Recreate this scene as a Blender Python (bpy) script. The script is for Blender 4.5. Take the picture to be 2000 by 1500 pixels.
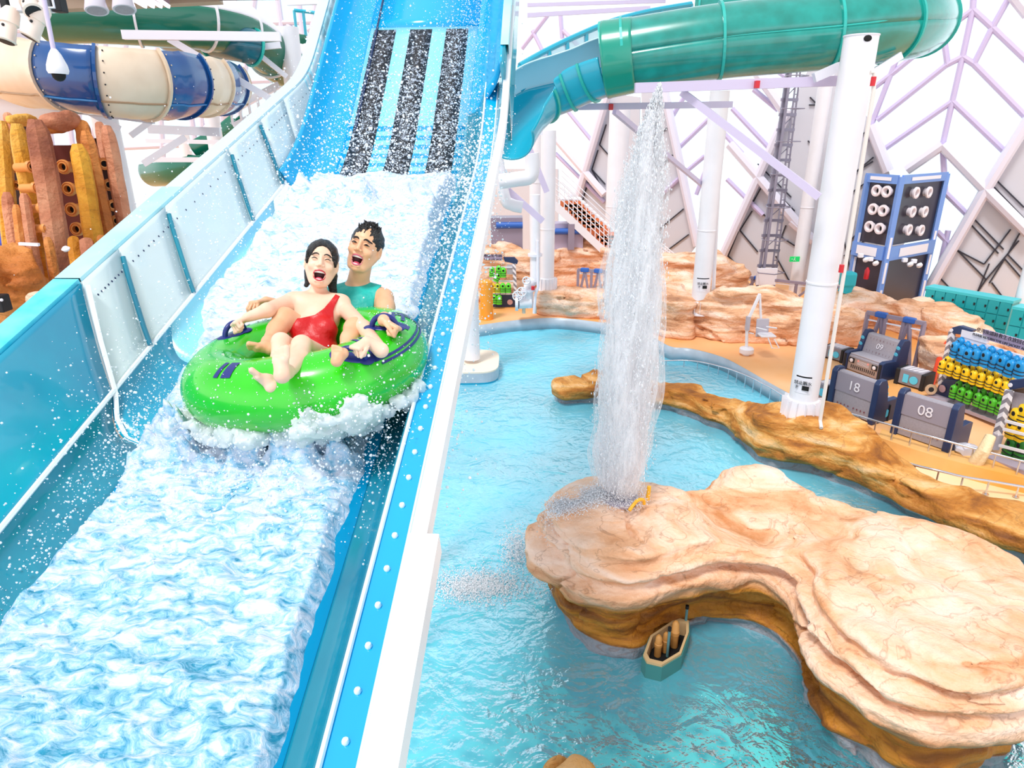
import bpy, bmesh, math, random
import numpy as np
from mathutils import Vector, Matrix, Quaternion, noise as mnoise
random.seed(7); RNG = np.random.default_rng(7)
SC = bpy.context.scene
for o in list(bpy.data.objects): bpy.data.objects.remove(o)
COL = SC.collection
# ------------------------------------------------------------------ camera
FP = 1300.0                                   # focal length in photo pixels (frame 2000 x 1500)
TH = math.radians(20.95); RO = math.radians(-0.47)
CAM = Vector((0, 0, 6.5))
_f = Vector((0, math.cos(TH), -math.sin(TH))); _u0 = Vector((0, math.sin(TH), math.cos(TH))); _r0 = Vector((1, 0, 0))
CR = _r0*math.cos(RO) + _u0*math.sin(RO); CU = _u0*math.cos(RO) - _r0*math.sin(RO); CF = _f
cd = bpy.data.cameras.new('camera'); cd.sensor_width = 36; cd.lens = FP/2000*36; cd.clip_end = 500
cam = bpy.data.objects.new('camera', cd); COL.objects.link(cam)
cam.matrix_world = Matrix((( CR.x, CU.x, -CF.x, CAM.x), (CR.y, CU.y, -CF.y, CAM.y), (CR.z, CU.z, -CF.z, CAM.z), (0, 0, 0, 1)))
SC.camera = cam
# ------------------------------------------------------------------ light
w = bpy.data.worlds.new('daylight'); SC.world = w; w.use_nodes = True
bg = w.node_tree.nodes['Background']; bg.inputs[1].default_value = 1.0        # bright glazed walls all round, dimmer roof above
_n = w.node_tree.nodes; _l = w.node_tree.links; _tc = _n.new('ShaderNodeTexCoord'); _sp = _n.new('ShaderNodeSeparateXYZ'); _r = _n.new('ShaderNodeValToRGB')
_l.new(_tc.outputs['Generated'], _sp.inputs[0]); _l.new(_sp.outputs['Z'], _r.inputs['Fac']); _l.new(_r.outputs['Color'], bg.inputs[0])
_r.color_ramp.elements[0].position = 0.22; _r.color_ramp.elements[0].color = (1.7, 1.68, 1.75, 1)
_r.color_ramp.elements[1].position = 0.55; _r.color_ramp.elements[1].color = (0.80, 0.81, 0.85, 1)
sd = bpy.data.lights.new('sun', 'SUN'); sd.energy = 2.6; sd.angle = math.radians(14); sd.color = (1.0, 0.98, 0.95)
sun = bpy.data.objects.new('sun', sd); COL.objects.link(sun); sun.location = (0, 0, 30)
sun.rotation_euler = Vector((-0.32, -0.42, 1.0)).to_track_quat('Z', 'Y').to_euler()
SC.view_settings.view_transform = 'Standard'; SC.view_settings.look = 'None'
SC.view_settings.exposure = 0.0; SC.view_settings.gamma = 1.0; SC.view_settings.use_curve_mapping = False
SC.cycles.use_denoising = True
SC.cycles.max_bounces = 8; SC.cycles.transparent_max_bounces = 24; SC.cycles.caustics_reflective = False; SC.cycles.caustics_refractive = False
SC.cycles.sample_clamp_indirect = 6

# ------------------------------------------------------------------ picture -> place helpers
def ray(x, y): return CF + CR*((x-1000)/FP) - CU*((y-750)/FP)
def P(x, y, D): return CAM + ray(x, y)*D                      # a point at optical depth D
def G(x, y, z=0.4):                                            # where that sight line meets the level z
    r = ray(x, y); return CAM + r*((z-CAM.z)/r.z)
def V(x, y, Y):                                                # at forward distance Y
    r = ray(x, y); return CAM + r*(Y/r.y)
def PL(x, y, p0, n):                                           # on the plane through p0 with normal n
    r = ray(x, y); return CAM + r*((p0-CAM).dot(n)/r.dot(n))

# ------------------------------------------------------------------ materials
MATS = {}
def srgb(h):
    h = h.lstrip('#'); c = [int(h[i:i+2], 16)/255 for i in (0, 2, 4)]
    return tuple((v/12.92 if v <= 0.04045 else ((v+0.055)/1.055)**2.4) for v in c)
def mat(name, col, rough=0.5, metal=0.0, spec=0.5, noise=0.0, nscale=6.0, bump=0.0, bscale=20.0, coat=0.0, alpha=1.0, trans=0.0, col2=None, emit=0.0):
    m = bpy.data.materials.new(name); m.use_nodes = True; nt = m.node_tree; b = nt.nodes['Principled BSDF']
    c = srgb(col) if isinstance(col, str) else col
    b.inputs['Base Color'].default_value = (*c, 1); b.inputs['Roughness'].default_value = rough
    b.inputs['Metallic'].default_value = metal; b.inputs['Specular IOR Level'].default_value = spec
    b.inputs['Coat Weight'].default_value = coat; b.inputs['Alpha'].default_value = alpha
    b.inputs['Transmission Weight'].default_value = trans
    if emit: b.inputs['Emission Color'].default_value = (*c, 1); b.inputs['Emission Strength'].default_value = emit
    if noise or col2:
        tc = nt.nodes.new('ShaderNodeTexCoord'); n = nt.nodes.new('ShaderNodeTexNoise'); n.inputs['Scale'].default_value = nscale; n.inputs['Detail'].default_value = 6
        r = nt.nodes.new('ShaderNodeValToRGB'); r.color_ramp.elements[0].position = 0.35; r.color_ramp.elements[1].position = 0.68
        c2 = srgb(col2) if col2 else tuple(v*(1-noise) for v in c)
        r.color_ramp.elements[0].color = (*c2, 1); r.color_ramp.elements[1].color = (*c, 1)
        nt.links.new(tc.outputs['Object'], n.inputs['Vector']); nt.links.new(n.outputs['Fac'], r.inputs['Fac']); nt.links.new(r.outputs['Color'], b.inputs['Base Color'])
    if bump:
        tc2 = nt.nodes.new('ShaderNodeTexCoord'); n2 = nt.nodes.new('ShaderNodeTexNoise'); n2.inputs['Scale'].default_value = bscale; n2.inputs['Detail'].default_value = 5
        bp = nt.nodes.new('ShaderNodeBump'); bp.inputs['Strength'].default_value = bump; bp.inputs['Distance'].default_value = 0.05
        nt.links.new(tc2.outputs['Object'], n2.inputs['Vector']); nt.links.new(n2.outputs['Fac'], bp.inputs['Height']); nt.links.new(bp.outputs['Normal'], b.inputs['Normal'])
    MATS[name] = m; return m

# ------------------------------------------------------------------ mesh builder
class MB:
    def __init__(s): s.v = []; s.f = []; s.m = []
    def add(s, vs, fs, mi=0):
        o = len(s.v); s.v += [tuple(v) for v in vs]; s.f += [tuple(i+o for i in f) for f in fs]; s.m += [mi]*len(fs); return s
    def box(s, c, size, rot=None, mi=0, taper=1.0):
        c = Vector(c); hx, hy, hz = [k/2 for k in size]; R = rot or Matrix.Identity(3)
        vs = []
        for z in (-1, 1):
            t = taper if z > 0 else 1.0
            for x, y in ((-1, -1), (1, -1), (1, 1), (-1, 1)): vs.append(c + R @ Vector((x*hx*t, y*hy*t, z*hz)))
        return s.add(vs, [(3, 2, 1, 0), (4, 5, 6, 7), (0, 1, 5, 4), (1, 2, 6, 5), (2, 3, 7, 6), (3, 0, 4, 7)], mi)
    def tube(s, pts, r, n=12, mi=0, cap=True, closed=False):
        pts = [Vector(p) for p in pts]; N = len(pts); rs = r if isinstance(r, (list, tuple)) else [r]*N
        vs = []; fs = []; prev = None
        for i, p in enumerate(pts):
            if closed: t = (pts[(i+1) % N]-pts[i-1])
            else: t = pts[min(i+1, N-1)]-pts[max(i-1, 0)]
            t.normalize()
            if prev is None:
                a = Vector((0, 0, 1)) if abs(t.z) < 0.9 else Vector((1, 0, 0)); x = t.cross(a).normalized()
            else:
                x = (prev - t*prev.dot(t)).normalized()
            prev = x; y = t.cross(x)
            for k in range(n):
                a = 2*math.pi*k/n; vs.append(p + (x*math.cos(a)+y*math.sin(a))*rs[i])
        for i in range(N if closed else N-1):
            j = (i+1) % N
            for k in range(n):
                k2 = (k+1) % n; fs.append((i*n+k, i*n+k2, j*n+k2, j*n+k))
        if cap and not closed: fs.append(tuple(reversed(range(n)))); fs.append(tuple(range((N-1)*n, N*n)))
        return s.add(vs, fs, mi)
    def beam(s, a, b, w, h=None, mi=0, up=None):
        a = Vector(a); b = Vector(b); h = h or w; t = (b-a); L = t.length; t.normalize()
        u = Vector(up) if up else (Vector((0, 0, 1)) if abs(t.z) < 0.95 else Vector((0, 1, 0)))
        x = t.cross(u).normalized(); y = x.cross(t).normalized()
        R = Matrix((x, t, y)).transposed(); return s.box((a+b)/2, (w, L, h), R, mi)
    def lathe(s, prof, c=(0, 0, 0), axis=(0, 0, 1), n=24, mi=0, cap=True):
        ax = Vector(axis).normalized(); a = Vector((0, 0, 1)) if abs(ax.z) < 0.9 else Vector((1, 0, 0)); x = ax.cross(a).normalized(); y = ax.cross(x); c = Vector(c)
        vs = []; fs = []
        for r, z in prof:
            for k in range(n):
                t = 2*math.pi*k/n; vs.append(c+ax*z+(x*math.cos(t)+y*math.sin(t))*r)
        for i in range(len(prof)-1):
            for k in range(n): fs.append((i*n+k, i*n+(k+1) % n, (i+1)*n+(k+1) % n, (i+1)*n+k))
        if cap: fs.append(tuple(range(n))[::-1]); fs.append(tuple(range((len(prof)-1)*n, len(prof)*n)))
        return s.add(vs, fs, mi)
    def ball(s, c, r, n=12, R=None, mi=0):
        c = Vector(c); r3 = r if isinstance(r, (list, tuple)) else (r, r, r); R = R or Matrix.Identity(3); vs = []; fs = []; m = max(4, n//2)
        for i in range(m+1):
            ph = math.pi*i/m
            for k in range(n):
                th = 2*math.pi*k/n; vs.append(c + R @ Vector((r3[0]*math.sin(ph)*math.cos(th), r3[1]*math.sin(ph)*math.sin(th), r3[2]*math.cos(ph))))
        for i in range(m):
            for k in range(n): fs.append((i*n+k, (i+1)*n+k, (i+1)*n+(k+1) % n, i*n+(k+1) % n))
        return s.add(vs, fs, mi)
    def grid(s, rows, mi=0, close_u=False, close_v=False):
        nu = len(rows); nv = len(rows[0]); vs = [p for r in rows for p in r]; fs = []
        for i in range(nu if close_u else nu-1):
            for j in range(nv if close_v else nv-1):
                fs.append((i*nv+j, ((i+1) % nu)*nv+j, ((i+1) % nu)*nv+(j+1) % nv, i*nv+(j+1) % nv))
        return s.add(vs, fs, mi)
    def prism(s, poly, h, mi=0):                                   # poly: list of Vector, h: Vector
        poly = [Vector(p) for p in poly]; h = Vector(h); n = len(poly); vs = poly+[p+h for p in poly]
        fs = [tuple(range(n))[::-1], tuple(range(n, 2*n))]+[(i, (i+1) % n, n+(i+1) % n, n+i) for i in range(n)]
        return s.add(vs, fs, mi)
    def build(s, name, m, parent=None, smooth=False, bevel=0, thick=0, kind=None):
        me = bpy.data.meshes.new(name); me.from_pydata(s.v, [], s.f)
        for mm in (m if isinstance(m, (list, tuple)) else [m]): me.materials.append(mm)
        if any(s.m): me.polygons.foreach_set('material_index', s.m)
        bm = bmesh.new(); bm.from_mesh(me); bmesh.ops.recalc_face_normals(bm, faces=bm.faces)
        bm.to_mesh(me); bm.free()
        if smooth:
            me.polygons.foreach_set('use_smooth', [True]*len(me.polygons))
            try: me.set_sharp_from_angle(angle=math.radians(42))
            except Exception: pass
        o = bpy.data.objects.new(name, me); COL.objects.link(o)
        if thick: md = o.modifiers.new('t', 'SOLIDIFY'); md.thickness = thick; md.offset = 0
        if bevel: md = o.modifiers.new('b', 'BEVEL'); md.width = bevel; md.segments = 2; md.limit_method = 'ANGLE'; md.angle_limit = math.radians(40)
        if parent is not None:
            o.parent = parent; o.matrix_parent_inverse = parent.matrix_basis.inverted()
        if kind: o['kind'] = kind
        return o
def npmesh(name, verts, faces, m, parent=None, smooth=True):
    verts = np.asarray(verts, dtype=np.float32); faces = np.asarray(faces, dtype=np.int32); k = faces.shape[1]
    me = bpy.data.meshes.new(name); me.vertices.add(len(verts)); me.vertices.foreach_set('co', verts.ravel())
    me.loops.add(faces.size); me.loops.foreach_set('vertex_index', faces.ravel())
    me.polygons.add(len(faces)); me.polygons.foreach_set('loop_start', np.arange(0, faces.size, k, dtype=np.int32)); me.polygons.foreach_set('loop_total', np.full(len(faces), k, dtype=np.int32))
    me.update(calc_edges=True); me.validate()
    me.polygons.foreach_set('use_smooth', [smooth]*len(me.polygons))
    for mm in (m if isinstance(m, (list, tuple)) else [m]): me.materials.append(mm)
    o = bpy.data.objects.new(name, me); COL.objects.link(o)
    if parent is not None: o.parent = parent; o.matrix_parent_inverse = parent.matrix_basis.inverted()
    return o
def empty(name, loc=(0, 0, 0), rz=0.0):
    o = bpy.data.objects.new(name, None); COL.objects.link(o); o.empty_display_size = 0.1
    o.matrix_basis = Matrix.Translation(Vector(loc)) @ Matrix.Rotation(rz, 4, 'Z')
    return o
def tag(o, label=None, cat=None, group=None, kind=None):
    if label: o['label'] = label
    if cat: o['category'] = cat
    if group: o['group'] = group
    if kind: o['kind'] = kind
    return o
def copy_tree(o, parent=None):
    c = o.copy(); COL.objects.link(c); c.parent = parent
    for ch in list(o.children): copy_tree(ch, c)
    return c
def text(name, s, size, M4, m, parent=None, ext=0.004, align='CENTER'):
    cu = bpy.data.curves.new(name, 'FONT'); cu.body = s; cu.size = size; cu.extrude = ext; cu.align_x = align; cu.align_y = 'CENTER'
    tmp = bpy.data.objects.new('tmp', cu); COL.objects.link(tmp); dg = bpy.context.evaluated_depsgraph_get()
    me = bpy.data.meshes.new_from_object(tmp.evaluated_get(dg)); bpy.data.objects.remove(tmp); bpy.data.curves.remove(cu)
    me.name = name; me.materials.clear(); me.materials.append(m); me.transform(M4)
    o = bpy.data.objects.new(name, me); COL.objects.link(o)
    if parent is not None: o.parent = parent; o.matrix_parent_inverse = parent.matrix_basis.inverted()
    return o
def frame4(o, x, y):                                              # matrix with local x, y axes (y = text up), z out
    x = Vector(x).normalized(); z = x.cross(Vector(y)).normalized(); y = z.cross(x); o = Vector(o)
    return Matrix(((x.x, y.x, z.x, o.x), (x.y, y.y, z.y, o.y), (x.z, y.z, z.z, o.z), (0, 0, 0, 1)))
def spline(pts, n=8):                                             # Catmull-Rom through points
    pts = [Vector(p) for p in pts]; out = []
    for i in range(len(pts)-1):
        p0 = pts[max(i-1, 0)]; p1 = pts[i]; p2 = pts[i+1]; p3 = pts[min(i+2, len(pts)-1)]
        for k in range(n):
            t = k/n; out.append(0.5*((2*p1)+(p2-p0)*t+(2*p0-5*p1+4*p2-p3)*t*t+(3*p1-p0-3*p2+p3)*t**3))
    out.append(pts[-1]); return out

# ------------------------------------------------------------------ implicit shapes -> one continuous surface
def smin(a, b, k):
    if k <= 0: return np.minimum(a, b)
    h = np.clip(0.5+0.5*(b-a)/k, 0, 1); return b*(1-h)+a*h-k*h*(1-h)
def vnoise(X, Y, Z, seed=0):                                      # value noise, vectorised
    xi = np.floor(X).astype(np.int64); yi = np.floor(Y).astype(np.int64); zi = np.floor(Z).astype(np.int64)
    fx = X-xi; fy = Y-yi; fz = Z-zi; fx = fx*fx*(3-2*fx); fy = fy*fy*(3-2*fy); fz = fz*fz*(3-2*fz)
    def h(a, b, c):
        n = (a*374761393+b*668265263+c*2147483647+seed*1274126177) & 0xffffffff
        n = ((n ^ (n >> 13))*1274126177) & 0xffffffff; n = n ^ (n >> 16); return (n & 0xffff)/65535.0
    r = 0
    for dx in (0, 1):
        for dy in (0, 1):
            for dz in (0, 1):
                r = r+h(xi+dx, yi+dy, zi+dz)*(fx if dx else 1-fx)*(fy if dy else 1-fy)*(fz if dz else 1-fz)
    return r*2-1
def fbm(X, Y, Z, o=4, seed=0):
    r = 0; a = 0.5
    for i in range(o): r = r+a*vnoise(X*2**i, Y*2**i, Z*2**i, seed+i); a *= 0.5
    return r
class Field:
    def __init__(s, lo, hi, vox):
        s.lo = np.array(lo, float); s.vox = vox; s.n = np.ceil((np.array(hi)-s.lo)/vox).astype(int)+1
        s.g = np.full(tuple(s.n), 9.0, dtype=np.float32)
    def sub(s, lo, hi):
        a = np.maximum(0, np.floor((np.array(lo)-s.lo)/s.vox).astype(int)); b = np.minimum(s.n, np.ceil((np.array(hi)-s.lo)/s.vox).astype(int)+1)
        if np.any(b <= a): return None
        sl = tuple(slice(a[i], b[i]) for i in range(3))
        X, Y, Z = np.meshgrid(*[s.lo[i]+np.arange(a[i], b[i])*s.vox for i in range(3)], indexing='ij', sparse=True)
        return sl, X, Y, Z
    def cap(s, a, b, ra, rb=None, k=0.02, mode='u', pad=None):
        rb = ra if rb is None else rb; a = np.array(a, float); b = np.array(b, float); m = max(ra, rb)+k+3*s.vox+(pad or 0.03)
        q = s.sub(np.minimum(a, b)-m, np.maximum(a, b)+m)
        if q is None: return s
        sl, X, Y, Z = q; d = b-a; L2 = max(d@d, 1e-9)
        t = np.clip(((X-a[0])*d[0]+(Y-a[1])*d[1]+(Z-a[2])*d[2])/L2, 0, 1)
        D = np.sqrt((X-a[0]-t*d[0])**2+(Y-a[1]-t*d[1])**2+(Z-a[2]-t*d[2])**2)-(ra+(rb-ra)*t)
        return s._ap(sl, D, k, mode)
    def ell(s, c, r, R=None, k=0.02, mode='u'):
        c = np.array(c, float); r = np.array(r, float); m = max(r)+k+3*s.vox+0.03; q = s.sub(c-m, c+m)
        if q is None: return s
        sl, X, Y, Z = q; X = X-c[0]; Y = Y-c[1]; Z = Z-c[2]
        if R is not None:
            R = np.array(R); x = X*R[0, 0]+Y*R[1, 0]+Z*R[2, 0]; y = X*R[0, 1]+Y*R[1, 1]+Z*R[2, 1]; z = X*R[0, 2]+Y*R[1, 2]+Z*R[2, 2]
        else: x, y, z = X, Y, Z
        k0 = np.sqrt((x/r[0])**2+(y/r[1])**2+(z/r[2])**2)+1e-9; k1 = np.sqrt((x/r[0]**2)**2+(y/r[1]**2)**2+(z/r[2]**2)**2)+1e-9
        return s._ap(sl, k0*(k0-1)/k1, k, mode)
    def _ap(s, sl, D, k, mode):
        g = s.g[sl]
        if mode == 'u': s.g[sl] = smin(g, D, k)
        elif mode == 's': s.g[sl] = -smin(-g, D, k)
        elif mode == 'i': s.g[sl] = -smin(-g, -D, k)
        return s
    def mesh(s):
        g = s.g; ins = g < 0; n = g.shape
        c = np.zeros((n[0]-1, n[1]-1, n[2]-1), np.int8)
        for dx in (0, 1):
            for dy in (0, 1):
                for dz in (0, 1): c += ins[dx:n[0]-1+dx, dy:n[1]-1+dy, dz:n[2]-1+dz]
        act = (c > 0) & (c < 8); idx = np.argwhere(act); vid = np.full(act.shape, -1, np.int32); vid[act] = np.arange(len(idx))
        acc = np.zeros((len(idx), 3)); cnt = np.zeros(len(idx)); co = [(dx, dy, dz) for dx in (0, 1) for dy in (0, 1) for dz in (0, 1)]
        for ax in range(3):
            for o in co:
                if o[ax]: continue
                o2 = list(o); o2[ax] = 1
                a = g[idx[:, 0]+o[0], idx[:, 1]+o[1], idx[:, 2]+o[2]]; b = g[idx[:, 0]+o2[0], idx[:, 1]+o2[1], idx[:, 2]+o2[2]]
                m = (a < 0) != (b < 0); t = np.where(m, a/(a-b+1e-12), 0)
                p = np.array(o, float)[None, :].repeat(len(idx), 0); p[:, ax] += t
                acc += p*m[:, None]; cnt += m
        V_ = s.lo+(idx+acc/np.maximum(cnt, 1)[:, None])*s.vox
        F_ = []
        for ax in range(3):
            u, v = [(1, 2), (2, 0), (0, 1)][ax]
            sa = [slice(None)]*3; sb = [slice(None)]*3; sa[ax] = slice(0, -1); sb[ax] = slice(1, None)
            A = ins[tuple(sa)]; B = ins[tuple(sb)]; e = np.argwhere(A != B)
            e = e[(e[:, u] > 0) & (e[:, v] > 0) & (e[:, u] < n[u]-1) & (e[:, v] < n[v]-1)]
            q = []
            for du, dv in ((-1, -1), (0, -1), (0, 0), (-1, 0)):
                k = e.copy(); k[:, u] += du; k[:, v] += dv; q.append(vid[k[:, 0], k[:, 1], k[:, 2]])
            q = np.stack(q, 1); fl = ~A[e[:, 0], e[:, 1], e[:, 2]]; q[fl] = q[fl][:, ::-1]; F_.append(q)
        F_ = np.concatenate(F_); F_ = F_[(F_ >= 0).all(1)]
        return V_, F_
# ------------------------------------------------------------------ shared materials
def rock_mat(name, cols, scale=1.6, bands=True, zsplit=None, low=None, bumps=0.85, veins=0.38):
    m = bpy.data.materials.new(name); m.use_nodes = True; nt = m.node_tree; L = nt.links; b = nt.nodes['Principled BSDF']; b.inputs['Roughness'].default_value = 0.62; b.inputs['Specular IOR Level'].default_value = 0.35
    tc = nt.nodes.new('ShaderNodeTexCoord'); mp = nt.nodes.new('ShaderNodeMapping'); mp.inputs['Scale'].default_value = (0.55, 0.55, 3.2 if bands else 0.8); L.new(tc.outputs['Object'], mp.inputs['Vector'])
    n = nt.nodes.new('ShaderNodeTexNoise'); n.inputs['Scale'].default_value = scale; n.inputs['Detail'].default_value = 7; n.inputs['Roughness'].default_value = 0.6; n.inputs['Distortion'].default_value = 0.5; L.new(mp.outputs['Vector'], n.inputs['Vector'])
    r = nt.nodes.new('ShaderNodeValToRGB'); els = r.color_ramp.elements
    pos = [0.30, 0.44, 0.55, 0.70][:len(cols)]
    while len(els) < len(cols): els.new(0.5)
    for e, p_, c in zip(els, pos, cols): e.position = p_; e.color = (*srgb(c), 1)
    L.new(n.outputs['Fac'], r.inputs['Fac']); out = r.outputs['Color']
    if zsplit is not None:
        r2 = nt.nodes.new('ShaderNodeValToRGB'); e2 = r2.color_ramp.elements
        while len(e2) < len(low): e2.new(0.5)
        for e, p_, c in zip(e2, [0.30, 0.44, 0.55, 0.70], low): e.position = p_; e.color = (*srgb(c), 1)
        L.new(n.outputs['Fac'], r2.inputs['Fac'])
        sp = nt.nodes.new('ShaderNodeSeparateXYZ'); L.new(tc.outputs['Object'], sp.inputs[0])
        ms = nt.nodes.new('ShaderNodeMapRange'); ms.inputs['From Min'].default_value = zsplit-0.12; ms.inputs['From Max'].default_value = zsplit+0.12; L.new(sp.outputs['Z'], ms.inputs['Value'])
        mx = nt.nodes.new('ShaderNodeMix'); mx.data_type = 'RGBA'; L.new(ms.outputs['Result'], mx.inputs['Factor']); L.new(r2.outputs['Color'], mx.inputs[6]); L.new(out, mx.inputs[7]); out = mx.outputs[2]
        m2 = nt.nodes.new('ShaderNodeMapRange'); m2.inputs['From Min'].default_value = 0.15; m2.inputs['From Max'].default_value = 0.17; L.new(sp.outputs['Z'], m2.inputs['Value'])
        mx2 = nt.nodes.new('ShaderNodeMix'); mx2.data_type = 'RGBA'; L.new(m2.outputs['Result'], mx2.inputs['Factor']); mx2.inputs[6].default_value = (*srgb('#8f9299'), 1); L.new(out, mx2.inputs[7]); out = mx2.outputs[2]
    if veins:                                                          # brown weathered veins following the bedding
        mv = nt.nodes.new('ShaderNodeMapping'); mv.inputs['Scale'].default_value = (0.8, 0.8, 2.6); L.new(tc.outputs['Object'], mv.inputs['Vector'])
        nv = nt.nodes.new('ShaderNodeTexNoise'); nv.inputs['Scale'].default_value = 1.9; nv.inputs['Detail'].default_value = 5; nv.inputs['Distortion'].default_value = 0.8; L.new(mv.outputs['Vector'], nv.inputs['Vector'])
        rv = nt.nodes.new('ShaderNodeValToRGB'); ev = rv.color_ramp.elements; ev[0].position = 0.485; ev[0].color = (0, 0, 0, 1); ev[1].position = 0.515; ev[1].color = (0, 0, 0, 1); em = ev.new(0.5); em.color = (veins, veins, veins, 1)
        L.new(nv.outputs['Fac'], rv.inputs['Fac']); mxv = nt.nodes.new('ShaderNodeMix'); mxv.data_type = 'RGBA'; L.new(rv.outputs['Color'], mxv.inputs['Factor']); L.new(out, mxv.inputs[6]); mxv.inputs[7].default_value = (*srgb('#7a4420'), 1); out = mxv.outputs[2]
    L.new(out, b.inputs['Base Color'])
    n3 = nt.nodes.new('ShaderNodeTexNoise'); n3.inputs['Scale'].default_value = 14; n3.inputs['Detail'].default_value = 8; L.new(tc.outputs['Object'], n3.inputs['Vector'])
    bp = nt.nodes.new('ShaderNodeBump'); bp.inputs['Strength'].default_value = bumps; bp.inputs['Distance'].default_value = 0.04; L.new(n3.outputs['Fac'], bp.inputs['Height']); L.new(bp.outputs['Normal'], b.inputs['Normal'])
    return m
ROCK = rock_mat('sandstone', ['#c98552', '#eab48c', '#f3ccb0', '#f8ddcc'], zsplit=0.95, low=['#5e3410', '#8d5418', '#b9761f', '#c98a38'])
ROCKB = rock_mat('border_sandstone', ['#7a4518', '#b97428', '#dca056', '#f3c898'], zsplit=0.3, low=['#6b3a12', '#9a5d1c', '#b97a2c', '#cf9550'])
ROCKF = rock_mat('far_sandstone', ['#a86f4c', '#dfa880', '#f0c8ac', '#f8dcca'])
ROCKP = rock_mat('painted_pillar_rock', ['#6f3019', '#a5552c', '#c47a45', '#d89a5c'], scale=0.9, bands=False)
ROCKY = rock_mat('painted_ochre_rock', ['#7d430a', '#c27a10', '#e0a030', '#eab85a'], scale=0.9, bands=False)
WHITE = mat('white_paint', '#eceaf0', 0.35, spec=0.5, noise=0.05, nscale=1.5)
STEELW = mat('white_steel', '#e6e4ee', 0.4)
LILAC = mat('lilac_steel', '#cfc3de', 0.4)
CHROME = mat('brushed_steel', '#d8d6de', 0.22, metal=0.9)
NAVY = mat('navy_plastic', '#22345c', 0.4)
GREYP = mat('bench_grey', '#a49da6', 0.55, noise=0.12, nscale=30)
GREYL = mat('bench_seat_grey', '#b5afb9', 0.5)
DARK = mat('dark_rubber', '#15161c', 0.6)
BLACK = mat('black_opening', '#060607', 0.8)
RED = mat('red_paint', '#cf1f2c', 0.4)
CYANP = mat('cyan_print', '#58c8ea', 0.5)
WPRINT = mat('white_print', '#e9e6ee', 0.5)
BLUECAP = mat('blue_bracket', '#2a5fb4', 0.4)
ORANGE = mat('orange_floor', '#f6c294', 0.42, col2='#efa658', nscale=0.35)
LEDGE = mat('ledge_orange', '#f3bd78', 0.45, col2='#e9a64c', nscale=0.8)
RAMP = mat('ramp_peach', '#fadfba', 0.45, col2='#f6cf9c', nscale=0.8)
KERB = mat('grey_pool_tile', '#b9c6d4', 0.35, noise=0.18, nscale=2.5)
# ------------------------------------------------------------------ deck, pool and water
from mathutils.geometry import tessellate_polygon
WL = -0.02
pool_px = [(936, 635), (1000, 626), (1065, 621), (1110, 622), (1176, 630), (1225, 638), (1262, 651), (1290, 667), (1314, 678), (1350, 681), (1410, 697), (1455, 720), (1500, 746), (1545, 770), (1592, 787), (1649, 816), (1719, 854), (1846, 895), (2000, 932)]
pool = [G(x, y, 0.4) for x, y in pool_px]
pool = spline(pool, 4)
pool = [Vector((-9, 15.5, .4)), Vector((-6, 18.7, .4)), Vector((-3.5, 20.6, .4))] + pool + [Vector((12, 8.5, .4)), Vector((16, 5.5, .4)), Vector((16, -3, .4)), Vector((-9, -3, .4))]
outer = [Vector((-45, -6, .4)), Vector((40, -6, .4)), Vector((40, 8.0, .4)), Vector((-8, 41, .4)), Vector((-10, 44, .4)), Vector((-45, 44, .4))]
tri = tessellate_polygon([outer, pool]); allv = outer+pool
mb = MB(); mb.add(allv, [tuple(t) for t in tri]); fl = mb.build('floor', ORANGE); fl['kind'] = 'structure'; fl['label'] = 'orange resin deck around the pool'
n = len(pool); mb = MB().grid([[Vector((a.x, a.y, .4)), Vector((a.x, a.y, -.05))] for a in pool], close_u=True)
o = mb.build('trim_1', KERB, smooth=True, thick=0.02); o['kind'] = 'structure'; o['label'] = 'grey tiled kerb of the pool'
BASINW = mat('basin_wall_blue', '#109fc6', 0.3, noise=0.15, nscale=3)
mb = MB()
for i in range(n):
    a = pool[i]; b = pool[(i+1) % n]
    mb.add([(a.x, a.y, -.05), (b.x, b.y, -.05), (b.x, b.y, -1.1), (a.x, a.y, -1.1)], [(0, 1, 2, 3)])
o = mb.build('wall_basin', BASINW, thick=0.02); o['kind'] = 'structure'
# basin floor: water caustics painted into the colour as mottled cells
m = bpy.data.materials.new('painted_caustics'); m.use_nodes = True; nt = m.node_tree; L = nt.links; b = nt.nodes['Principled BSDF']; b.inputs['Roughness'].default_value = 0.5
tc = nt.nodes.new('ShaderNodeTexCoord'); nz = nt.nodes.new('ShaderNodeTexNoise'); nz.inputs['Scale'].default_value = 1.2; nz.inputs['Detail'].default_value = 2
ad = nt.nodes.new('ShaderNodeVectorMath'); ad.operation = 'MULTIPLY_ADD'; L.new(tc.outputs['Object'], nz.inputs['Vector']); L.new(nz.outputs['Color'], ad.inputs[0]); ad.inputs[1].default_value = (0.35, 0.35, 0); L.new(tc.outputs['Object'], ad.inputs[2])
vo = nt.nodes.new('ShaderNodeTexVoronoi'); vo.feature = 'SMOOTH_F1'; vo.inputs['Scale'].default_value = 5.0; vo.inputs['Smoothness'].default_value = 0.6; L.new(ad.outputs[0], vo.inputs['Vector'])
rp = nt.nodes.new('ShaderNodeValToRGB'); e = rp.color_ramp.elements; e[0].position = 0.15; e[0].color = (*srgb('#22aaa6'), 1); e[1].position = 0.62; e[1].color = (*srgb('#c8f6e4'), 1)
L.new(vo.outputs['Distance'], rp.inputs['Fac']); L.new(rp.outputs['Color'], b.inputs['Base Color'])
tri = tessellate_polygon([pool])
mb = MB(); mb.add([(p.x, p.y, -1.1) for p in pool], [tuple(t) for t in tri]); o = mb.build('floor_basin', m); o['kind'] = 'structure'; o['label'] = 'turquoise floor of the pool with painted caustic mottling'
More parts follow.
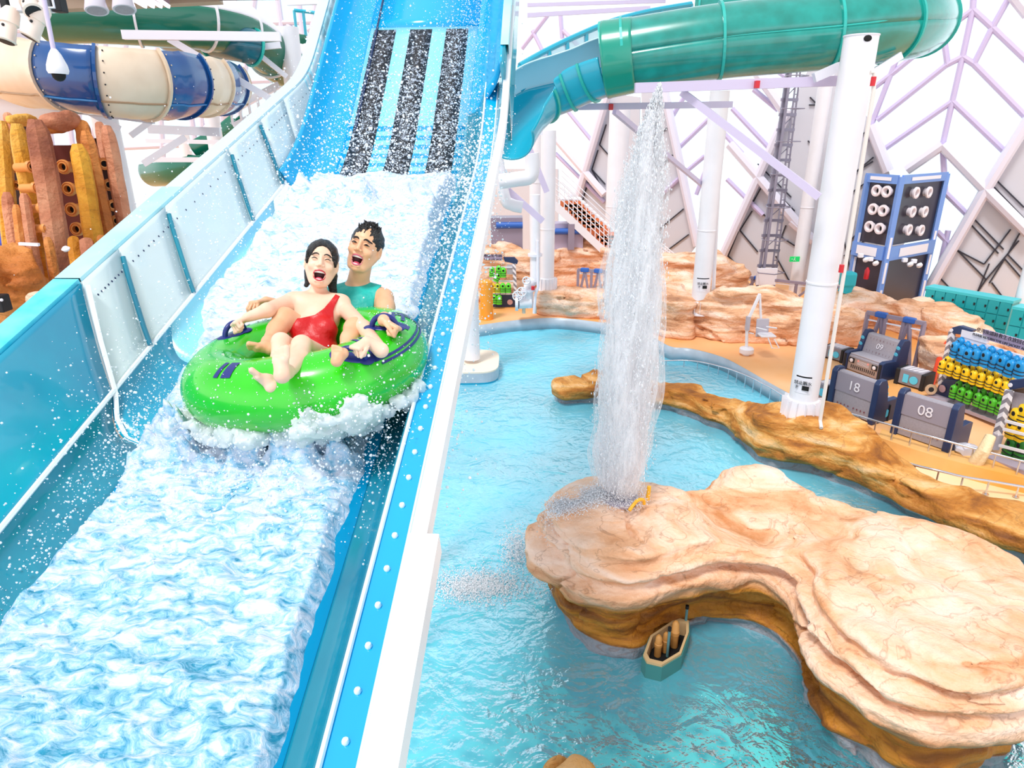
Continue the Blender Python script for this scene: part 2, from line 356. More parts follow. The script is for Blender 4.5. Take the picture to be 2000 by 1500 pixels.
# water surface
wm = bpy.data.materials.new('pool_water'); wm.use_nodes = True; nt = wm.node_tree; L = nt.links; nt.nodes.remove(nt.nodes['Principled BSDF']); out = nt.nodes['Material Output']
tc = nt.nodes.new('ShaderNodeTexCoord')
w1 = nt.nodes.new('ShaderNodeTexNoise'); w1.inputs['Scale'].default_value = 2.2; w1.inputs['Detail'].default_value = 3; w1.inputs['Distortion'].default_value = 1.2; L.new(tc.outputs['Object'], w1.inputs['Vector'])
w2 = nt.nodes.new('ShaderNodeTexNoise'); w2.inputs['Scale'].default_value = 8; w2.inputs['Detail'].default_value = 3; L.new(tc.outputs['Object'], w2.inputs['Vector'])
am = nt.nodes.new('ShaderNodeMath'); am.operation = 'MULTIPLY_ADD'; am.inputs[1].default_value = 0.35; L.new(w2.outputs['Fac'], am.inputs[0]); L.new(w1.outputs['Fac'], am.inputs[2])
bp = nt.nodes.new('ShaderNodeBump'); bp.inputs['Strength'].default_value = 1.0; bp.inputs['Distance'].default_value = 0.09; L.new(am.outputs[0], bp.inputs['Height'])
fr = nt.nodes.new('ShaderNodeFresnel'); fr.inputs['IOR'].default_value = 1.36; L.new(bp.outputs['Normal'], fr.inputs['Normal'])
tr = nt.nodes.new('ShaderNodeBsdfTransparent'); tr.inputs[0].default_value = (0.48, 0.95, 1.0, 1)
gl = nt.nodes.new('ShaderNodeBsdfGlossy'); gl.inputs['Roughness'].default_value = 0.04; L.new(bp.outputs['Normal'], gl.inputs['Normal'])
mx = nt.nodes.new('ShaderNodeMixShader'); L.new(fr.outputs[0], mx.inputs[0]); L.new(tr.outputs[0], mx.inputs[1]); L.new(gl.outputs[0], mx.inputs[2])
# aerated water: fine bubbles scatter a little light everywhere
df = nt.nodes.new('ShaderNodeBsdfDiffuse'); df.inputs[0].default_value = (*srgb('#7cdcf5'), 1)
na = nt.nodes.new('ShaderNodeTexNoise'); na.inputs['Scale'].default_value = 0.35; na.inputs['Detail'].default_value = 5; L.new(tc.outputs['Object'], na.inputs['Vector'])
mr = nt.nodes.new('ShaderNodeMapRange'); mr.inputs['From Min'].default_value = 0.35; mr.inputs['From Max'].default_value = 0.7; mr.inputs['To Min'].default_value = 0.42; mr.inputs['To Max'].default_value = 0.82; L.new(na.outputs['Fac'], mr.inputs['Value'])
sx_ = nt.nodes.new('ShaderNodeSeparateXYZ'); L.new(tc.outputs['Object'], sx_.inputs[0]); dx_ = nt.nodes.new('ShaderNodeMath'); dx_.operation = 'MULTIPLY_ADD'; dx_.inputs[1].default_value = -0.9; L.new(sx_.outputs['X'], dx_.inputs[0]); L.new(sx_.outputs['Y'], dx_.inputs[2])   # fewer bubbles away from the splashes
cl_ = nt.nodes.new('ShaderNodeMapRange'); cl_.inputs['From Min'].default_value = 2.2; cl_.inputs['From Max'].default_value = 7.0; cl_.inputs['To Min'].default_value = 0.16; cl_.inputs['To Max'].default_value = 1.0; L.new(dx_.outputs[0], cl_.inputs['Value'])
ml_ = nt.nodes.new('ShaderNodeMath'); ml_.operation = 'MULTIPLY'; L.new(mr.outputs['Result'], ml_.inputs[0]); L.new(cl_.outputs['Result'], ml_.inputs[1])
mx2 = nt.nodes.new('ShaderNodeMixShader'); L.new(ml_.outputs[0], mx2.inputs[0]); L.new(mx.outputs[0], mx2.inputs[1]); L.new(df.outputs[0], mx2.inputs[2]); L.new(mx2.outputs[0], out.inputs['Surface'])
WATERM = wm
pc = sum(pool, Vector())/len(pool)
mb = MB(); mb.add([(p.x, p.y, 0) for p in pool], [tuple(t) for t in tri]); wt = mb.build('pool_water', wm); tag(wt, 'turquoise pool water around the rock island, with ripples and glints', 'pool water', kind='structure')
# ------------------------------------------------------------------ rocks
def rockfield(name, blobs, zb, vox, m, seed=0, off=None, label=None, cat='rock', group=None, strata=0.05, rough=0.07, extra=None, freq=1.0, ledge=0.12):
    """blobs: list of chains [(x, y, r, ztop), ...]; plan outline extruded with a profile off(z)"""
    pts = [p for c in blobs for p in c]; mar = 0.5
    lo = (min(p[0]-p[2] for p in pts)-mar, min(p[1]-p[2] for p in pts)-mar, zb-0.1); hi = (max(p[0]+p[2] for p in pts)+mar, max(p[1]+p[2] for p in pts)+mar, max(p[3] for p in pts)+0.45)
    F = Field(lo, hi, vox); n = F.n
    X, Y = np.meshgrid(F.lo[0]+np.arange(n[0])*vox, F.lo[1]+np.arange(n[1])*vox, indexing='ij')
    wx = 0.30*fbm(X*0.9*freq, Y*0.9*freq, X*0, 3, seed+31); wy = 0.30*fbm(X*0.9*freq, Y*0.9*freq, X*0+5, 3, seed+37)
    D = np.full(X.shape, 9.0); T = np.zeros(X.shape); W = np.zeros(X.shape)
    for ch in blobs:
        segs = list(zip(ch[:-1], ch[1:])) if len(ch) > 1 else [(ch[0], ch[0])]
        for a, b_ in segs:
            dx = b_[0]-a[0]; dy = b_[1]-a[1]; L2 = max(dx*dx+dy*dy, 1e-9)
            t = np.clip(((X-a[0])*dx+(Y-a[1])*dy)/L2, 0, 1)
            d = np.sqrt((X+wx*0.6-a[0]-t*dx)**2+(Y+wy*0.6-a[1]-t*dy)**2)-(a[2]+(b_[2]-a[2])*t)
            D = smin(D, d, 0.25); wgt = 1/(0.03+np.maximum(d+0.5, 0.0)**3); T += wgt*(a[3]+(b_[3]-a[3])*t); W += wgt
    T = T/W
    Z = F.lo[2]+np.arange(n[2])*vox; Z3 = Z[None, None, :]; X3 = X[:, :, None]; Y3 = Y[:, :, None]
    f = freq
    zsh = (ledge*fbm(X*1.3*f, Y*1.3*f, X*0+3, 3, seed+51))[:, :, None]; amp_ = 1+1.1*ledge*4*fbm(X*0.9*f, Y*0.9*f, X*0+8, 2, seed+57)[:, :, None]
    o_ = (off(Z3+zsh) if off else np.zeros_like(Z3+zsh))*amp_
    st = fbm(X3*0.7*f+0*Z3, Y3*0.7*f+0*Z3, Z3*5.5*f+0.8*(wx+wy)[:, :, None]*f, 3, seed+3)*strata*2
    lg = np.abs(vnoise(X3*0.9*f, Y3*0.9*f, Z3*2.6*f, seed+11)); crack = -0.13*np.exp(-(lg/0.05)**2)*np.clip(vnoise(X3*1.7*f, Y3*1.7*f, Z3*1.7, seed+14)+0.55, 0, 1)
    rg = fbm(X3*1.6*f, Y3*1.6*f, Z3*2.2*f, 4, seed+21)*rough*2
    side = D[:, :, None]-o_-st-rg-crack
    tp = Z3-T[:, :, None]-fbm(X3*1.2*f, Y3*1.2*f, X3*0, 4, seed+41)*rough*2.2-st*0.5-crack*0.6
    k = 0.16; h = np.clip(0.5+0.5*(side-tp)/k, 0, 1); g = tp*(1-h)+side*h+k*h*(1-h)
    g = np.maximum(g, zb-Z3); F.g = g.astype(np.float32)
    if extra: extra(F)
    F.g[0], F.g[-1] = 1, 1; F.g[:, 0], F.g[:, -1] = 1, 1; F.g[:, :, 0], F.g[:, :, -1] = 1, 1
    v, q = F.mesh(); o = npmesh(name, v, q, m); tag(o, label, cat, group); return o
def island_off(Z):
    r = np.interp(Z, [-1.2, 0.30, 0.55, 0.74, 0.80, 0.92, 1.06, 1.10, 1.14, 1.28, 1.33, 1.38, 1.52, 1.58, 1.64, 2.2], [0.0, -0.01, 0.0, 0.05, 0.22, 0.32, 0.31, 0.16, 0.12, 0.26, 0.23, 0.10, 0.17, 0.08, 0.04, 0.02]); return r
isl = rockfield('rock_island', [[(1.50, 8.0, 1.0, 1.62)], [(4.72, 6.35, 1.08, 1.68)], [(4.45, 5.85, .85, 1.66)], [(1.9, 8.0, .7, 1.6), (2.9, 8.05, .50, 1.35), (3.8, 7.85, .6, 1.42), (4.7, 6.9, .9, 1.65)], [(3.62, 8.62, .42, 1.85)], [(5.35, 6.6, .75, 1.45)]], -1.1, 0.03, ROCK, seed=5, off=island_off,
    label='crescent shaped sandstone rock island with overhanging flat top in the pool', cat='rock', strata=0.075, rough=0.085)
def pxr(lst, zc=0.2): return [(G(x, y, zc).x, G(x, y, zc).y, r, z) for x, y, r, z in lst]
brd = pxr([(1105, 768, .38, .62), (1180, 765, .36, .6), (1265, 772, .34, .58), (1345, 786, .34, .6), (1415, 812, .38, .62), (1470, 845, .42, .72), (1520, 868, .75, .95)])
brd2 = pxr([(1535, 868, .7, 1.15), (1600, 880, .75, 1.2), (1660, 905, .6, .85), (1725, 940, .42, .62), (1800, 975, .36, .6), (1880, 1008, .36, .6), (1960, 1038, .36, .62), (2080, 1075, .4, .6)])
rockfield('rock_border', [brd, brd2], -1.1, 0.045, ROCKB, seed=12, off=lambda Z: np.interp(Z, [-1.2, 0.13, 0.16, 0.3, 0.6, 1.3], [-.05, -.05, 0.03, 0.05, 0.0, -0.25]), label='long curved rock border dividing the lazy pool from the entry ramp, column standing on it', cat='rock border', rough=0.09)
g1 = [G(1120, 1495, .25)]
rockfield('boulder', [[(G(1118, 1520, .2).x, G(1118, 1520, .2).y, .26, .42)]], -1.1, 0.02, ROCKB, seed=3, label='small round boulder rising from the water at the bottom edge', rough=0.03, strata=0.02)
# far rocks along the deck
def far(name, lst, seed, label, zc=0.4, vox=0.07, off=None, m=ROCKF, **k):
    return rockfield(name, [pxr(lst, zc)] if not isinstance(lst[0], list) else [pxr(l, zc) for l in lst], 0.38, vox, m, seed=seed, off=off or (lambda Z: np.interp(Z, [0.3, 0.6, 1.4, 3], [0.0, 0.06, 0.1, -0.05])), label=label, cat='rock wall', rough=0.12, strata=0.08, freq=0.9, **k)
far('rock_wall', [(1075, 610, .55, 1.25), (1120, 612, .6, 1.1), (1180, 612, .6, 1.15), (1235, 622, .7, 1.4), (1285, 640, .7, 1.7), (1320, 655, .5, 1.5)], 21, 'low mottled rock wall at the far pool edge with two columns standing on it')
far('rock_wall', [(1300, 618, .8, 2.0), (1350, 640, .75, 1.45), (1420, 655, .7, 1.9), (1480, 655, .75, 1.85), (1530, 662, .7, 1.75), (1590, 668, .6, 1.6), (1640, 670, .5, 1.5)], 33, 'long pale orange rock wall behind the white pool lift')
far('rock_wall', [(1060, 560, .8, 1.9), (1130, 556, .8, 2.6), (1200, 560, .9, 2.0), (1300, 572, .9, 1.9), (1380, 582, .9, 2.1), (1430, 585, .5, 1.6)], 47, 'tall orange rock wall at the foot of the white staircase')
far('rock_wall', [(948, 583, .5, 2.3), (985, 583, .5, 2.5), (1020, 586, .5, 2.3)], 58, 'brown rock wall behind the rack of green life jackets')
far('rock_wall', [(1625, 628, .55, 1.15), (1690, 625, .7, 1.35), (1730, 632, .6, 1.0), (1765, 640, .6, 1.45), (1810, 655, .6, 1.45), (1870, 680, .5, 1.25), (1940, 700, .45, 1.1), (2040, 735, .45, 1.1)], 63, 'long orange rock wall in front of the lockers and dark tower')
far('rock', [(1826, 735, .33, 1.45), (1838, 742, .3, 1.3)], 71, 'pitted sandy rock beside the orange pole at the jacket rack', vox=0.05)
# ------------------------------------------------------------------ the big open water slide
HS = 2.15; AZ = math.radians(3.6); PHI0 = math.radians(17.7); PHI1 = math.radians(41)
SF = Vector((math.sin(AZ), math.cos(AZ), 0)); SU = Vector((math.cos(AZ), -math.sin(AZ), 0)); UP = Vector((0, 0, 1))
N0 = (UP*math.cos(PHI0)-SF*math.sin(PHI0)); DS = 0.05
class Path:                                                      # straight, then bending up between two stations
    def __init__(q, a, b):
        q.a, q.b = a, b; q.pos = [CAM-N0*HS]
        for i in range(270): p = q.phi((i+.5)*DS); q.pos.append(q.pos[-1]+(SF*math.cos(p)+UP*math.sin(p))*DS)
    def phi(q, s): k = min(1, max(0, (s-q.a)/(q.b-q.a))); k = k*k*(3-2*k); return PHI0+(PHI1-PHI0)*k
    def __call__(q, s, u, h):
        p = q.phi(s); N = UP*math.cos(p)-SF*math.sin(p)
        if s <= 0: c = q.pos[0]+(SF*math.cos(PHI0)+UP*math.sin(PHI0))*s
        else: i = min(int(s/DS), len(q.pos)-2); c = q.pos[i].lerp(q.pos[i+1], s/DS-i)
        return c + SU*u + N*h
B = Path(4.7, 6.2); BW = Path(6.1, 7.3); phi = B.phi
D0 = SF*math.cos(PHI0)+UP*math.sin(PHI0)
def TS(x, y, h=0.0):                                             # slide station of the picture point on the level h above the lower floor
    r = ray(x, y); k = (h-HS)/r.dot(N0); return r.dot(D0)*k
slide = empty('water_slide', B(2.0, -1.35, 0.0)); tag(slide, 'huge open turquoise water slide running down past the viewer', 'water slide')
TURQ = mat('turquoise_fibreglass', '#0bb8d2', 0.18, spec=0.6, col2='#0a8fb4', nscale=1.1, coat=0.4)
TEAL = mat('teal_fibreglass', '#0f8fa6', 0.2, spec=0.6, col2='#0b7490', nscale=1.5, coat=0.4)
CYAN = mat('cyan_fibreglass', '#08a9e0', 0.2, spec=0.6, coat=0.3)
PALE = mat('pale_slide_floor', '#8edbf0', 0.25, coat=0.3)
RIM = mat('pale_rim', '#8fd9e8', 0.3, col2='#b7e6ef', nscale=2)
RIMT = mat('cyan_rim', '#12c0de', 0.3, col2='#6fd6ea', nscale=6)
KERBW = mat('white_rim', '#eef3f8', 0.3)
def clear(name, col, a, rough=0.1):
    m = bpy.data.materials.new(name); m.use_nodes = True; nt = m.node_tree; nt.nodes.remove(nt.nodes['Principled BSDF'])
    t = nt.nodes.new('ShaderNodeBsdfTransparent'); t.inputs[0].default_value = (0.88, 0.97, 0.98, 1)
    p = nt.nodes.new('ShaderNodeBsdfPrincipled'); p.inputs['Base Color'].default_value = (*srgb(col), 1); p.inputs['Roughness'].default_value = rough
    x = nt.nodes.new('ShaderNodeMixShader'); x.inputs[0].default_value = a
    nt.links.new(t.outputs[0], x.inputs[1]); nt.links.new(p.outputs[0], x.inputs[2]); nt.links.new(x.outputs[0], nt.nodes['Material Output'].inputs['Surface']); return m
MILKY = clear('milky_acrylic', '#e2f2f6', 0.80); CLEAR = clear('clear_acrylic', '#b9e6f0', 0.30, 0.05)
FL_L, FL_R = -1.935, -0.75
def sheet(name, s0, s1, prof, m, ds=0.12, tilt=None, thick=0.03, smooth=True, parent=slide, sub=3, path=None):
    """prof: [(u, h), ...]; tilt(h) shifts the station along the slide with height"""
    pr = []
    q = spline([Vector((a, b, 0)) for a, b in prof], sub) if len(prof) > 2 and sub > 1 else [Vector((a, b, 0)) for a, b in prof]
    n = max(2, int((s1-s0)/ds)+1); rows = []
    for i in range(n):
        s = s0+(s1-s0)*i/(n-1); rows.append([(path or B)(s+(tilt(v.y) if tilt else 0), v.x, v.y) for v in q])
    mb = MB().grid(rows); return mb.build(name, m, parent, smooth=smooth, thick=thick)
_bm = {}
def bolt(c, r, m, parent):
    k = (r, m.name)
    if k not in _bm: o = MB().ball((0, 0, 0), r, 8).build('bolt', m, None, smooth=True); _bm[k] = o.data; bpy.data.objects.remove(o)
    o = bpy.data.objects.new('bolt', _bm[k]); COL.objects.link(o); o.location = c; o.parent = parent; o.matrix_parent_inverse = parent.matrix_basis.inverted(); return o
# lower trough: floor and bowl sides
sheet('trough_floor', -1.5, 6.1, [(FL_L+.04, .005), (FL_R-.04, .005)], CYAN, thick=0.04)
LB = [(FL_L+.04, .005), (-2.02, .03), (-2.09, .08), (-2.13, .15)]
tilt = lambda h: (h-0.15)*0.9 if h > 0.15 else (h-.15)*1.6
s_a = TS(166, 552, .55) - 0.36
for i, (a, b) in enumerate([(-1.5, s_a-0.02), (s_a, 3.0), (3.0, 4.7)]):
    sheet('trough_bowl', a, b, LB, [TEAL, TURQ, PALE][i], thick=0.03, tilt=tilt, sub=4)
LW = [(-2.13, .15), (-2.20, .28), (-2.265, .42), (-2.32, .55)]
sheet('side_wall', -1.5, s_a-0.015, LW, TURQ, tilt=tilt, sub=4)
# milky wall panels with bolted turquoise seams
seams = [s_a]+[TS(x, y, .55)-0.36 for x, y in ((252, 487), (345, 405), (466, 292), (530, 235), (575, 195))]+[6.4, 7.2, 8.2]
for a, b in zip(seams[:-1], seams[1:]):
    if b-a < 0.1: continue
    pn = sheet('clear_wall_panel', a+0.01, b-0.01, LW if a < 5 else LW[:1]+[(-2.13, -.2)][:0]+LW[1:], MILKY, tilt=tilt, sub=4, path=BW)
    for k in range(8):
        s = a+0.08+(b-a-0.12)*k/7
        for c in (BW(s+tilt(.48), -2.275, .47), BW(s+tilt(.2), -2.15, .2)): bolt(c, .008, NAVY, pn)
for s in seams[1:5]:
    q = [B(s+tilt(h), u+0.02, h) for u, h in [(-2.13, .17), (-2.17, .24), (-2.22, .34), (-2.27, .44), (-2.305, .52)]]
    MB().tube(q, 0.013, 8).build('wall_seam', TEAL, slide, smooth=True)
mb = MB().tube([B(s, -2.115, .16) for s in np.linspace(-1.5, 5.2, 40)], 0.012, 6); mb.build('joint_strip', KERBW, slide, smooth=True)
q = [B(s_a+tilt(h), u+0.02, h) for u, h in LB+[(-2.13, .15), (-2.22, .34), (-2.30, .54)]]; MB().tube(q, 0.012, 6).build('joint_strip', KERBW, slide, smooth=True)
# rim of the left wall
def rim(name, s0, s1, u0, u1, h, th, m, n=40, B=B):
    rows = []
    for i in range(n):
        s = s0+(s1-s0)*i/(n-1); rows.append([B(s, u0, h), B(s, u0, h+th), B(s, u1, h+th), B(s, u1, h-0.06), B(s, u0, h-0.02)])
    return MB().grid(rows, close_v=True).build(name, m, slide)
rim('side_rim', -1.5, s_a+0.36, -2.32, -2.45, .55, .02, RIMT)
rim('side_rim', s_a+0.37, 3.9, -2.32, -2.45, .55, .02, RIM)
rim('side_rim', 3.9, 12.5, -2.32, -2.43, .55, .02, mat('foam_white_rim', '#c4e4ee', 0.4), n=80, B=BW)
# right-hand side: low bowl, bolted ledge, splash guard and thick white rim
sheet('trough_bowl', -1.5, 6.2, [(FL_R-.04, .005), (-.70, .04), (-.65, .13), (-.605, .25)], TEAL, sub=4)
rim('bolted_ledge', -1.5, 6.3, -.605, -.49, .25, .015, CYAN)
MB().tube([B(s, -.60, .272) for s in np.linspace(-1.5, 6.3, 50)], 0.009, 6).build('edge_strip', KERBW, slide, smooth=True)
MB().tube([B(s, -.495, .272) for s in np.linspace(-1.5, 6.3, 50)], 0.006, 6).build('edge_strip', KERBW, slide, smooth=True)
for k in range(46): bolt(B(-0.2+k*0.14, -.545, .27), 0.012, KERBW, slide)
s_k = TS(865, 1055, .5)
sheet('splash_guard', -1.5, s_k, [(-.49, .26), (-.45, .38), (-.42, .49)], TURQ, sub=2, thick=0.012)
s_g = s_k
while s_g < 6.6:
    e_ = min(s_g+1.5, 6.6); gp = sheet('splash_guard', s_g+.01, e_-.01, [(-.49, .26), (-.45, .38), (-.42, .49)], CLEAR, sub=2, thick=0.012); s_g = e_
    for k in range(10): bolt(B(e_-1.4+k*.14, -.475, .31), 0.007, STEELW, gp)
rim('white_side_rim', -1.5, s_k, -.425, -.335, .50, .03, KERBW)
rim('white_side_rim', s_k-.03, 7.0, -.425, -.375, .50, .02, KERBW)
# upper steep chute
sheet('steep_floor', 4.9, 7.46, [(FL_L+.1, .005), (FL_R-.02, .005)], PALE, thick=0.04)
sheet('steep_floor', 7.46, 12.8, [(FL_L+.1, .012), (FL_R-.02, .012)], CYAN, thick=0.04)
mgrip = bpy.data.materials.new('black_grip_mesh'); mgrip.use_nodes = True; nt = mgrip.node_tree; b_ = nt.nodes['Principled BSDF']; b_.inputs['Roughness'].default_value = 0.5
tc = nt.nodes.new('ShaderNodeTexCoord'); n1 = nt.nodes.new('ShaderNodeTexNoise'); n1.inputs['Scale'].default_value = 26; n1.inputs['Detail'].default_value = 7; n1.inputs['Roughness'].default_value = 0.8; nt.links.new(tc.outputs['Object'], n1.inputs['Vector'])
r1 = nt.nodes.new('ShaderNodeValToRGB'); r1.color_ramp.elements[0].position = 0.52; r1.color_ramp.elements[0].color = (*srgb('#10141c'), 1); r1.color_ramp.elements[1].position = 0.64; r1.color_ramp.elements[1].color = (*srgb('#c9d6e8'), 1); nt.links.new(n1.outputs['Fac'], r1.inputs['Fac']); nt.links.new(r1.outputs['Color'], b_.inputs['Base Color'])
for k in range(3):
    u0 = -1.80+k*0.36; sheet('black_grip_strip', 4.8, 7.42, [(u0, .02), (u0+.22, .02)], mgrip, thick=0.012)
sheet('steep_side_wall', 5.0, 12.8, [(FL_L+.1, .005), (-1.99, .05), (-2.08, .14), (-2.14, .26)], CYAN, sub=4)
sheet('pale_side_wall', 6.4, 12.8, [(-2.13, .15), (-2.20, .28), (-2.265, .42), (-2.32, .55)], RIM, sub=4, path=BW)
sheet('steep_side_wall', 6.1, 12.8, [(FL_R-.02, .005), (-.68, .06), (-.60, .25), (-.50, .42), (-.44, .62)], CYAN, sub=4)
sheet('outer_fin', 6.0, 12.8, [(-.43, .62), (-.40, .3), (-.40, -.1)], TEAL, sub=1)
rim('side_rim', 6.3, 12.8, -.455, -.39, .60, .03, RIM, n=60)
MB().tube([B(s, FL_L+.16, .03) for s in np.linspace(6.0, 12.8, 50)], 0.012, 6).build('joint_strip', NAVY, slide, smooth=True)
# steel posts carrying the slide
for s in (6.4, 9.0):
    for u in (-2.0,):
        a = B(s, u, -0.1); MB().lathe([(0.09, 0), (0.09, a.z+1.1)], (a.x, a.y, -1.1), n=16).build('support_post', WHITE, slide, smooth=True)
    MB().beam(B(s, -2.4, -.1), B(s, -.45, -.1), 0.1).build('cross_beam', WHITE, slide)
# ------------------------------------------------------------------ rushing water
fm = bpy.data.materials.new('white_water'); fm.use_nodes = True; nt = fm.node_tree; L = nt.links; b = nt.nodes['Principled BSDF']; b.inputs['Roughness'].default_value = 0.35; b.inputs['Subsurface Weight'].default_value = 0.0
tc = nt.nodes.new('ShaderNodeTexCoord'); na = nt.nodes.new('ShaderNodeTexNoise'); na.inputs['Scale'].default_value = 15; na.inputs['Detail'].default_value = 7; na.inputs['Roughness'].default_value = 0.68; na.inputs['Distortion'].default_value = 0.9
mp = nt.nodes.new('ShaderNodeMapping'); mp.inputs['Scale'].default_value = (0.75, 1.6, 1.2); L.new(tc.outputs['Object'], mp.inputs['Vector']); L.new(mp.outputs['Vector'], na.inputs['Vector'])
sp = nt.nodes.new('ShaderNodeSeparateXYZ'); L.new(tc.outputs['Object'], sp.inputs[0])
ms = nt.nodes.new('ShaderNodeMapRange'); ms.inputs['From Min'].default_value = 1.2; ms.inputs['From Max'].default_value = 3.4; ms.inputs['To Min'].default_value = -0.05; ms.inputs['To Max'].default_value = 0.10; L.new(sp.outputs['Y'], ms.inputs['Value'])
ad = nt.nodes.new('ShaderNodeMath'); ad.operation = 'ADD'; L.new(na.outputs['Fac'], ad.inputs[0]); L.new(ms.outputs['Result'], ad.inputs[1])
r = nt.nodes.new('ShaderNodeValToRGB'); e = r.color_ramp.elements; e[0].position = 0.33; e[0].color = (*srgb('#1c94b8'), 1); e[1].position = 0.60; e[1].color = (*srgb('#e6ecfa'), 1); k_ = e.new(0.46); k_.color = (*srgb('#98cdea'), 1)
L.new(ad.outputs[0], r.inputs['Fac']); L.new(r.outputs['Color'], b.inputs['Base Color'])
bp = nt.nodes.new('ShaderNodeBump'); bp.inputs['Strength'].default_value = 0.6; bp.inputs['Distance'].default_value = 0.025; L.new(na.outputs['Fac'], bp.inputs['Height']); L.new(bp.outputs['Normal'], b.inputs['Normal'])
FOAM = fm
SPRAY = bpy.data.materials.new('spray_white'); SPRAY.use_nodes = True; _nt = SPRAY.node_tree; _p = _nt.nodes['Principled BSDF']; _p.inputs['Base Color'].default_value = (.95, .97, 1, 1); _p.inputs['Roughness'].default_value = .3
_tl = _nt.nodes.new('ShaderNodeBsdfTranslucent'); _tl.inputs[0].default_value = (.97, .98, 1, 1); _mx = _nt.nodes.new('ShaderNodeMixShader'); _mx.inputs[0].default_value = .5
_nt.links.new(_p.outputs[0], _mx.inputs[1]); _nt.links.new(_tl.outputs[0], _mx.inputs[2]); _nt.links.new(_mx.outputs[0], _nt.nodes['Material Output'].inputs['Surface'])
TC_S, TC_U = 2.55, -1.28; SB = TS(585, 848, .12)                                          # station of the inner tube on the slide
ns, nu = 620, 130; S = np.linspace(-0.6, 5.35, ns); U = np.linspace(0, 1, nu)
SS, UU = np.meshgrid(S, U, indexing='ij')
ew = 0.07*fbm(SS*2.0, SS*0+3, SS*0, 4, 5); ew2 = 0.05*fbm(SS*3.0, SS*0+9, SS*0, 4, 8)
lo_ = FL_L-0.03+ew+0.04*np.clip(SS-2.5, 0, 2.5); lo_ = lo_ - 0.17*np.clip((SS-2.4)/1.0, 0, 1); hi_ = FL_R-0.03+ew2
u_ = lo_+(hi_-lo_)*UU
big = fbm(u_*3.5, SS*4.5, u_*0, 3, 15); fine = fbm(u_*13, SS*15, u_*0, 4, 19); rid = 1-np.abs(fbm(u_*7, SS*11, u_*0, 3, 23))*3
h_ = 0.05+0.05*big+0.030*fine+0.012*rid
h_ += np.clip(0.17+0.75*big+.45*fine, 0.02, .42)*np.exp(-((SS-SB+.03)/.10)**2)*np.exp(-((u_-TC_U)/.55)**4)    # bow wave in front of the tube
h_ += 0.16*np.clip((SS-3.4)/1.4, 0, 1)*np.clip(1-(SS-4.8)/.55, 0, 1)*(0.55+0.9*np.abs(big)*2)
edge = np.clip(np.minimum(UU, 1-UU)/0.07, 0, 1); h_ = h_*edge-0.03*(1-edge)
base_l = np.interp(u_, [-2.2, -2.09, -2.02, FL_L+.04, FL_R-.04, -.70, -.65], [.2, .09, .035, 0.01, 0.01, .045, .13]); h_ = h_+base_l
vs = np.zeros((ns, nu, 3))
for i in range(ns):
    s = S[i]; c = np.array(B(s, 0, 0)); p = phi(s); N = np.array(UP*math.cos(p)-SF*math.sin(p)); vs[i] = c+np.outer(u_[i], np.array(SU))+np.outer(h_[i], N)
ii, jj = np.meshgrid(np.arange(ns-1), np.arange(nu-1), indexing='ij'); a = (ii*nu+jj).ravel(); fs = np.stack([a, a+nu, a+nu+1, a+1], 1)
fo = npmesh('white_water', vs.reshape(-1, 3), fs, FOAM); tag(fo, 'foaming white water rushing down the turquoise slide', 'white water', kind='stuff')
ICO_V = []; 
_t = (1+5**.5)/2
for a, b__ in ((-1, _t), (1, _t), (-1, -_t), (1, -_t)): ICO_V += [(a, b__, 0)]
for a, b__ in ((-1, _t), (1, _t), (-1, -_t), (1, -_t)): ICO_V += [(0, a, b__)]
for a, b__ in ((_t, -1), (_t, 1), (-_t, -1), (-_t, 1)): ICO_V += [(a, 0, b__)]
ICO_V = np.array(ICO_V)/math.sqrt(1+_t*_t)
ICO_F = np.array([(0,11,5),(0,5,1),(0,1,7),(0,7,10),(0,10,11),(1,5,9),(5,11,4),(11,10,2),(10,7,6),(7,1,8),(3,9,4),(3,4,2),(3,2,6),(3,6,8),(3,8,9),(4,9,5),(2,4,11),(6,2,10),(8,6,7),(9,8,1)])
def droplets(name, pts, rad, m, label, cat, stretch=None, kind='stuff'):
    pts = np.asarray(pts, float); rad = np.asarray(rad, float); n = len(pts); V_ = ICO_V[None]*rad[:, None, None]
    if stretch is not None: V_ = V_*np.asarray(stretch)[:, None, :]
    V_ = V_+pts[:, None, :]; F_ = ICO_F[None]+(np.arange(n)*12)[:, None, None]
    o = npmesh(name, V_.reshape(-1, 3), F_.reshape(-1, 3), m); tag(o, label, cat, kind=kind); return o
def Bn(s, u, h): return np.array([B(float(a), float(b), float(c)) for a, b, c in zip(s, u, h)])
P_, R_ = [], []
def cloud(n, s, ds_, u, du, h, dh, r0=0.002, r1=0.008, pw=3):
    a = RNG.normal(s, ds_, n); b = RNG.normal(u, du, n); c = np.abs(RNG.normal(h, dh, n))+0.04; c = np.maximum(c, 0.04)
    ok = (b > -2.35) & (b < -.30); ok &= ~((b < -2.05) & (c < (-b-2.05)*1.6+.1))
    q = ((a-TC_S)/.45)**2+((b-TC_U)/.5)**2; ok &= ~((q < 1.0) & (c < 1.0) & (RNG.random(n) < 0.97))
    P_.append(Bn(a[ok], b[ok], c[ok])); R_.append(.75*(r0+(r1-r0)*RNG.random(ok.sum())**pw))
cloud(2200, 1.95, .22, -1.3, .40, 0.05, .10)          # bow spray
cloud(900, 2.0, .2, -1.0, .25, 0.12, .10, .003, .010)
cloud(1800, 2.3, .45, -1.95, .16, 0.1, .18)            # left spray
cloud(1800, 2.7, .5, -.62, .12, 0.1, .22)              # right spray
cloud(4500, 3.9, .6, -1.35, .45, .25, .35, .002, .009) # behind the riders
cloud(4500, 5.4, .7, -1.3, .40, .2, .28, .003, .014)
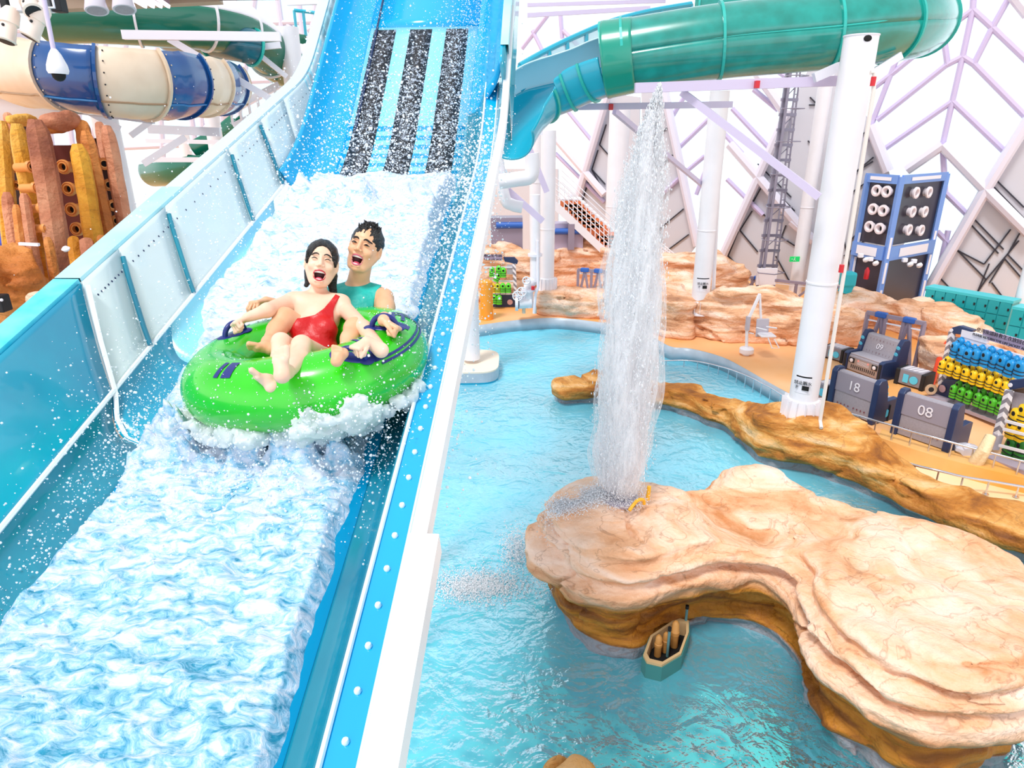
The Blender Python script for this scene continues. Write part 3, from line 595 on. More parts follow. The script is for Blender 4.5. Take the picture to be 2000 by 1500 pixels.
cloud(2600, 6.1, .6, -1.1, .35, .06, .12, .002, .010)
cloud(1500, 4.6, .9, -2.15, .10, .35, .22, .002, .008)
cloud(1800, 3.5, .6, -.55, .14, .3, .18, .003, .012)
cloud(3800, 7.4, 1.2, -.80, .15, .08, .10, .003, .010)
cloud(2600, SB-.02, .10, TC_U, .33, .05, .13, .003, .010)
cloud(1500, 4.4, .5, -.55, .10, .35, .14, .003, .014)
cloud(1500, 7.4, .9, -1.85, .15, .06, .08, .002, .007)
cloud(900, 1.0, .5, -1.95, .1, .05, .08)
droplets('water_spray', np.concatenate(P_), np.concatenate(R_), SPRAY, 'cloud of white water droplets splashing around the riders on the slide', 'water spray')
# ------------------------------------------------------------------ inner tube
def nrm(v): v = Vector(v); v.normalize(); return v
TP = P(603, 712, 3.15)
TN = nrm(N0*0.15+UP*0.85); TN = nrm(TN - SU*math.sin(math.radians(7.0)))
TX = nrm(SU - TN*SU.dot(TN)); TY = TN.cross(TX)
TA, TB, TR = 0.400, 0.335, 0.165
def sgp(v, p): return math.copysign(abs(v)**p, v)
def tub(th, ph, off=0.0, rs=1.0):
    c, s = math.cos(th), math.sin(th); e = 0.86
    ctr = TX*(TA*sgp(c, e))+TY*(TB*sgp(s, e)); t = Vector((TX*(c*TB)+TY*(s*TA))); t.normalize()
    w = 1+0.012*math.cos(8*th); return TP+ctr+(t*math.cos(ph)+TN*math.sin(ph)*0.98)*(TR*w*rs+off)
GREEN = mat('green_vinyl', '#2fcf12', 0.22, spec=0.6, coat=0.5, col2='#22b80c', nscale=2)
TNAVY = mat('navy_vinyl', '#1c2a78', 0.35)
ring = empty('inflatable_tube', TP); tag(ring, 'bright green inflatable two-seat tube with navy stripes and handles on the slide', 'inflatable tube')
MB().grid([[tub(2*math.pi*i/96, 2*math.pi*j/36) for j in range(36)] for i in range(96)], close_u=True, close_v=True).build('tube_body', GREEN, ring, smooth=True)
MB().add([TP+TX*(TA*.9*math.cos(a))+TY*(TB*.9*math.sin(a))-TN*.10 for a in [2*math.pi*i/32 for i in range(32)]], [tuple(range(32))]).build('tube_floor', GREEN, ring, thick=0.01)
def stripe(t0, t1, p0, p1, n=14, parent=ring, name='printed_stripe', m=None):
    t0, t1, p0, p1 = map(math.radians, (t0, t1, p0, p1))
    rows = [[tub(t0+(t1-t0)*i/n, p0+(p1-p0)*j/6, 0.0025) for j in range(7)] for i in range(n+1)]
    MB().grid(rows).build(name, m or TNAVY, parent, smooth=True)
# bracket shaped stripes (angles: 0 = viewer's right, 90 = far side, 270 = near side)
for a, b in ((-38, 26),):
    stripe(a, b, 34, 38); stripe(a+3, b-3, 27, 31)
    stripe(a, a+3, 36, 105, 3); stripe(a+6, a+9, 36, 100, 3); stripe(b-3, b, 36, 110, 3); stripe(b-9, b-6, 36, 104, 3)
stripe(-2, 2, 48, 95, 3); stripe(6, 24, 60, 66); stripe(6, 24, 76, 82)
stripe(140, 176, 60, 66); stripe(143, 176, 76, 82); stripe(150, 172, 92, 98)
stripe(243, 246, 52, 84, 3); stripe(248, 254, 52, 84, 3)
def handle(p, along, nrmv, w=0.11, h=0.055, label=None):
    along = nrm(along); nz = nrm(nrmv); along = nrm(along-nz*along.dot(nz)); side = nz.cross(along)
    hd = MB(); pts = []
    for i in range(13):
        a = math.pi*i/12; pts.append(Vector(p)+along*(-math.cos(a)*w/2)+nz*(math.sin(a)*h+.004))
    hd.tube(pts, 0.0125, 10); o = hd.build('handle', TNAVY, ring, smooth=True)
    pad = MB()
    for sgn in (-1, 1): pad.ball(Vector(p)+along*(sgn*w/2*1.05), (.036, .030, .010), 14, Matrix((along, side, nz)).transposed())
    pad.ball(Vector(p), (.07, .028, .007), 16, Matrix((along, side, nz)).transposed()); pad.build('handle_pad', TNAVY, o, smooth=True)
def tpt(px, py):                                                   # nearest tube surface point on a sight line
    best = None; r = ray(px, py); r.normalize()
    for i in range(120):
        for j in range(40):
            q = tub(2*math.pi*i/120, 2*math.pi*j/40); d = (q-CAM); k = d.dot(r); e = (d-r*k).length
            if e < 0.012 and (best is None or k < best[0]): best = (k, q, (q-tub(2*math.pi*i/120, 2*math.pi*j/40, rs=0.5)).normalized(), 2*math.pi*i/120)
    return best
def dtube(px, py, d=0.0):
    t = tpt(px, py); return (t[1]-CAM).dot(CF)-d if t else 2.9
# ------------------------------------------------------------------ people
class Body:
    def __init__(s): s.ops = []
    def cap(s, a, b, ra, rb=None, k=0.02, mode='u'): s.ops.append(('c', Vector(a), Vector(b), ra, ra if rb is None else rb, k, mode)); return s
    def ell(s, c, r, R=None, k=0.02, mode='u'): s.ops.append(('e', Vector(c), r, R, k, mode)); return s
    def chain(s, pts, rs, k=0.02):
        for i in range(len(pts)-1): s.cap(pts[i], pts[i+1], rs[i], rs[i+1], k)
        return s
    def field(s, vox, grow=0.0):
        ps = [];
        for o in s.ops:
            if o[-1] != 'u': continue
            if o[0] == 'c': ps += [(o[1], max(o[3], o[4])), (o[2], max(o[3], o[4]))]
            else: ps.append((o[1], max(o[2])))
        lo = [min(p[i]-r for p, r in ps)-.03 for i in range(3)]; hi = [max(p[i]+r for p, r in ps)+.03 for i in range(3)]
        F = Field(lo, hi, vox)
        for o in s.ops:
            if o[0] == 'c': F.cap(o[1], o[2], o[3]+grow, o[4]+grow, o[5], o[6])
            else: F.ell(o[1], [q+grow for q in o[2]], o[3], o[4], o[5])
        return F
def fat(F, p):
    q = (np.array(p)-F.lo)/F.vox; i = np.clip(np.floor(q).astype(int), 0, F.n-2); f = q-i; g = F.g[i[0]:i[0]+2, i[1]:i[1]+2, i[2]:i[2]+2]
    g = g[0]*(1-f[0])+g[1]*f[0]; g = g[0]*(1-f[1])+g[1]*f[1]; return float(g[0]*(1-f[2])+g[1]*f[2])
def project(Pw):
    d = Pw-np.array(CAM); z = d@np.array(CF); return 1000+FP*(d@np.array(CR))/z, 750-FP*(d@np.array(CU))/z
def polysdf(px, py, poly):
    d = np.full(px.shape, 1e9); sgn = np.ones(px.shape); n = len(poly)
    for i in range(n):
        x0, y0 = poly[i]; x1, y1 = poly[(i+1) % n]; ex, ey = x1-x0, y1-y0; wx, wy = px-x0, py-y0
        t = np.clip((wx*ex+wy*ey)/(ex*ex+ey*ey+1e-9), 0, 1); d = np.minimum(d, (wx-ex*t)**2+(wy-ey*t)**2)
        c1 = py >= y0; c2 = py < y1; c3 = ex*wy > ey*wx; f = (c1 & c2 & c3) | (~c1 & ~c2 & ~c3); sgn = np.where(f, -sgn, sgn)
    return sgn*np.sqrt(d)
def clip_poly(F, poly, depth=3.2):
    n = F.n; X, Y, Z = np.meshgrid(*[F.lo[i]+np.arange(n[i])*F.vox for i in range(3)], indexing='ij')
    px, py = project(np.stack([X, Y, Z], -1)); F.g = np.maximum(F.g, (polysdf(px, py, poly)*depth/FP)).astype(np.float32)
def Rm(x, y, z): return [[x[0], y[0], z[0]], [x[1], y[1], z[1]], [x[2], y[2], z[2]]]
class Head:
    def __init__(s, c, fwd, roll, sc=1.0):
        s.c = Vector(c); f = nrm(fwd); s.y = -f; up = CU*math.cos(roll)+CR*math.sin(roll); s.z = nrm(up-f*up.dot(f)); s.x = s.y.cross(s.z); s.s = sc
    def w(s, x, y, z): return s.c+(s.x*x+s.y*y+s.z*z)*s.s
    def R(s): return Rm(s.x, s.y, s.z)
    def loc(s, P_): d = np.asarray(P_)-np.array(s.c); return np.stack([d@np.array(s.x), d@np.array(s.y), d@np.array(s.z)], -1)/s.s
    def e(s, b, c, r, k=0.012, mode='u'): b.ell(s.w(*c), [q*s.s for q in r], s.R(), k, mode)
    def k(s, b, a, c, ra, rb, k=0.008, mode='u'): b.cap(s.w(*a), s.w(*c), ra*s.s, rb*s.s, k, mode)
def head_ops(b, H, male=False):
    H.e(b, (0, .015, .030), (.074, .090, .083), .02)
    H.e(b, (0, -.018, -.022), (.064, .068, .082), .02)
    H.e(b, (0, -.030, -.075), (.046 if not male else .050, .046, .046), .022)
    H.e(b, (0, -.062, -.108), (.020, .017, .015), .02)
    jw = .046 if not male else .051
    for s in (-1, 1):
        H.k(b, (s*.056, .005, -.040), (s*jw*.62, -.045, -.100), .018, .015, .02)
        H.e(b, (s*.038, -.064, -.022), (.022, .018, .019), .016)       # cheek raised by the laugh
        H.e(b, (s*.076, .008, -.008), (.009, .018, .031), .006)         # ear
        H.e(b, (s*.081, .000, -.006), (.005, .009, .017), .003, 's')
    H.k(b, (-.034, -.080, .034), (.034, -.080, .034), .007, .007, .014)  # brow
    for s in (-1, 1): H.e(b, (s*.031, -.099, .014), (.019, .014, .010), .010, 's')
    for s in (-1, 1): H.e(b, (s*.031, -.077, .012), (.0155, .010, .0095), .004)
    H.k(b, (0, -.084, .026), (0, -.102, -.014), .0065, .0095, .010)      # nose
    for s in (-1, 1): H.e(b, (s*.0125, -.093, -.020), (.0085, .010, .0075), .005)
    for s in (-1, 1): H.e(b, (s*.0065, -.099, -.0275), (.003, .004, .003), .002, 's')
    H.k(b, (-.020, -.083, -.040), (.020, -.083, -.040), .0055, .0055, .008)
    H.k(b, (-.015, -.078, -.094), (.015, -.078, -.094), .0065, .0065, .008)
    H.e(b, (0, -.086, -.066), (.0265, .034, .0235), .003, 's')            # open mouth
    H.e(b, (0, -.086, -.058), (.0290, .030, .0150), .003, 's')
def surf(F, H, x, z, y0=-.135, y1=-.02):
    y = y0
    while y < y1:
        if fat(F, H.w(x, y, z)) < 0: return y
        y += .0008
    return y1
def face_parts(root, F, H, lipm, browm, male):
    def curve(name, pts, rs, m, out=0.0005, parent=root):
        q = []
        for x, z in pts: q.append(H.w(x, surf(F, H, x, z)-out, z))
        return MB().tube(q, [r*H.s for r in rs], 8).build(name, m, parent, smooth=True)
    for s in (-1, 1):
        n = 9; curve('eyebrow', [(s*(.012+.036*i/n), .031+.0075*math.sin(math.pi*(i/n)**.7)-.004*i/n) for i in range(n+1)], [(.0017+.0016*math.sin(math.pi*i/n))*(1.6 if male else 1.15) for i in range(n+1)], browm)
        curve('eyelashes', [(s*(.0165+.029*i/n), .0095+.0060*math.sin(math.pi*i/n)) for i in range(n+1)], [.0008+.0018*math.sin(math.pi*i/n) for i in range(n+1)], browm, 0.001)
        if male: curve('eye_slit', [(s*(.021+.020*i/n), .0085+.0022*math.sin(math.pi*i/n)) for i in range(n+1)], [.0006+.0020*math.sin(math.pi*i/n) for i in range(n+1)], mat('eye_dark', '#2b1c18', .2) if 'eye_dark' not in MATS else MATS['eye_dark'], 0.0002)
        if male: curve('laugh_line', [(s*(.017+.019*i/n), -.018-.036*(i/n)) for i in range(n+1)], [.0007]*(n+1), MATS['crease'], -0.0003)
    # lips follow the rim of the mouth
    pts = []
    for i in range(36):
        a = 2*math.pi*i/36; x = .0285*math.cos(a); sn = math.sin(a); z = -.064+(.0215*abs(sn)**.8 if sn > 0 else -.0270*abs(sn))
        ys = min(surf(F, H, x*1.06, -.064+(z+.064)*1.10), -.058); pts.append(H.w(x, ys+.001, z))
    rs = [(.0020+.0022*abs(math.sin(2*math.pi*i/36)))*H.s for i in range(36)]
    MB().tube(pts, rs, 8, closed=True).build('lips', lipm, root, smooth=True)
    for (z0, z1, r, nm, w) in ((-.0425, -.0545, .034, 'upper_teeth', 38), (-.0835, -.0885, .029, 'lower_teeth', 30)):
        rows = []
        for i in range(17):
            a = math.radians(-w*1.25+w*2.5*i/16); rows.append([H.w(r*math.sin(a)*1.02, -.054-.029*math.cos(a), z) for z in (z0, (z0+z1)/2, z1-.0008*abs(math.sin(i*math.pi/2)))])
        MB().grid(rows).build(nm, MATS['teeth'], root, smooth=True, thick=.003)
    tg = MB().ball(H.w(0, -.062, -.082), (.016*H.s, .022*H.s, .008*H.s), 16, Matrix(H.R())); tg.build('tongue', MATS['tongue'], root, smooth=True)
mat('crease', '#c98f74', .6); mat('teeth', '#f6f3ee', .25); mat('tongue', '#d4566a', .35); mat('lip_red', '#c23a48', .3); mat('lip_pink', '#c8667a', .35); mat('mouth_dark', '#4a0d14', .5)
HAIR = mat('black_hair', '#0e0c0e', .32, spec=0.6, noise=0.5, nscale=60, bump=0.6, bscale=90)
def skin(name, c, c2):
    m = mat(name, c, .48, col2=c2, nscale=9); b = m.node_tree.nodes['Principled BSDF']; b.inputs['Subsurface Weight'].default_value = 0.12; b.inputs['Subsurface Radius'].default_value = (.02, .008, .004); b.inputs['Subsurface Scale'].default_value = 0.5; return m
SKW = skin('fair_skin', '#f0ccb4', '#e9bea3'); SKM = skin('warm_skin', '#e8b894', '#dfa880')
def hand(b, wrist, dirv, palm, side, s=1.0, curl=(50, 60, 45), thumb=(0.4, 0.3), spread=3):
    """dirv: wrist -> knuckles; palm: direction the palm faces; side: +1/-1 thumb side along dirv x palm"""
    d = nrm(dirv); n = nrm(Vector(palm)-d*Vector(palm).dot(d)); sd_ = d.cross(n)*side; L = .078*s
    for k in (-1, -.33, .33, 1): b.cap(Vector(wrist)+sd_*(k*.014*s), Vector(wrist)+d*L+sd_*(k*.028*s), .0125*s, .0115*s, .010)
    for i, (o, ln) in enumerate(((.030, .92), (.010, 1.0), (-.011, .94), (-.030, .76))):
        p = Vector(wrist)+d*(L*(1-.04*abs(i-1)))+sd_*(o*s); a = 0; ax = nrm(d.cross(n)); cur = nrm(d+sd_*(o*s)*spread)
        for j, (sl, cl) in enumerate(zip((.040, .026, .020), curl)):
            a += math.radians(cl*(1+.08*i)); v = cur*math.cos(a)+n*math.sin(a); q = p+v*(sl*ln*s); r = (.0090, .0085, .0078, .0066)
            b.cap(p, q, r[j]*s, r[j+1]*s, .0012); p = q
    t0 = Vector(wrist)+d*(.020*s)+sd_*(.020*s)+n*.006*s; t1 = t0+nrm(sd_*.55+d*.85+n*thumb[0])*(.034*s); t2 = t1+nrm(d*.9+sd_*.05+n*(thumb[0]+thumb[1]))*(.028*s); t3 = t2+nrm(d*.75-sd_*.25+n*(thumb[0]+2*thumb[1]))*(.020*s)
    b.chain([t0, t1, t2, t3], [.0125*s, .0105*s, .0092*s, .0072*s], .004)
def foot(b, ankle, heel, ball_, solen, big, s=1.0, r=.030):
    """heel -> ball of the foot; solen: the way the sole faces; big: direction of the big-toe side"""
    heel = Vector(heel); ball_ = Vector(ball_); f = nrm(ball_-heel); n = nrm(Vector(solen)-f*Vector(solen).dot(f)); w = nrm(Vector(big)-f*Vector(big).dot(f)-n*Vector(big).dot(n))
    b.ell(heel, (r*.92*s,)*3, None, .015); b.cap(Vector(ankle), heel-n*.012*s, .027*s, .026*s, .02)
    mid = (heel+ball_)/2-n*.008*s; b.cap(heel, mid-w*.008*s, .024*s, .020*s, .015); b.cap(mid-n*.004*s, ball_+w*.014*s, .022*s, .019*s, .015); b.cap(mid-w*.008*s, ball_-w*.018*s, .018*s, .016*s, .015)
    b.cap(Vector(ankle), mid-n*.012*s, .026*s, .02*s, .02)
    for i, (o, ln, rr) in enumerate(((.026, .034, .0125), (.010, .036, .0088), (-.004, .032, .0082), (-.017, .027, .0078), (-.028, .021, .0074))):
        a = ball_+w*(o*s)+f*(.010*s)-n*.003; c = a+f*(ln*s)+n*.002; b.cap(a, c, rr*s*.86, rr*s*1.05, .003)
def finish(name, b, H, m, vox, root_loc, label):
    root = empty(name, root_loc); tag(root, label, 'person')
    F = b.field(vox); v, q = F.mesh(); body = npmesh('body', v, q, [m, MATS['mouth_dark']], root)
    l = H.loc(v); e = np.minimum((l[:, 0]/.0280)**2+((l[:, 1]+.086)/.0355)**2+((l[:, 2]+.066)/.0250)**2, (l[:, 0]/.0305)**2+((l[:, 1]+.086)/.0315)**2+((l[:, 2]+.058)/.0165)**2); ins = (e < 1.0)
    fm_ = ins[q].all(1); body.data.polygons.foreach_set('material_index', fm_.astype(np.int32)) if len(body.data.polygons) == len(fm_) else None
    return root, F
def frame_from(a, b_):                                              # spine frame
    z = nrm(Vector(b_)-Vector(a)); x = nrm(CR-z*CR.dot(z)); y = z.cross(x); return Rm(x, y, z)
# ---- woman in front
wb = Body(); tor = Body()
hip = P(610, 694, 3.20); chest = P(617, 622, 3.27); nb = P(619, 585, 3.31); Rt = frame_from(hip, nb)
for B_ in (wb, tor):
    B_.ell(hip, (.135, .10, .08), Rt, .03).ell(P(611, 664, 3.22), (.100, .078, .09), Rt, .04).ell(chest, (.118, .080, .110), Rt, .04)
    B_.ell(P(585, 640, 3.185), (.052, .045, .050), Rt, .03).ell(P(636, 642, 3.19), (.052, .045, .050), Rt, .03)
    B_.cap(P(574, 590, 3.28), P(664, 594, 3.30), .046, .046, .03)
hw = Head(P(628, 514, 3.30), -ray(628, 514)+CU*0.10-CR*0.04, math.radians(7), 1.0)
wb.cap(P(619, 592, 3.33), hw.w(0, .03, -.06), .041, .038, .02)
wb.cap(P(619, 578, 3.34), P(575, 586, 3.30), .030, .038, .03).cap(P(622, 578, 3.34), P(668, 592, 3.31), .030, .038, .03)
head_ops(wb, hw)
# her right arm (viewer's left), hand on the handle
sh = P(566, 590, 3.27); el = P(522, 606, 3.10); wr = P(483, 620, 3.03)
wb.chain([sh, el, wr], [.041, .033, .022], .015)
hand(wb, wr+(el-wr)*.02, P(462, 630, 3.00)-wr, -CU*1.0-CF*0.1+CR*0.1, -1, .90, (75, 85, 60), (.25, .2))
# her left arm, elbow out on the tube, hand on the handle
sh2 = P(676, 606, 3.28); el2 = P(744, 684, dtube(742, 700, .04)); wr2 = P(717, 666, dtube(716, 690, .06))
wb.chain([sh2, P(710, 640, 3.08), el2], [.039, .033, .028], .02).chain([el2, wr2], [.030, .0215], .015)
hand(wb, wr2, P(697, 678, dtube(697, 698, .075))-wr2, -CU*0.9+CF*0.25, 1, .86, (78, 85, 60), (.25, .2))
# legs crossed over the front of the tube
rk = P(549, 668, 2.93); lk = P(589, 674, 2.90)
wb.chain([P(588, 700, 3.14), rk], [.060, .041], .02); wb.chain([P(634, 706, 3.14), lk], [.062, .043], .02)
ra_ = P(542, 742, 2.74); la_ = P(564, 726, 2.65)
wb.chain([rk, P(548, 700, 2.85), ra_], [.041, .040, .023], .012); wb.chain([lk, P(584, 702, 2.79), la_], [.043, .043, .024], .012)
foot(wb, P(560, 726, 2.62), P(550, 733, 2.555), P(548, 703, 2.560), -CF-CU*.1-CR*.1, CR, 1.0)
foot(wb, ra_, P(530, 756, 2.69), P(503, 735, 2.66), -CF*.5-CU*.55-CR*.6, -CU*.4+CR*.1-CF*.3, .84)
WOMAN, Fw = finish('person', wb, hw, SKW, .0036, hip-UP*.1, 'laughing woman in a red one-shoulder swimsuit riding in front of the green tube')
face_parts(WOMAN, Fw, hw, MATS['lip_red'], HAIR, False)
def px2(l): return [(340+x*.32, 400+y*.32) for x, y in l]
F = tor.field(.0036, .0065)
clip_poly(F, px2([(672, 706), (700, 697), (780, 690), (860, 672), (915, 632), (955, 585), (986, 545), (1012, 558), (985, 610), (972, 650), (975, 705), (1000, 755), (1010, 790), (1000, 860), (1010, 960), (800, 960), (690, 900), (655, 800)]), 3.2)
v, q = F.mesh(); RSUIT = mat('red_swimsuit', '#c20a12', .42, spec=.5, bump=.25, bscale=14); npmesh('swimsuit', v, q, RSUIT, WOMAN)
def hair_mesh(root, ops, vox, H, amp, fr, name='hair', aniso=(1, 1, 1)):
    F = ops.field(vox); n = F.n; X, Y, Z = np.meshgrid(*[F.lo[i]+np.arange(n[i])*F.vox for i in range(3)], indexing='ij')
    l = H.loc(np.stack([X, Y, Z], -1)); ang = np.arctan2(l[..., 0], l[..., 2]+.02)
    F.g = (F.g+amp*fbm(ang*fr*aniso[0], l[..., 1]*22*aniso[1], l[..., 2]*22*aniso[2], 3, 77)).astype(np.float32)
    v, q = F.mesh(); return npmesh(name, v, q, HAIR, root)
hb = Body(); hw.e(hb, (0, .018, .031), (.0810, .097, .0900), .01)
hw.e(hb, (0, -.118, -.020), (.071, .096, .122), .006, 's'); hw.e(hb, (0, -.02, -.13), (.12, .10, .085), .01, 's')
for s in (-1, 1): hw.e(hb, (s*.056, .040, -.040), (.024, .040, .050), .015); hw.e(hb, (s*.068, -.030, .020), (.010, .022, .036), .010)
hw.k(hb, (.052, .040, -.060), (.075, .045, -.150), .026, .018, .02); hw.k(hb, (-.045, .045, -.060), (-.062, .045, -.115), .022, .012, .02)
hair_mesh(WOMAN, hb, .003, hw, .0032, 9, aniso=(1, .25, .5))
# ---- man behind
mb_ = Body(); mt = Body()
mh = P(700, 690, 3.42); mn = P(700, 566, 3.52); Rn = frame_from(mh, mn)
for B_ in (mb_, mt):
    B_.ell(mh, (.15, .11, .09), Rn, .03).ell(P(699, 640, 3.46), (.135, .095, .12), Rn, .05).ell(P(701, 606, 3.50), (.165, .105, .125), Rn, .05)
    B_.cap(P(654, 582, 3.52), P(742, 584, 3.49), .052, .052, .04)
    B_.cap(P(690, 562, 3.54), P(655, 578, 3.53), .035, .045, .03).cap(P(705, 562, 3.54), P(738, 577, 3.50), .035, .045, .03)
hm = Head(P(713, 484, 3.42), -ray(713, 484)+CU*0.10-CR*0.30, math.radians(17), 1.05)
mb_.cap(P(696, 566, 3.53), hm.w(0, .015, -.075), .058, .052, .03)
head_ops(mb_, hm, True)
msh = P(750, 582, 3.46); mel = P(752, 622, 3.32); mwr = P(748, 640, 3.12)
mb_.chain([msh, P(753, 600, 3.40), mel], [.052, .046, .040], .02).chain([mel, mwr], [.040, .026], .015)
mwr = P(749, 626, dtube(750, 640, .05)); mb_.chain([mel, mwr], [.038, .026], .02)
hand(mb_, mwr, P(760, 632, dtube(755, 640, .07))-mwr, -CU*1.0, -1, .95, (78, 85, 60), (.25, .2))
mb_.chain([P(655, 590, 3.52), P(560, 602, 3.42), P(520, 588, 3.36)], [.048, .036, .024], .02); hand(mb_, P(520, 588, 3.36), P(505, 590, 3.32)-P(520, 588, 3.36), -CU, -1, .95, (45, 50, 35))
# his legs come round both sides of her
mk1 = P(556, 622, 3.16); ma1 = P(524, 668, 2.98)
mb_.chain([P(660, 690, 3.40), mk1], [.08, .052], .03).chain([mk1, P(540, 645, 3.10), ma1], [.050, .042, .027], .02)
foot(mb_, ma1, P(530, 683, 2.93), P(502, 679, 2.90), -CU*.7-CF*.4, -CF*.8+CR*.2, .86)
mk2 = P(694, 642, 3.12); ma2 = P(672, 688, 2.94)
mb_.chain([P(715, 690, 3.40), mk2], [.08, .052], .03).chain([mk2, P(684, 662, 3.04), ma2], [.050, .042, .027], .02)
foot(mb_, P(670, 690, dtube(664, 716, .04)), P(657, 705, dtube(660, 716, .07)), P(658, 691, dtube(660, 716, .065)), -CF-CR*.1, -CR, .68)
MAN, Fm = finish('person', mb_, hm, SKM, .0038, mh-UP*.1, 'laughing man in a teal sleeveless shirt seated behind the woman on the tube')
face_parts(MAN, Fm, hm, MATS['lip_pink'], HAIR, True)
F = mt.field(.0038, .008)
clip_poly(F, px2([(900, 360), (1035, 378), (1042, 405), (1052, 448), (1090, 468), (1150, 470), (1195, 450), (1222, 428), (1286, 468), (1245, 520), (1222, 585), (1214, 680), (1215, 800), (1150, 900), (850, 900)]), 3.45)
v, q = F.mesh(); npmesh('sleeveless_shirt', v, q, mat('teal_shirt', '#18c4b8', .55, bump=.5, bscale=9, col2='#0fa29c', nscale=6), MAN)
hb = Body(); hm.e(hb, (0, .020, .030), (.0800, .093, .088), .01); hm.e(hb, (0, -.120, -.035), (.078, .080, .100), .005, 's'); hm.e(hb, (0, -.02, -.115), (.12, .12, .095), .01, 's')
rr = random.Random(4)
for i in range(260):
    a = rr.uniform(-math.pi, math.pi); t = rr.uniform(0, .95); x = .060*math.sin(a)*t; y = .010+.070*math.cos(a)*t; z = .030+.086*math.sqrt(max(0, 1-(x/.078)**2-((y-.02)/.092)**2))
    if y < -.052: continue
    dx, dy, dz = rr.uniform(-.6, .5), rr.uniform(-.8, .3), rr.uniform(.5, 1.0); ln = rr.uniform(.012, .026)
    hm.k(hb, (x, y, z-.004), (x+dx*ln, y+dy*ln, z+dz*ln*.8), .0050, .0016, .002)
hair_mesh(MAN, hb, .0028, hm, .0035, 9)
# handles under the hands
for (x, y), al in (((462, 652), CR*.3+CU), ((690, 694), CR), ((752, 640), CR), ((508, 610), CR)):
    t = tpt(x, y)
    if t: handle(t[1], al, t[2])

# splash breaking over the front of the tube, and drops lying on it
rs_ = random.Random(21); lo_p = [1e9]*3; hi_p = [-1e9]*3; blobs = []
def crest(th0, th1, n, ph0, ph1, r0, r1, out=.02):
    for _ in range(n):
        th = math.radians(rs_.uniform(th0, th1)); ph = math.radians(rs_.uniform(ph0, ph1)); p = tub(th, ph, out+rs_.uniform(-.01, .03)); blobs.append((p, rs_.uniform(r0, r1)))
crest(276, 318, 200, -80, -20, .010, .034); crest(283, 292, 34, -35, -2, .006, .018); crest(300, 310, 40, -35, -2, .006, .020); crest(222, 262, 150, -85, -40, .010, .032); crest(196, 225, 90, -70, -25, .008, .022); crest(262, 280, 50, -85, -62, .010, .024)
crest(318, 350, 70, -70, -30, .008, .024)
ps_ = np.array([list(b[0]) for b in blobs]); F = Field(ps_.min(0)-.08, ps_.max(0)+.08, .0065)
for p, r in blobs: F.ell(p, (r, r, r), None, .012)
n3 = F.n; X, Y, Z = np.meshgrid(*[F.lo[k]+np.arange(n3[k])*F.vox for k in range(3)], indexing='ij'); F.g = (F.g+.030*fbm(X*30, Y*30, Z*30, 3, 9)).astype(np.float32)
v, q = F.mesh(); o = npmesh('splash_crest', v, q, SPRAY); tag(o, 'white splash crest breaking against the front of the green tube', 'water splash', kind='stuff')
dp = []; dr = []
for i in range(1500):
    th = rs_.uniform(0, 2*math.pi); ph = rs_.gauss(math.radians(20), .9); dp.append(tub(th, ph, .001)); dr.append(.0012+.0035*rs_.random()**3)
for p, r in blobs:
    for _ in range(3): dp.append(p+Vector((rs_.gauss(0, .05), rs_.gauss(-.02, .05), abs(rs_.gauss(0, .05))))); dr.append(.0015+.005*rs_.random()**3)
droplets('water_drops', [list(p) for p in dp], dr, SPRAY, 'small water drops beading on the green tube', 'water drops')
# ------------------------------------------------------------------ glazed hall behind
WP = Vector((2.6, 33.6, 0)); WD = Vector((16.9-2.6, 23.8-33.6, 0)).normalized(); WN = Vector((WD.y, -WD.x, 0)).normalized()
if WN.y > 0: WN = -WN
def W(x, y, off=0.0): return PL(x, y, WP+WN*off, WN)
MUL = mat('lilac_mullion', '#c6b8da', 0.4); TRUSS = mat('white_truss', '#dcd8e6', 0.35); PANEL = mat('grey_wall_panel', '#c9c9d2', 0.6, noise=0.04, nscale=.4); SEAM = mat('panel_joint', '#2d2c38', 0.6)
GLASS = clear('window_glass', '#f2f3fb', 0.10, 0.03)
def wallpoly(name, px, m, off=0.0, thick=0.06, label=None):
    mb = MB(); q = [W(x, y, off) for x, y in px]; mb.prism(q, -WN*thick); o = mb.build(name, m); o['kind'] = 'structure'
    if label: o['label'] = label
    return o
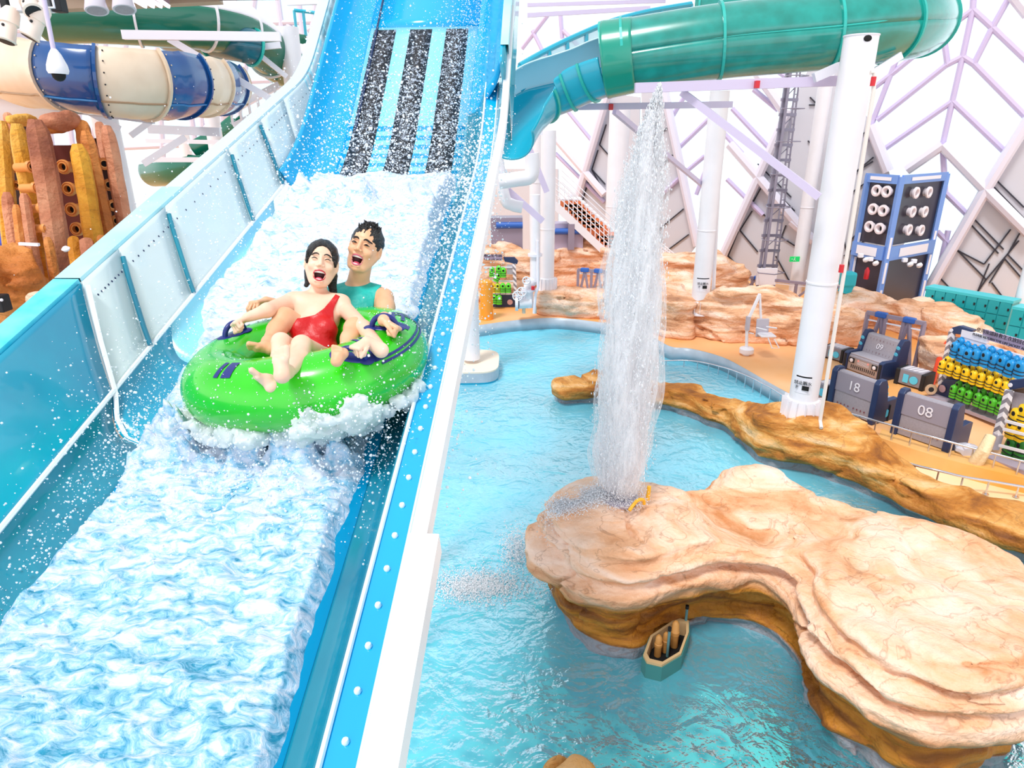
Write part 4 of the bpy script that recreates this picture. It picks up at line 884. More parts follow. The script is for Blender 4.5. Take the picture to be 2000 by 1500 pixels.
# glass pane behind the lattice
a = WP-WD*34; b = WP+WD*26
MB().prism([a, b, b+UP*22, a+UP*22], WN*-0.03).build('window_1', GLASS)['kind'] = 'structure'
lat = MB()
def bar(x0, y0, x1, y1, r=0.10, off=.1, mb=lat): mb.tube([W(x0, y0, off), W(x1, y1, off)], r, 8)
for l in [(1903, -30, 1900, 19), (1900, 19, 1880, 111), (1880, 111, 1860, 198), (1860, 198, 1841, 283), (1900, 19, 1842, 62), (1842, 62, 1750, 138), (1750, 138, 1706, 172), (1880, 111, 1847, 128), (1847, 128, 1713, 235), (1860, 198, 1723, 294), (1833, -20, 1842, 62), (1842, 62, 1851, 128), (1900, 19, 1938, 54), (1938, 54, 2020, 132), (1985, -30, 1938, 54), (1938, 54, 1902, 125), (1880, 111, 1902, 125), (1902, 125, 2020, 245), (1860, 198, 1962, 296), (1841, 283, 1846, 376), (1846, 376, 1890, 420), (1852, 450, 1826, 560), (1830, 452, 1858, 480), (1755, 105, 1690, 275),
          (1472, 175, 1520, 215), (1430, 212, 1500, 287), (1342, 180, 1312, 230), (1325, 290, 1385, 232), (1332, 342, 1376, 305), (1270, 400, 1330, 345), (1100, 90, 1105, 75), (1040, 60, 1075, 130), (1020, 95, 1070, 30), (1095, 200, 1160, 280), (1095, 30, 1098, 75), (1100, 60, 1140, 100), (1510, 132, 1535, 150), (1395, 240, 1450, 300), (1085, 300, 1180, 395), (1420, 350, 1490, 420), (1390, 300, 1360, 380)]: bar(*l)
o = lat.build('window_frame', MUL, bpy.data.objects['window_1'], smooth=True)
big = [(1841, 283, 1925, 370), (1841, 283, 1770, 332), (2010, 232, 1925, 370), (1925, 370, 1812, 568), (1925, 370, 2010, 455), (1980, -10, 2010, 28), (1818, 20, 1850, -8), (1425, 282, 1490, 357), (1490, 357, 1560, 440), (1540, 215, 1402, 520), (1590, 470, 1546, 432), (1185, 190, 1100, 480), (1292, 150, 1362, 480), (1470, 130, 1530, 215), (1085, 270, 1180, 380), (1700, 245, 1735, 335)]
for i, l in enumerate(big): mb = MB(); bar(*l, r=.19, off=.3, mb=mb); o = mb.build('trim_%d' % (i+2), TRUSS, smooth=True); o['kind'] = 'structure'; o['label'] = 'white tubular truss member of the glazed wall'
pans = [[(2020, 235), (1932, 372), (1818, 572), (2020, 640)], [(1590, 110), (1404, 519), (1430, 590), (1720, 590), (1700, 240), (1650, 150)], [(1195, 182), (1120, 430), (1150, 520), (1245, 520), (1250, 190)], [(1252, 165), (1296, 155), (1360, 480), (1330, 520), (1262, 500)], [(1704, 235), (1735, 330), (1770, 470), (1690, 590), (1640, 590)], [(1020, 330), (1090, 330), (1090, 520), (940, 520), (960, 330)]]
for i, pp in enumerate(pans):
    wl = wallpoly('wall_%s' % ['right', 'middle', 'stair', 'fountain', 'tower', 'left'][i], pp, PANEL, .02, label='pale grey panelled part of the hall wall')
ln = MB()
def seam(mb, *pts):
    for a, b in zip(pts[:-1], pts[1:]): mb.beam(W(*a, .06), W(*b, .06), .045, .045, up=WN)
seam(ln, (1938, 362), (2000, 427)); seam(ln, (1946, 352), (2000, 405)); seam(ln, (1974, 448), (1922, 516), (1868, 488)); seam(ln, (1992, 455), (1968, 497), (2000, 530)); seam(ln, (1932, 515), (1908, 573)); seam(ln, (1937, 552), (1958, 580)); seam(ln, (1962, 506), (1932, 553)); seam(ln, (1895, 420), (1960, 487)); seam(ln, (1888, 430), (1950, 495)); seam(ln, (1868, 487), (1926, 546), (1908, 572)); seam(ln, (1836, 543), (1860, 568)); seam(ln, (1926, 546), (1990, 470)); seam(ln, (1962, 505), (2010, 560))
seam(ln, (1490, 360), (1468, 400), (1505, 430)); seam(ln, (1469, 412), (1445, 450), (1480, 492)); seam(ln, (1442, 452), (1422, 500), (1462, 541)); seam(ln, (1418, 508), (1411, 524)); seam(ln, (1480, 320), (1545, 385)); seam(ln, (1582, 190), (1607, 215)); seam(ln, (1578, 275), (1597, 293)); seam(ln, (1535, 440), (1526, 463), (1552, 480)); seam(ln, (1515, 500), (1545, 555)); seam(ln, (1530, 390), (1552, 412)); seam(ln, (1575, 350), (1583, 362)); seam(ln, (1580, 205), (1612, 205))
seam(ln, (1184, 243), (1171, 283), (1195, 310)); seam(ln, (1168, 293), (1156, 331), (1182, 360)); seam(ln, (1150, 353), (1142, 378)); seam(ln, (1148, 355), (1128, 430)); seam(ln, (1156, 332), (1178, 372)); seam(ln, (1140, 395), (1165, 425))
seam(ln, (1291, 197), (1257, 229)); seam(ln, (1302, 250), (1262, 288)); seam(ln, (1306, 310), (1264, 347), (1274, 395)); seam(ln, (1277, 400), (1293, 478)); seam(ln, (1335, 408), (1287, 448)); seam(ln, (1345, 458), (1306, 487)); seam(ln, (1312, 303), (1314, 304))
seam(ln, (1700, 350), (1665, 375)); seam(ln, (1706, 307), (1672, 335)); seam(ln, (1702, 250), (1680, 265)); seam(ln, (1660, 470), (1690, 440)); seam(ln, (1648, 500), (1688, 470)); seam(ln, (1645, 452), (1660, 525)); seam(ln, (1665, 340), (1705, 315))
o = ln.build('trim_1_joints', SEAM); o.name = 'trim_30'; o['kind'] = 'structure'; o['label'] = 'dark joint lines of the grey wall panels'
# left hall side wall with white truss work
LWl = MB()
def LV(x, y, Y=40): return V(x, y, Y)
MB().prism([Vector((-45, 44, 0)), Vector((-2, 44, 0)), Vector((-2, 44, 24)), Vector((-45, 44, 24))], Vector((0, .05, 0))).build('window_2', GLASS)['kind'] = 'structure'
rr = random.Random(11)
for i in range(26):
    x0 = -20+i*40; 
    if x0 > 760: break
    LWl.tube([LV(x0, -20), LV(x0+rr.choice((-60, 60, 25)), 420)], .16, 8)
for x0, y0, x1, y1 in [(0, 60, 700, 40), (0, 180, 700, 150), (0, 300, 640, 270), (560, 50, 700, 130), (600, 60, 690, 0), (380, 30, 520, 130), (380, 260, 560, 160), (180, 100, 130, 40)]: LWl.tube([LV(x0, y0), LV(x1, y1)], .14, 8)
LWl.build('window_frame', mat('pale_truss', '#d3cfe2', .4), bpy.data.objects['window_2'], smooth=True)
MB().prism([LV(-20, 60, 42), LV(60, 60, 42), LV(90, 420, 42), LV(-20, 420, 42)], (0, .1, 0)).build('wall_back', mat('slatted_wall', '#b9b8c6', .6))['kind'] = 'structure'
# ------------------------------------------------------------------ columns
COLS = []
def column(px, py, z, topy, Y=None, r=.27, flare=True, label='', plate=None, m=WHITE, band=()):
    b = G(px, py, z) if Y is None else V(px, py, Y); t = V(px-(px-1028)*(topy-py)/(4145-py)*-1 if False else px, topy, b.y)
    h = (CAM + ray(px, topy)*(b.y/ray(px, topy).y)).z-b.z
    o = empty('column', b); tag(o, label, 'column')
    MB().lathe([(r, 0), (r, h)], b, n=32).build('shaft', m, o, smooth=True)
    MB().lathe([(r+.012, h*.40), (r+.012, h*.40+.03)], b, n=32).build('weld_ring', m, o, smooth=True)
    if flare:
        MB().lathe([(r*1.42, 0), (r*1.42, .04), (r*1.30, .05), (r*1.12, .42), (r, .44)], b, n=32).build('base_collar', m, o, smooth=True)
        for k in range(14):
            a = 2*math.pi*k/14; p = b+Vector((math.cos(a)*r*1.27, math.sin(a)*r*1.27, .22)); MB().box(p, (.10*r/.27, .012, .42), Matrix.Rotation(a, 3, 'Z') @ Matrix.Identity(3)).build('base_rib', m, o)
    for (bz, col) in band: MB().lathe([(r+.01, bz), (r+.01, bz+.05)], b, n=32).build('painted_band', col, o)
    COLS.append(o); return o, b, h
cA, bA, hA = column(1563, 815, .92, 72, r=.275, label='thickest white column in front, standing on the rock border beside the water')
# dark notch plate on the top and notices on the shaft
MB().lathe([(.285, hA), (.285, hA+.02)], bA, n=32).build('top_plate', STEELW, cA)
MB().ball(bA+Vector((-.02, -.275, hA-.06)), (.07, .02, .05), 12).build('cable_notch', BLACK, cA)
def notice(root, b, r, h, ang, wd, hg):
    d = Vector((math.sin(ang), -math.cos(ang), 0)); x = Vector((math.cos(ang), math.sin(ang), 0)); p = b+UP*h+d*(r+.006)
    rows = []
    for i in range(9):
        a = ang+(i/8-.5)*wd/r; dd = Vector((math.sin(a), -math.cos(a), 0)); rows.append([b+UP*(h-hg/2)+dd*(r+.004), b+UP*(h+hg/2)+dd*(r+.004)])
    o = MB().grid(rows).build('notice', WPRINT, root, thick=.004)
    rows2 = [[q[1]-UP*.03, q[1]] for q in rows]; rows2 = [[a_+(a_-b-UP*(a_-b).z).normalized()*.004, b_+(b_-b-UP*(b_-b).z).normalized()*.004] for a_, b_ in rows2]
    MB().grid(rows2).build('notice_header', BLACK, o)
    text('notice_text', '禁止跳水', .085, frame4(p+UP*.04+d*.012, x, UP), DARK, o); MB().box(p-UP*.06+x*.06+d*.008, (.13, .01, .09), Matrix((x, d, UP)).transposed()).build('notice_symbol', BLACK, o); text('notice_text', 'P', .09, frame4(p-UP*.06-x*.1+d*.012, x, UP), DARK, o)
notice(cA, bA, .275, .80, -.62, .30, .36)
cB, bB, hB = column(1365, 612, 1.1, 178, label='white column with a notice on it, standing on the rock wall behind the fountain')
notice(cB, bB, .27, .95, -.15, .38, .42)
column(1068, 566, 1.2, 255, r=.25, label='white column beside the pipe valves at the far left pool corner')
column(1046, 500, .5, 120, Y=27, r=.25, flare=False, label='slender white column left of the staircase, behind the valve pipe')
column(1197, 520, .5, 215, Y=29, r=.42, flare=False, label='white column partly hidden by the fountain jet')
column(1552, 575, .5, 120, Y=25.5, r=.24, flare=False, label='slender white column beside the ladder mast')
column(1598, 570, .5, 150, Y=27.5, r=.42, flare=False, label='wide white column just behind the front column')
# standing beside the slide on its own plinth
pl = G(930, 700, .42); o = empty('column_plinth', (pl.x, pl.y, -1.1)); tag(o, 'rounded cream plinth with grey rim in the pool beside the slide', 'plinth')
q = [Vector((pl.x+.9*sgp(math.cos(a), .5)-.25, pl.y+1.0*sgp(math.sin(a), .5), -1.1)) for a in [2*math.pi*i/40 for i in range(40)]]
MB().prism(q, Vector((0, 0, 1.1+.05))).build('plinth_wall', BASINW, o); MB().prism([v+UP*1.15 for v in q], Vector((0, 0, .27))).build('plinth_rim', KERB, o); MB().prism([v+UP*1.42 for v in q], Vector((0, 0, .04))).build('plinth_top', mat('cream_top', '#f3e2cf', .5), o)
column(921, 700, .46, 395, r=.24, flare=False, label='white column on the cream plinth close to the slide')
for (px_, py_, Y_, ty, r_, lb) in ((265, 520, 16, 205, .27, 'stout white column under the striped bowl slide'), (604, 420, 20, 53, .27, 'white column carrying the green tube behind the slide rim'), (402, 520, 33, 250, .27, 'distant thin white column under the striped slide'), (456, 500, 24, 205, .25, 'thin white column right of the striped slide end')):
    column(px_, py_, .4, ty, Y=Y_, r=r_, flare=False, label=lb)
# ------------------------------------------------------------------ tube slides overhead
TGREEN = mat('teal_tube', '#12998e', 0.22, spec=.6, coat=.5, col2='#0b8478', nscale=3); TSEAM = mat('teal_flange', '#2bb3a8', .3); TBLUE = mat('cyan_trough', '#1fa9c4', .22, coat=.4); TLIGHT = mat('pale_trough', '#bfe3ee', .3)
def pipe(name, path, r, n=36, a0=0, a1=360, m=TGREEN, parent=None, thick=.03, roll=0.0, n_m=8):
    q = spline(path, n_m); rows = []; prev = None
    for i, p in enumerate(q):
        t = (q[min(i+1, len(q)-1)]-q[max(i-1, 0)]).normalized(); x = t.cross(UP).normalized(); y = x.cross(t)
        rows.append([p+(x*math.cos(math.radians(a))+y*math.sin(math.radians(a)))*(r[0]+(r[1]-r[0])*i/len(q) if isinstance(r, tuple) else r) for a in [a0+(a1-a0)*k/n+roll for k in range(n+1)]])
    return MB().grid(rows).build(name, m, parent, smooth=True, thick=thick), q
def flange(path_q, i, r, parent, m=TSEAM, a0=0, a1=360, w=.05):
    p = path_q[i]; t = (path_q[min(i+1, len(path_q)-1)]-path_q[max(i-1, 0)]).normalized(); x = t.cross(UP).normalized(); y = x.cross(t); rows = []
    for k in range(37):
        a = math.radians(a0+(a1-a0)*k/36); d = x*math.cos(a)+y*math.sin(a); rows.append([p+d*r-t*w/2, p+d*(r+.06)-t*w/2, p+d*(r+.06)+t*w/2, p+d*r+t*w/2])
    MB().grid(rows).build('flange', m, parent, smooth=False)
ts = empty('tube_slide', V(1500, 80, 14)); tag(ts, 'large teal enclosed tube slide crossing overhead on the right', 'tube slide')
pth = [V(1182, 118, 14.6), V(1230, 108, 14.5), V(1405, 82, 14.2), V(1620, 62, 14.0), V(1720, 50, 14.1), V(1785, 44, 14.8), V(1800, 38, 16.4), V(1740, 28, 18.0), V(1600, 20, 19.0), V(1480, 18, 19.5), V(1360, 24, 20)]
o, q = pipe('tube_shell', pth, .64, parent=ts)
for i in (0, 7, 16, 24, 34, 44, 60, 79): flange(q, min(i, len(q)-1), .64, ts)
MB().tube([p+(Vector((0, -1, 0)))*.645+UP*.02 for p in q[:44]], .018, 6).build('long_seam', TSEAM, ts)
tr_ = empty('open_trough', V(1100, 180, 14)); tag(tr_, 'open teal and pale blue trough curving from the tube mouth down behind the slide', 'water slide')
pth2 = [V(1190, 122, 14.6), V(1150, 135, 14.8), V(1105, 155, 15.0), V(1060, 175, 15.0), V(1015, 215, 14.6), V(985, 260, 14.0)]
o, q2 = pipe('trough_shell', pth2, .60, a0=175, a1=365, m=TBLUE, parent=tr_)
for i in (8, 16, 26): flange(q2, min(i, len(q2)-1), .60, tr_, a0=175, a1=365)
pipe('trough_collar', [V(1240, 108, 14.45), V(1182, 118, 14.6)], (.66, .70), m=mat('green_collar', '#12957f', .25, coat=.4), parent=tr_)
# tall far wall with window openings, following the curve
top = spline([V(1350, 8, 17.5), V(1270, 22, 17.0), V(1200, 40, 16.6), V(1145, 62, 16.3), V(1095, 85, 16.0), V(1050, 108, 15.8), V(1015, 128, 15.5)], 4)
bot = spline([V(1350, 40, 17.5), V(1270, 60, 17.0), V(1200, 88, 16.6), V(1145, 112, 16.3), V(1100, 142, 16.0), V(1060, 155, 15.8), V(1015, 178, 15.5)], 4)
fr_ = MB(); n = len(top)
for lst in (top, bot): fr_.tube(lst, .06, 8)
for i in range(0, n, 3): fr_.tube([top[i], bot[i]], .05, 8)
fr_.build('window_frame', TBLUE, tr_, smooth=True)
MB().grid([[top[i].lerp(bot[i], k/3) for k in range(4)] for i in range(n)]).build('window_pane', clear('trough_glass', '#dcedf6', .5), tr_, thick=.02)
pipe('inner_wall', pth2, .63, a0=-10, a1=62, m=TLIGHT, parent=tr_)
# second tube, upper left
t2 = empty('tube_slide', V(300, 40, 17)); tag(t2, 'dark green and white tube slide at the upper left corner', 'tube slide')
DG = mat('dark_green_tube', '#0b6b55', .25, coat=.4)
pth3 = [V(92, 26, 17), V(170, 24, 17), V(300, 32, 17.4), V(400, 42, 18), V(470, 62, 19), V(520, 95, 20), V(560, 125, 21), V(640, 140, 22), V(720, 130, 23)]
pipe('tube_upper_half', pth3, .62, a0=20, a1=185, m=WHITE, parent=t2); _, q3 = pipe('tube_lower_half', pth3, .62, a0=185, a1=380, m=DG, parent=t2)
for i in (14, 24, 32, 42, 52): flange(q3, i, .62, t2, m=WHITE)
t3 = empty('tube_slide', V(440, 90, 17)); tag(t3, 'dark teal tube bend hanging below the green tube', 'tube slide')
_, q4 = pipe('tube_shell', [V(330, 70, 20), V(400, 78, 19), V(465, 85, 18.4), V(500, 95, 18.6)], .40, m=mat('dark_teal_tube', '#0f5b6e', .25, coat=.4), parent=t3); flange(q4, 22, .40, t3); flange(q4, 10, .40, t3)
t4 = empty('open_trough', V(640, 110, 24)); tag(t4, 'distant teal trough with windows, left of the big slide', 'water slide')
_, q5 = pipe('trough_shell', [V(580, 70, 25), V(620, 75, 25), V(660, 90, 24), V(700, 110, 24)], .5, a0=180, a1=360, m=DG, parent=t4)
fw = MB()
for i in range(0, len(q5), 4): fw.tube([q5[i]+UP*.02, q5[i]+UP*.75], .05, 6)
fw.tube([p+UP*.75 for p in q5], .06, 6); fw.build('window_frame', TBLUE, t4)
t5 = empty('open_trough', V(350, 300, 26)); tag(t5, 'distant green slide loops low behind the white beams', 'water slide')
pipe('trough_shell', [V(300, 335, 27), V(340, 330, 26), V(380, 318, 26), V(420, 320, 27)], .55, a0=150, a1=390, m=DG, parent=t5); pipe('trough_shell', [V(385, 290, 27), V(430, 265, 27), V(470, 235, 27)], .5, a0=150, a1=390, m=DG, parent=t5)
# striped bowl slide
bw = empty('striped_slide', V(240, 140, 14)); tag(bw, 'open bowl slide with alternating blue and cream panels', 'water slide')
SBLUE = mat('deep_blue_panel', '#10559a', .22, coat=.5, col2='#0c4684', nscale=1.2); CREAM = mat('cream_panel', '#ecd9c2', .35, col2='#dcc6ad', nscale=1.5)
keys = [(-40, 90, 15.5, 60), (15, 120, 14.2, 68), (60, 130, 13.4, 72), (120, 135, 12.9, 72), (180, 145, 12.7, 72), (245, 152, 12.9, 74), (310, 155, 13.5, 74), (365, 158, 14.4, 66), (405, 162, 15.6, 60), (432, 166, 17.0, 54), (440, 165, 18.6, 48)]
sp_ = spline([V(x, y, Y) for x, y, Y, r in keys], 8); sr = []
for i in range(len(keys)-1):
    for k in range(8): sr.append(.92*(keys[i][3]+(keys[i+1][3]-keys[i][3])*k/8)*(keys[i][2])/FP/1.02)
sr.append(sr[-1])
def bowlrow(i, a0, a1, off=0.0, n=24):
    p = sp_[i]; t = (sp_[min(i+1, len(sp_)-1)]-sp_[max(i-1, 0)]).normalized(); x = t.cross(UP).normalized(); y = x.cross(t)
    return [p+(x*math.cos(math.radians(a))+y*math.sin(math.radians(a)))*(sr[i]+off) for a in [a0+(a1-a0)*k/n for k in range(n+1)]]
cuts = [0, 26, 35, 44, 53, 61, 70, 80]
for j in range(len(cuts)-1):
    i0, i1 = cuts[j], cuts[j+1]; m_ = CREAM if j % 2 == 0 else SBLUE
    pn = MB().grid([bowlrow(i, 165, 400) for i in range(i0, min(i1, len(sp_)-1)+1)]).build('bowl_panel', m_, bw, smooth=True, thick=.04)
    fl_ = MB().grid([bowlrow(min(i1, len(sp_)-1), 165, 400, .02), bowlrow(min(i1, len(sp_)-1), 165, 400, .07)]).build('flange', m_, bw, thick=.05)
    if j in (1, 2, 3, 4):
        for k in range(14):
            p = bowlrow(i0+1, 190, 392, .03, 13)[k]; bolt(p, .014, DARK if m_ is CREAM else CREAM, pn)
    MB().tube([bowlrow(i, 320, 330, .03, 1)[0] for i in range(i0, min(i1, len(sp_)-1)+1)], .018, 6).build('panel_seam', mat('seam_tan', '#a88a6c', .5) if j % 2 == 0 else mat('seam_blue', '#2f7ab8', .4), pn)
# saddles and beams under it
for (x0, y0, x1, y1, Y0, w_, lb) in ((100, 205, 300, 232, 13.6, .16, 'white I-beam under the striped slide'), (240, 68, 548, 72, 15.2, .14, 'long white horizontal beam across the striped slide'), (290, 252, 430, 258, 15.5, .15, 'short white beam below the striped slide end'), (330, 76, 540, 200, 15.6, .11, 'slanting white brace in front of the dark blue panel'), (470, 95, 548, 88, 18.5, .12, 'small white arm holding the tube bend'), (498, 100, 560, 150, 19, .1, 'short white diagonal strut by the column'), (255, 265, 300, 232, 14.8, .1, 'small white strut under the slide saddle'), (280, 320, 362, 268, 16, .12, 'white diagonal brace below the slide, left of the thin column'), (165, 215, 235, 252, 14.4, .1, 'white diagonal brace behind the rock pillars'), (285, 312, 400, 312, 22, .12, 'distant horizontal white beam low behind the rim'), (285, 275, 440, 278, 22, .10, 'distant white beam under the thin column'), (440, 220, 545, 165, 20, .14, 'white walkway edge rising to the right'), (455, 245, 560, 190, 20, .10, 'lower edge beam of the rising walkway')):
    o = MB().beam(V(x0, y0, Y0), V(x1, y1, Y0+.3), w_, w_*1.2).build('steel_beam', STEELW); tag(o, lb, 'beam')
for i in range(6):
    x = 455+i*17; o = MB().beam(V(x, 243-9*i, 20), V(x-4, 214-9*i, 20), .06).build('railing_post', STEELW); tag(o, 'short white post of the rising walkway behind the slide rim, '+['leftmost and lowest', 'second from the left', 'third from the left', 'fourth from the left', 'fifth from the left', 'rightmost and highest'][i], 'railing post', 'posts of the rising walkway')
o = MB().tube([V(-20, 218, 15), V(70, 212, 15), V(130, 208, 15.2)], .26, 20).build('white_pipe', WHITE, smooth=True); tag(o, 'fat horizontal white pipe behind the rock pillars', 'pipe')
# ceiling piece, lamps and camera, top left
o = MB().box(V(120, -26, 9.5), (5.2, .5, .25)).build('ceiling', DARK); o['kind'] = 'structure'
gt = MB().beam(V(95, 8, 9.4), V(430, -8, 9.8), .25, .16).build('ceiling_beam', mat('tan_beam', '#b59a84', .6)); tag(gt, 'tan overhead beam carrying the lamps at the top left', 'beam')
lf = empty('light_fixture', V(290, 5, 9.0)); tag(lf, 'rectangular lit fixture with four bright tubes at the upper left', 'lamp')
MB().beam(V(240, -8, 9.0), V(330, -4, 9.2), .35, .08).build('fixture_frame', mat('mauve_frame', '#7d5f78', .5), lf)
LIT = mat('lit_tube', '#fff4ff', .5, emit=4.0)
for k in range(4): MB().beam(V(256+k*17, -3, 8.95), V(285+k*15, 13, 8.9), .035).build('light_tube', LIT, lf)
for (x, y, Y_, lb) in ((186, 4, 8.6, 'left grey cylindrical downlight at the upper left'), (240, 2, 8.6, 'right grey cylindrical downlight next to the lit fixture')):
    c = V(x, y, Y_); o = empty('downlight', c); tag(o, lb, 'lamp'); ax = Vector((.15, -.3, -1)).normalized()
    MB().lathe([(.10, -.22), (.105, 0), (.125, .09), (.12, .10)], c, ax, 24).build('lamp_shade', mat('lamp_grey', '#cfcbd6', .3), o, smooth=True); MB().lathe([(.10, .101), (.02, .102)], c, ax, 24).build('lens', GREYP, o)
for (x, y, x2, y2, lb) in ((22, 20, 12, 80, 'left white theatre spotlight in the top corner'), (85, 15, 58, 72, 'second white theatre spotlight beside the camera pole'), (50, -10, 65, 22, 'upper small white spotlight between the others')):
    a = V(x, y, 7.0); b_ = V(x2, y2, 6.9); o = empty('spotlight', a); tag(o, lb, 'lamp'); ax = (b_-a).normalized(); L_ = (b_-a).length
    MB().lathe([(.05, -.02), (.075, .02), (.08, L_*.45), (.065, L_*.47), (.075, L_*.95), (.085, L_), (.07, L_+.01)], a, ax, 20).build('housing', mat('warm_white', '#ecdccf', .35) if 'warm_white' not in MATS else MATS['warm_white'], o, smooth=True)
    MB().lathe([(.068, L_+.011), (.01, L_+.012)], a, ax, 20).build('lens', DARK, o); MB().ball(a+ax*L_*.5+Vector((.0, -.075, 0)), .014, 8).build('knob', DARK, o)
    MB().tube([a+Vector((-.1, 0, .2)), a+Vector((-.1, 0, 0)), a+Vector((.1, 0, 0)), a+Vector((.1, 0, .2))], .012, 6).build('bracket', STEELW, o)
for i in range(5):
    o = MB().box(V(10+i*26, 6, 7.3), (.10, .12, .16)).build('speaker_box', WHITE if i % 2 else DARK, bevel=.01); tag(o, ['black clamp box leftmost on the ceiling rig', 'white clamp box between the two left spotlights', 'black clamp box above the second spotlight', 'white clamp box next to the camera pole top', 'black clamp box right of the camera pole top'][i], 'bracket')
cc = V(112, 112, 6.0); o = empty('security_camera', cc); tag(o, 'white dome security camera hanging from a pole at the upper left', 'security camera')
MB().tube([V(82, -20, 6.0), V(105, 100, 6.0)], .018, 10).build('pole', LILAC, o, smooth=True)
axc = (V(114, 140, 6)-V(107, 104, 6)).normalized(); MB().lathe([(.02, -.04), (.045, 0), (.075, .08), (.08, .12), (.07, .145)], V(107, 106, 6), axc, 24).build('housing', WHITE, o, smooth=True)
MB().ball(V(107, 106, 6)+axc*.15, .052, 16).build('dome', BLACK, o, smooth=True)
# overhead truss beams along the top
for (x0, y0, x1, y1, Y0, w_, lb) in ((560, 2, 800, -6, 20, .16, 'dark overhead beam left of the steep chute'), (1030, 10, 1300, 2, 21, .07, 'lilac overhead beam, topmost right of the chute'), (1030, 30, 1270, 16, 20, .08, 'lilac overhead beam just right of the chute, lower one'),
    (1240, 172, 1640, 158, 13.2, .13, 'long lilac beam under the teal tube reaching the front column'), (1117, 209, 1430, 204, 15.5, .10, 'thin lilac beam with red marks crossing the fountain jet'), (1332, 180, 1600, 385, 13.4, .10, 'lilac diagonal brace running down to the front column'), (1200, 217, 1377, 366, 15.6, .09, 'lilac diagonal brace crossing down to the notice column'), (1640, 130, 1590, 152, 13, .12, 'short steel bracket left of the front column top'), (1700, 145, 1760, 108, 13.6, .1, 'white bracket arms right of the front column top'), (1028, 275, 1068, 375, 22, .14, 'lilac strut left of the far white column'), (985, 365, 1060, 432, 20, .14, 'lilac strut falling toward the far white column'), (1010, 262, 1060, 258, 20, .12, 'short white cantilever beam beside the slide')):
    o = MB().beam(V(x0, y0, Y0), V(x1, y1, {(1200, 217): 20.6, (1332, 180): 12.1}.get((x0, y0), Y0)), w_, w_*1.3).build('steel_beam', LILAC if 'lilac' in lb else STEELW); tag(o, lb, 'beam')
for (x, y, Y_, lb) in ((1193, 209, 15.4, 'small red band on the thin lilac beam left of the fountain jet'), (1279, 207, 15.4, 'small red band on the thin lilac beam right of the fountain jet'), (1478, 165, 13.1, 'small red band on the long lilac beam under the teal tube')):
    o = MB().beam(V(x-4, y, Y_), V(x+4, y, Y_), .12, .12).build('red_mark', RED); tag(o, lb, 'mark', 'red bands on the lilac beams')
# drain pipes beside the columns
for (pts, r_, lb, cat) in (([V(1700, 142, 12.0), V(1708, 142, 12.0), V(1706, 180, 12.0), V(1602, 820, 12.0), V(1604, 836, 11.8)], .035, 'cream downpipe beside the front column', 'pipe'), ([V(1412, 185, 20.6), V(1392, 590, 20.6), V(1393, 605, 20.4)], .06, 'white downpipe right of the notice column', 'pipe')):
    o = MB().tube(pts, r_, 12).build('downpipe', mat('cream_pipe', '#e8ddd6', .35) if r_ < .05 else WHITE, smooth=True); tag(o, lb, cat)
for (x, y, Y_, r_, lb) in ((1704, 168, 12, .042, 'red collar high on the cream pipe beside the front column top'), (1642, 532, 12, .042, 'red collar halfway down the cream pipe beside the front column'), (1388, 596, 20.6, .07, 'red collar at the foot of the white pipe by the notice column')):
    o = MB().lathe([(r_, 0), (r_, .14)], V(x, y, Y_), n=16).build('red_collar', RED); tag(o, lb, 'collar', 'red collars on the downpipes')
# ------------------------------------------------------------------ entry ramp, ledge and railings
ORD = ['first', 'second', 'third', 'fourth', 'fifth', 'sixth', 'seventh', 'eighth', 'ninth', 'tenth', 'eleventh', 'twelfth', 'thirteenth']
rampq = [G(x, y, .12) for x, y in ((1690, 872), (1719, 872), (1850, 918), (2010, 962), (2200, 1040), (2200, 1130), (1990, 1040), (1900, 1008), (1800, 968), (1730, 932), (1700, 905))]
o = MB().prism(rampq, Vector((0, 0, -.3))).build('floor_ramp', RAMP); o['kind'] = 'structure'; o['label'] = 'peach coloured entry ramp between the railings'
e1 = [G(x, y, .4) for x, y in ((1716, 853), (1780, 875), (1846, 895), (1920, 914), (2010, 935), (2200, 985))]
o = MB().grid([[p+Vector((.25, .35, .01)), p+Vector((-.03, -.05, .01)), p+Vector((-.03, -.05, -.3))] for p in e1]).build('trim_31', LEDGE, thick=.02); o['kind'] = 'structure'; o['label'] = 'ochre ledge and riser beside the entry ramp'
def railing(tops, bots, r, label, zb, m=CHROME):
    """tops: rail line; bots: (x_top, y_top, x_bottom, y_bottom) per post"""
    o = empty('railing', G(bots[0][2], bots[0][3], zb)); tag(o, label, 'railing'); pt = []
    for x, y, xb, yb in bots:
        b_ = G(xb, yb, zb); t = V(x, y, b_.y); t.x = b_.x; pt.append(t)
        MB().tube([b_, t], r*.7, 8).build('post', m, o, smooth=True); MB().lathe([(r*2.2, 0), (r*2.2, .012)], b_, n=12).build('base_plate', m, o)
    d0 = pt[0]-(pt[1]-pt[0])*.25; d1 = pt[-1]+(pt[-1]-pt[-2])*1.2
    MB().tube(spline([d0]+pt+[d1], 4), r, 10).build('handrail', m, o, smooth=True); return o
def c8(l): return [(1460+a*.27, 560+b*.27, 1460+c*.27, 560+d*.27) for a, b, c, d in l]
railing(None, c8([(580, 875, 562, 985), (690, 905, 670, 1050), (800, 935, 780, 1105), (918, 972, 893, 1160), (1045, 1008, 1018, 1200), (1180, 1048, 1148, 1240), (1320, 1085, 1283, 1282), (1470, 1128, 1434, 1322), (1622, 1170, 1585, 1360), (1785, 1212, 1745, 1405), (1955, 1258, 1915, 1455)]), .022, 'long steel railing behind the entry ramp, in front of benches 18 and 08', .13)
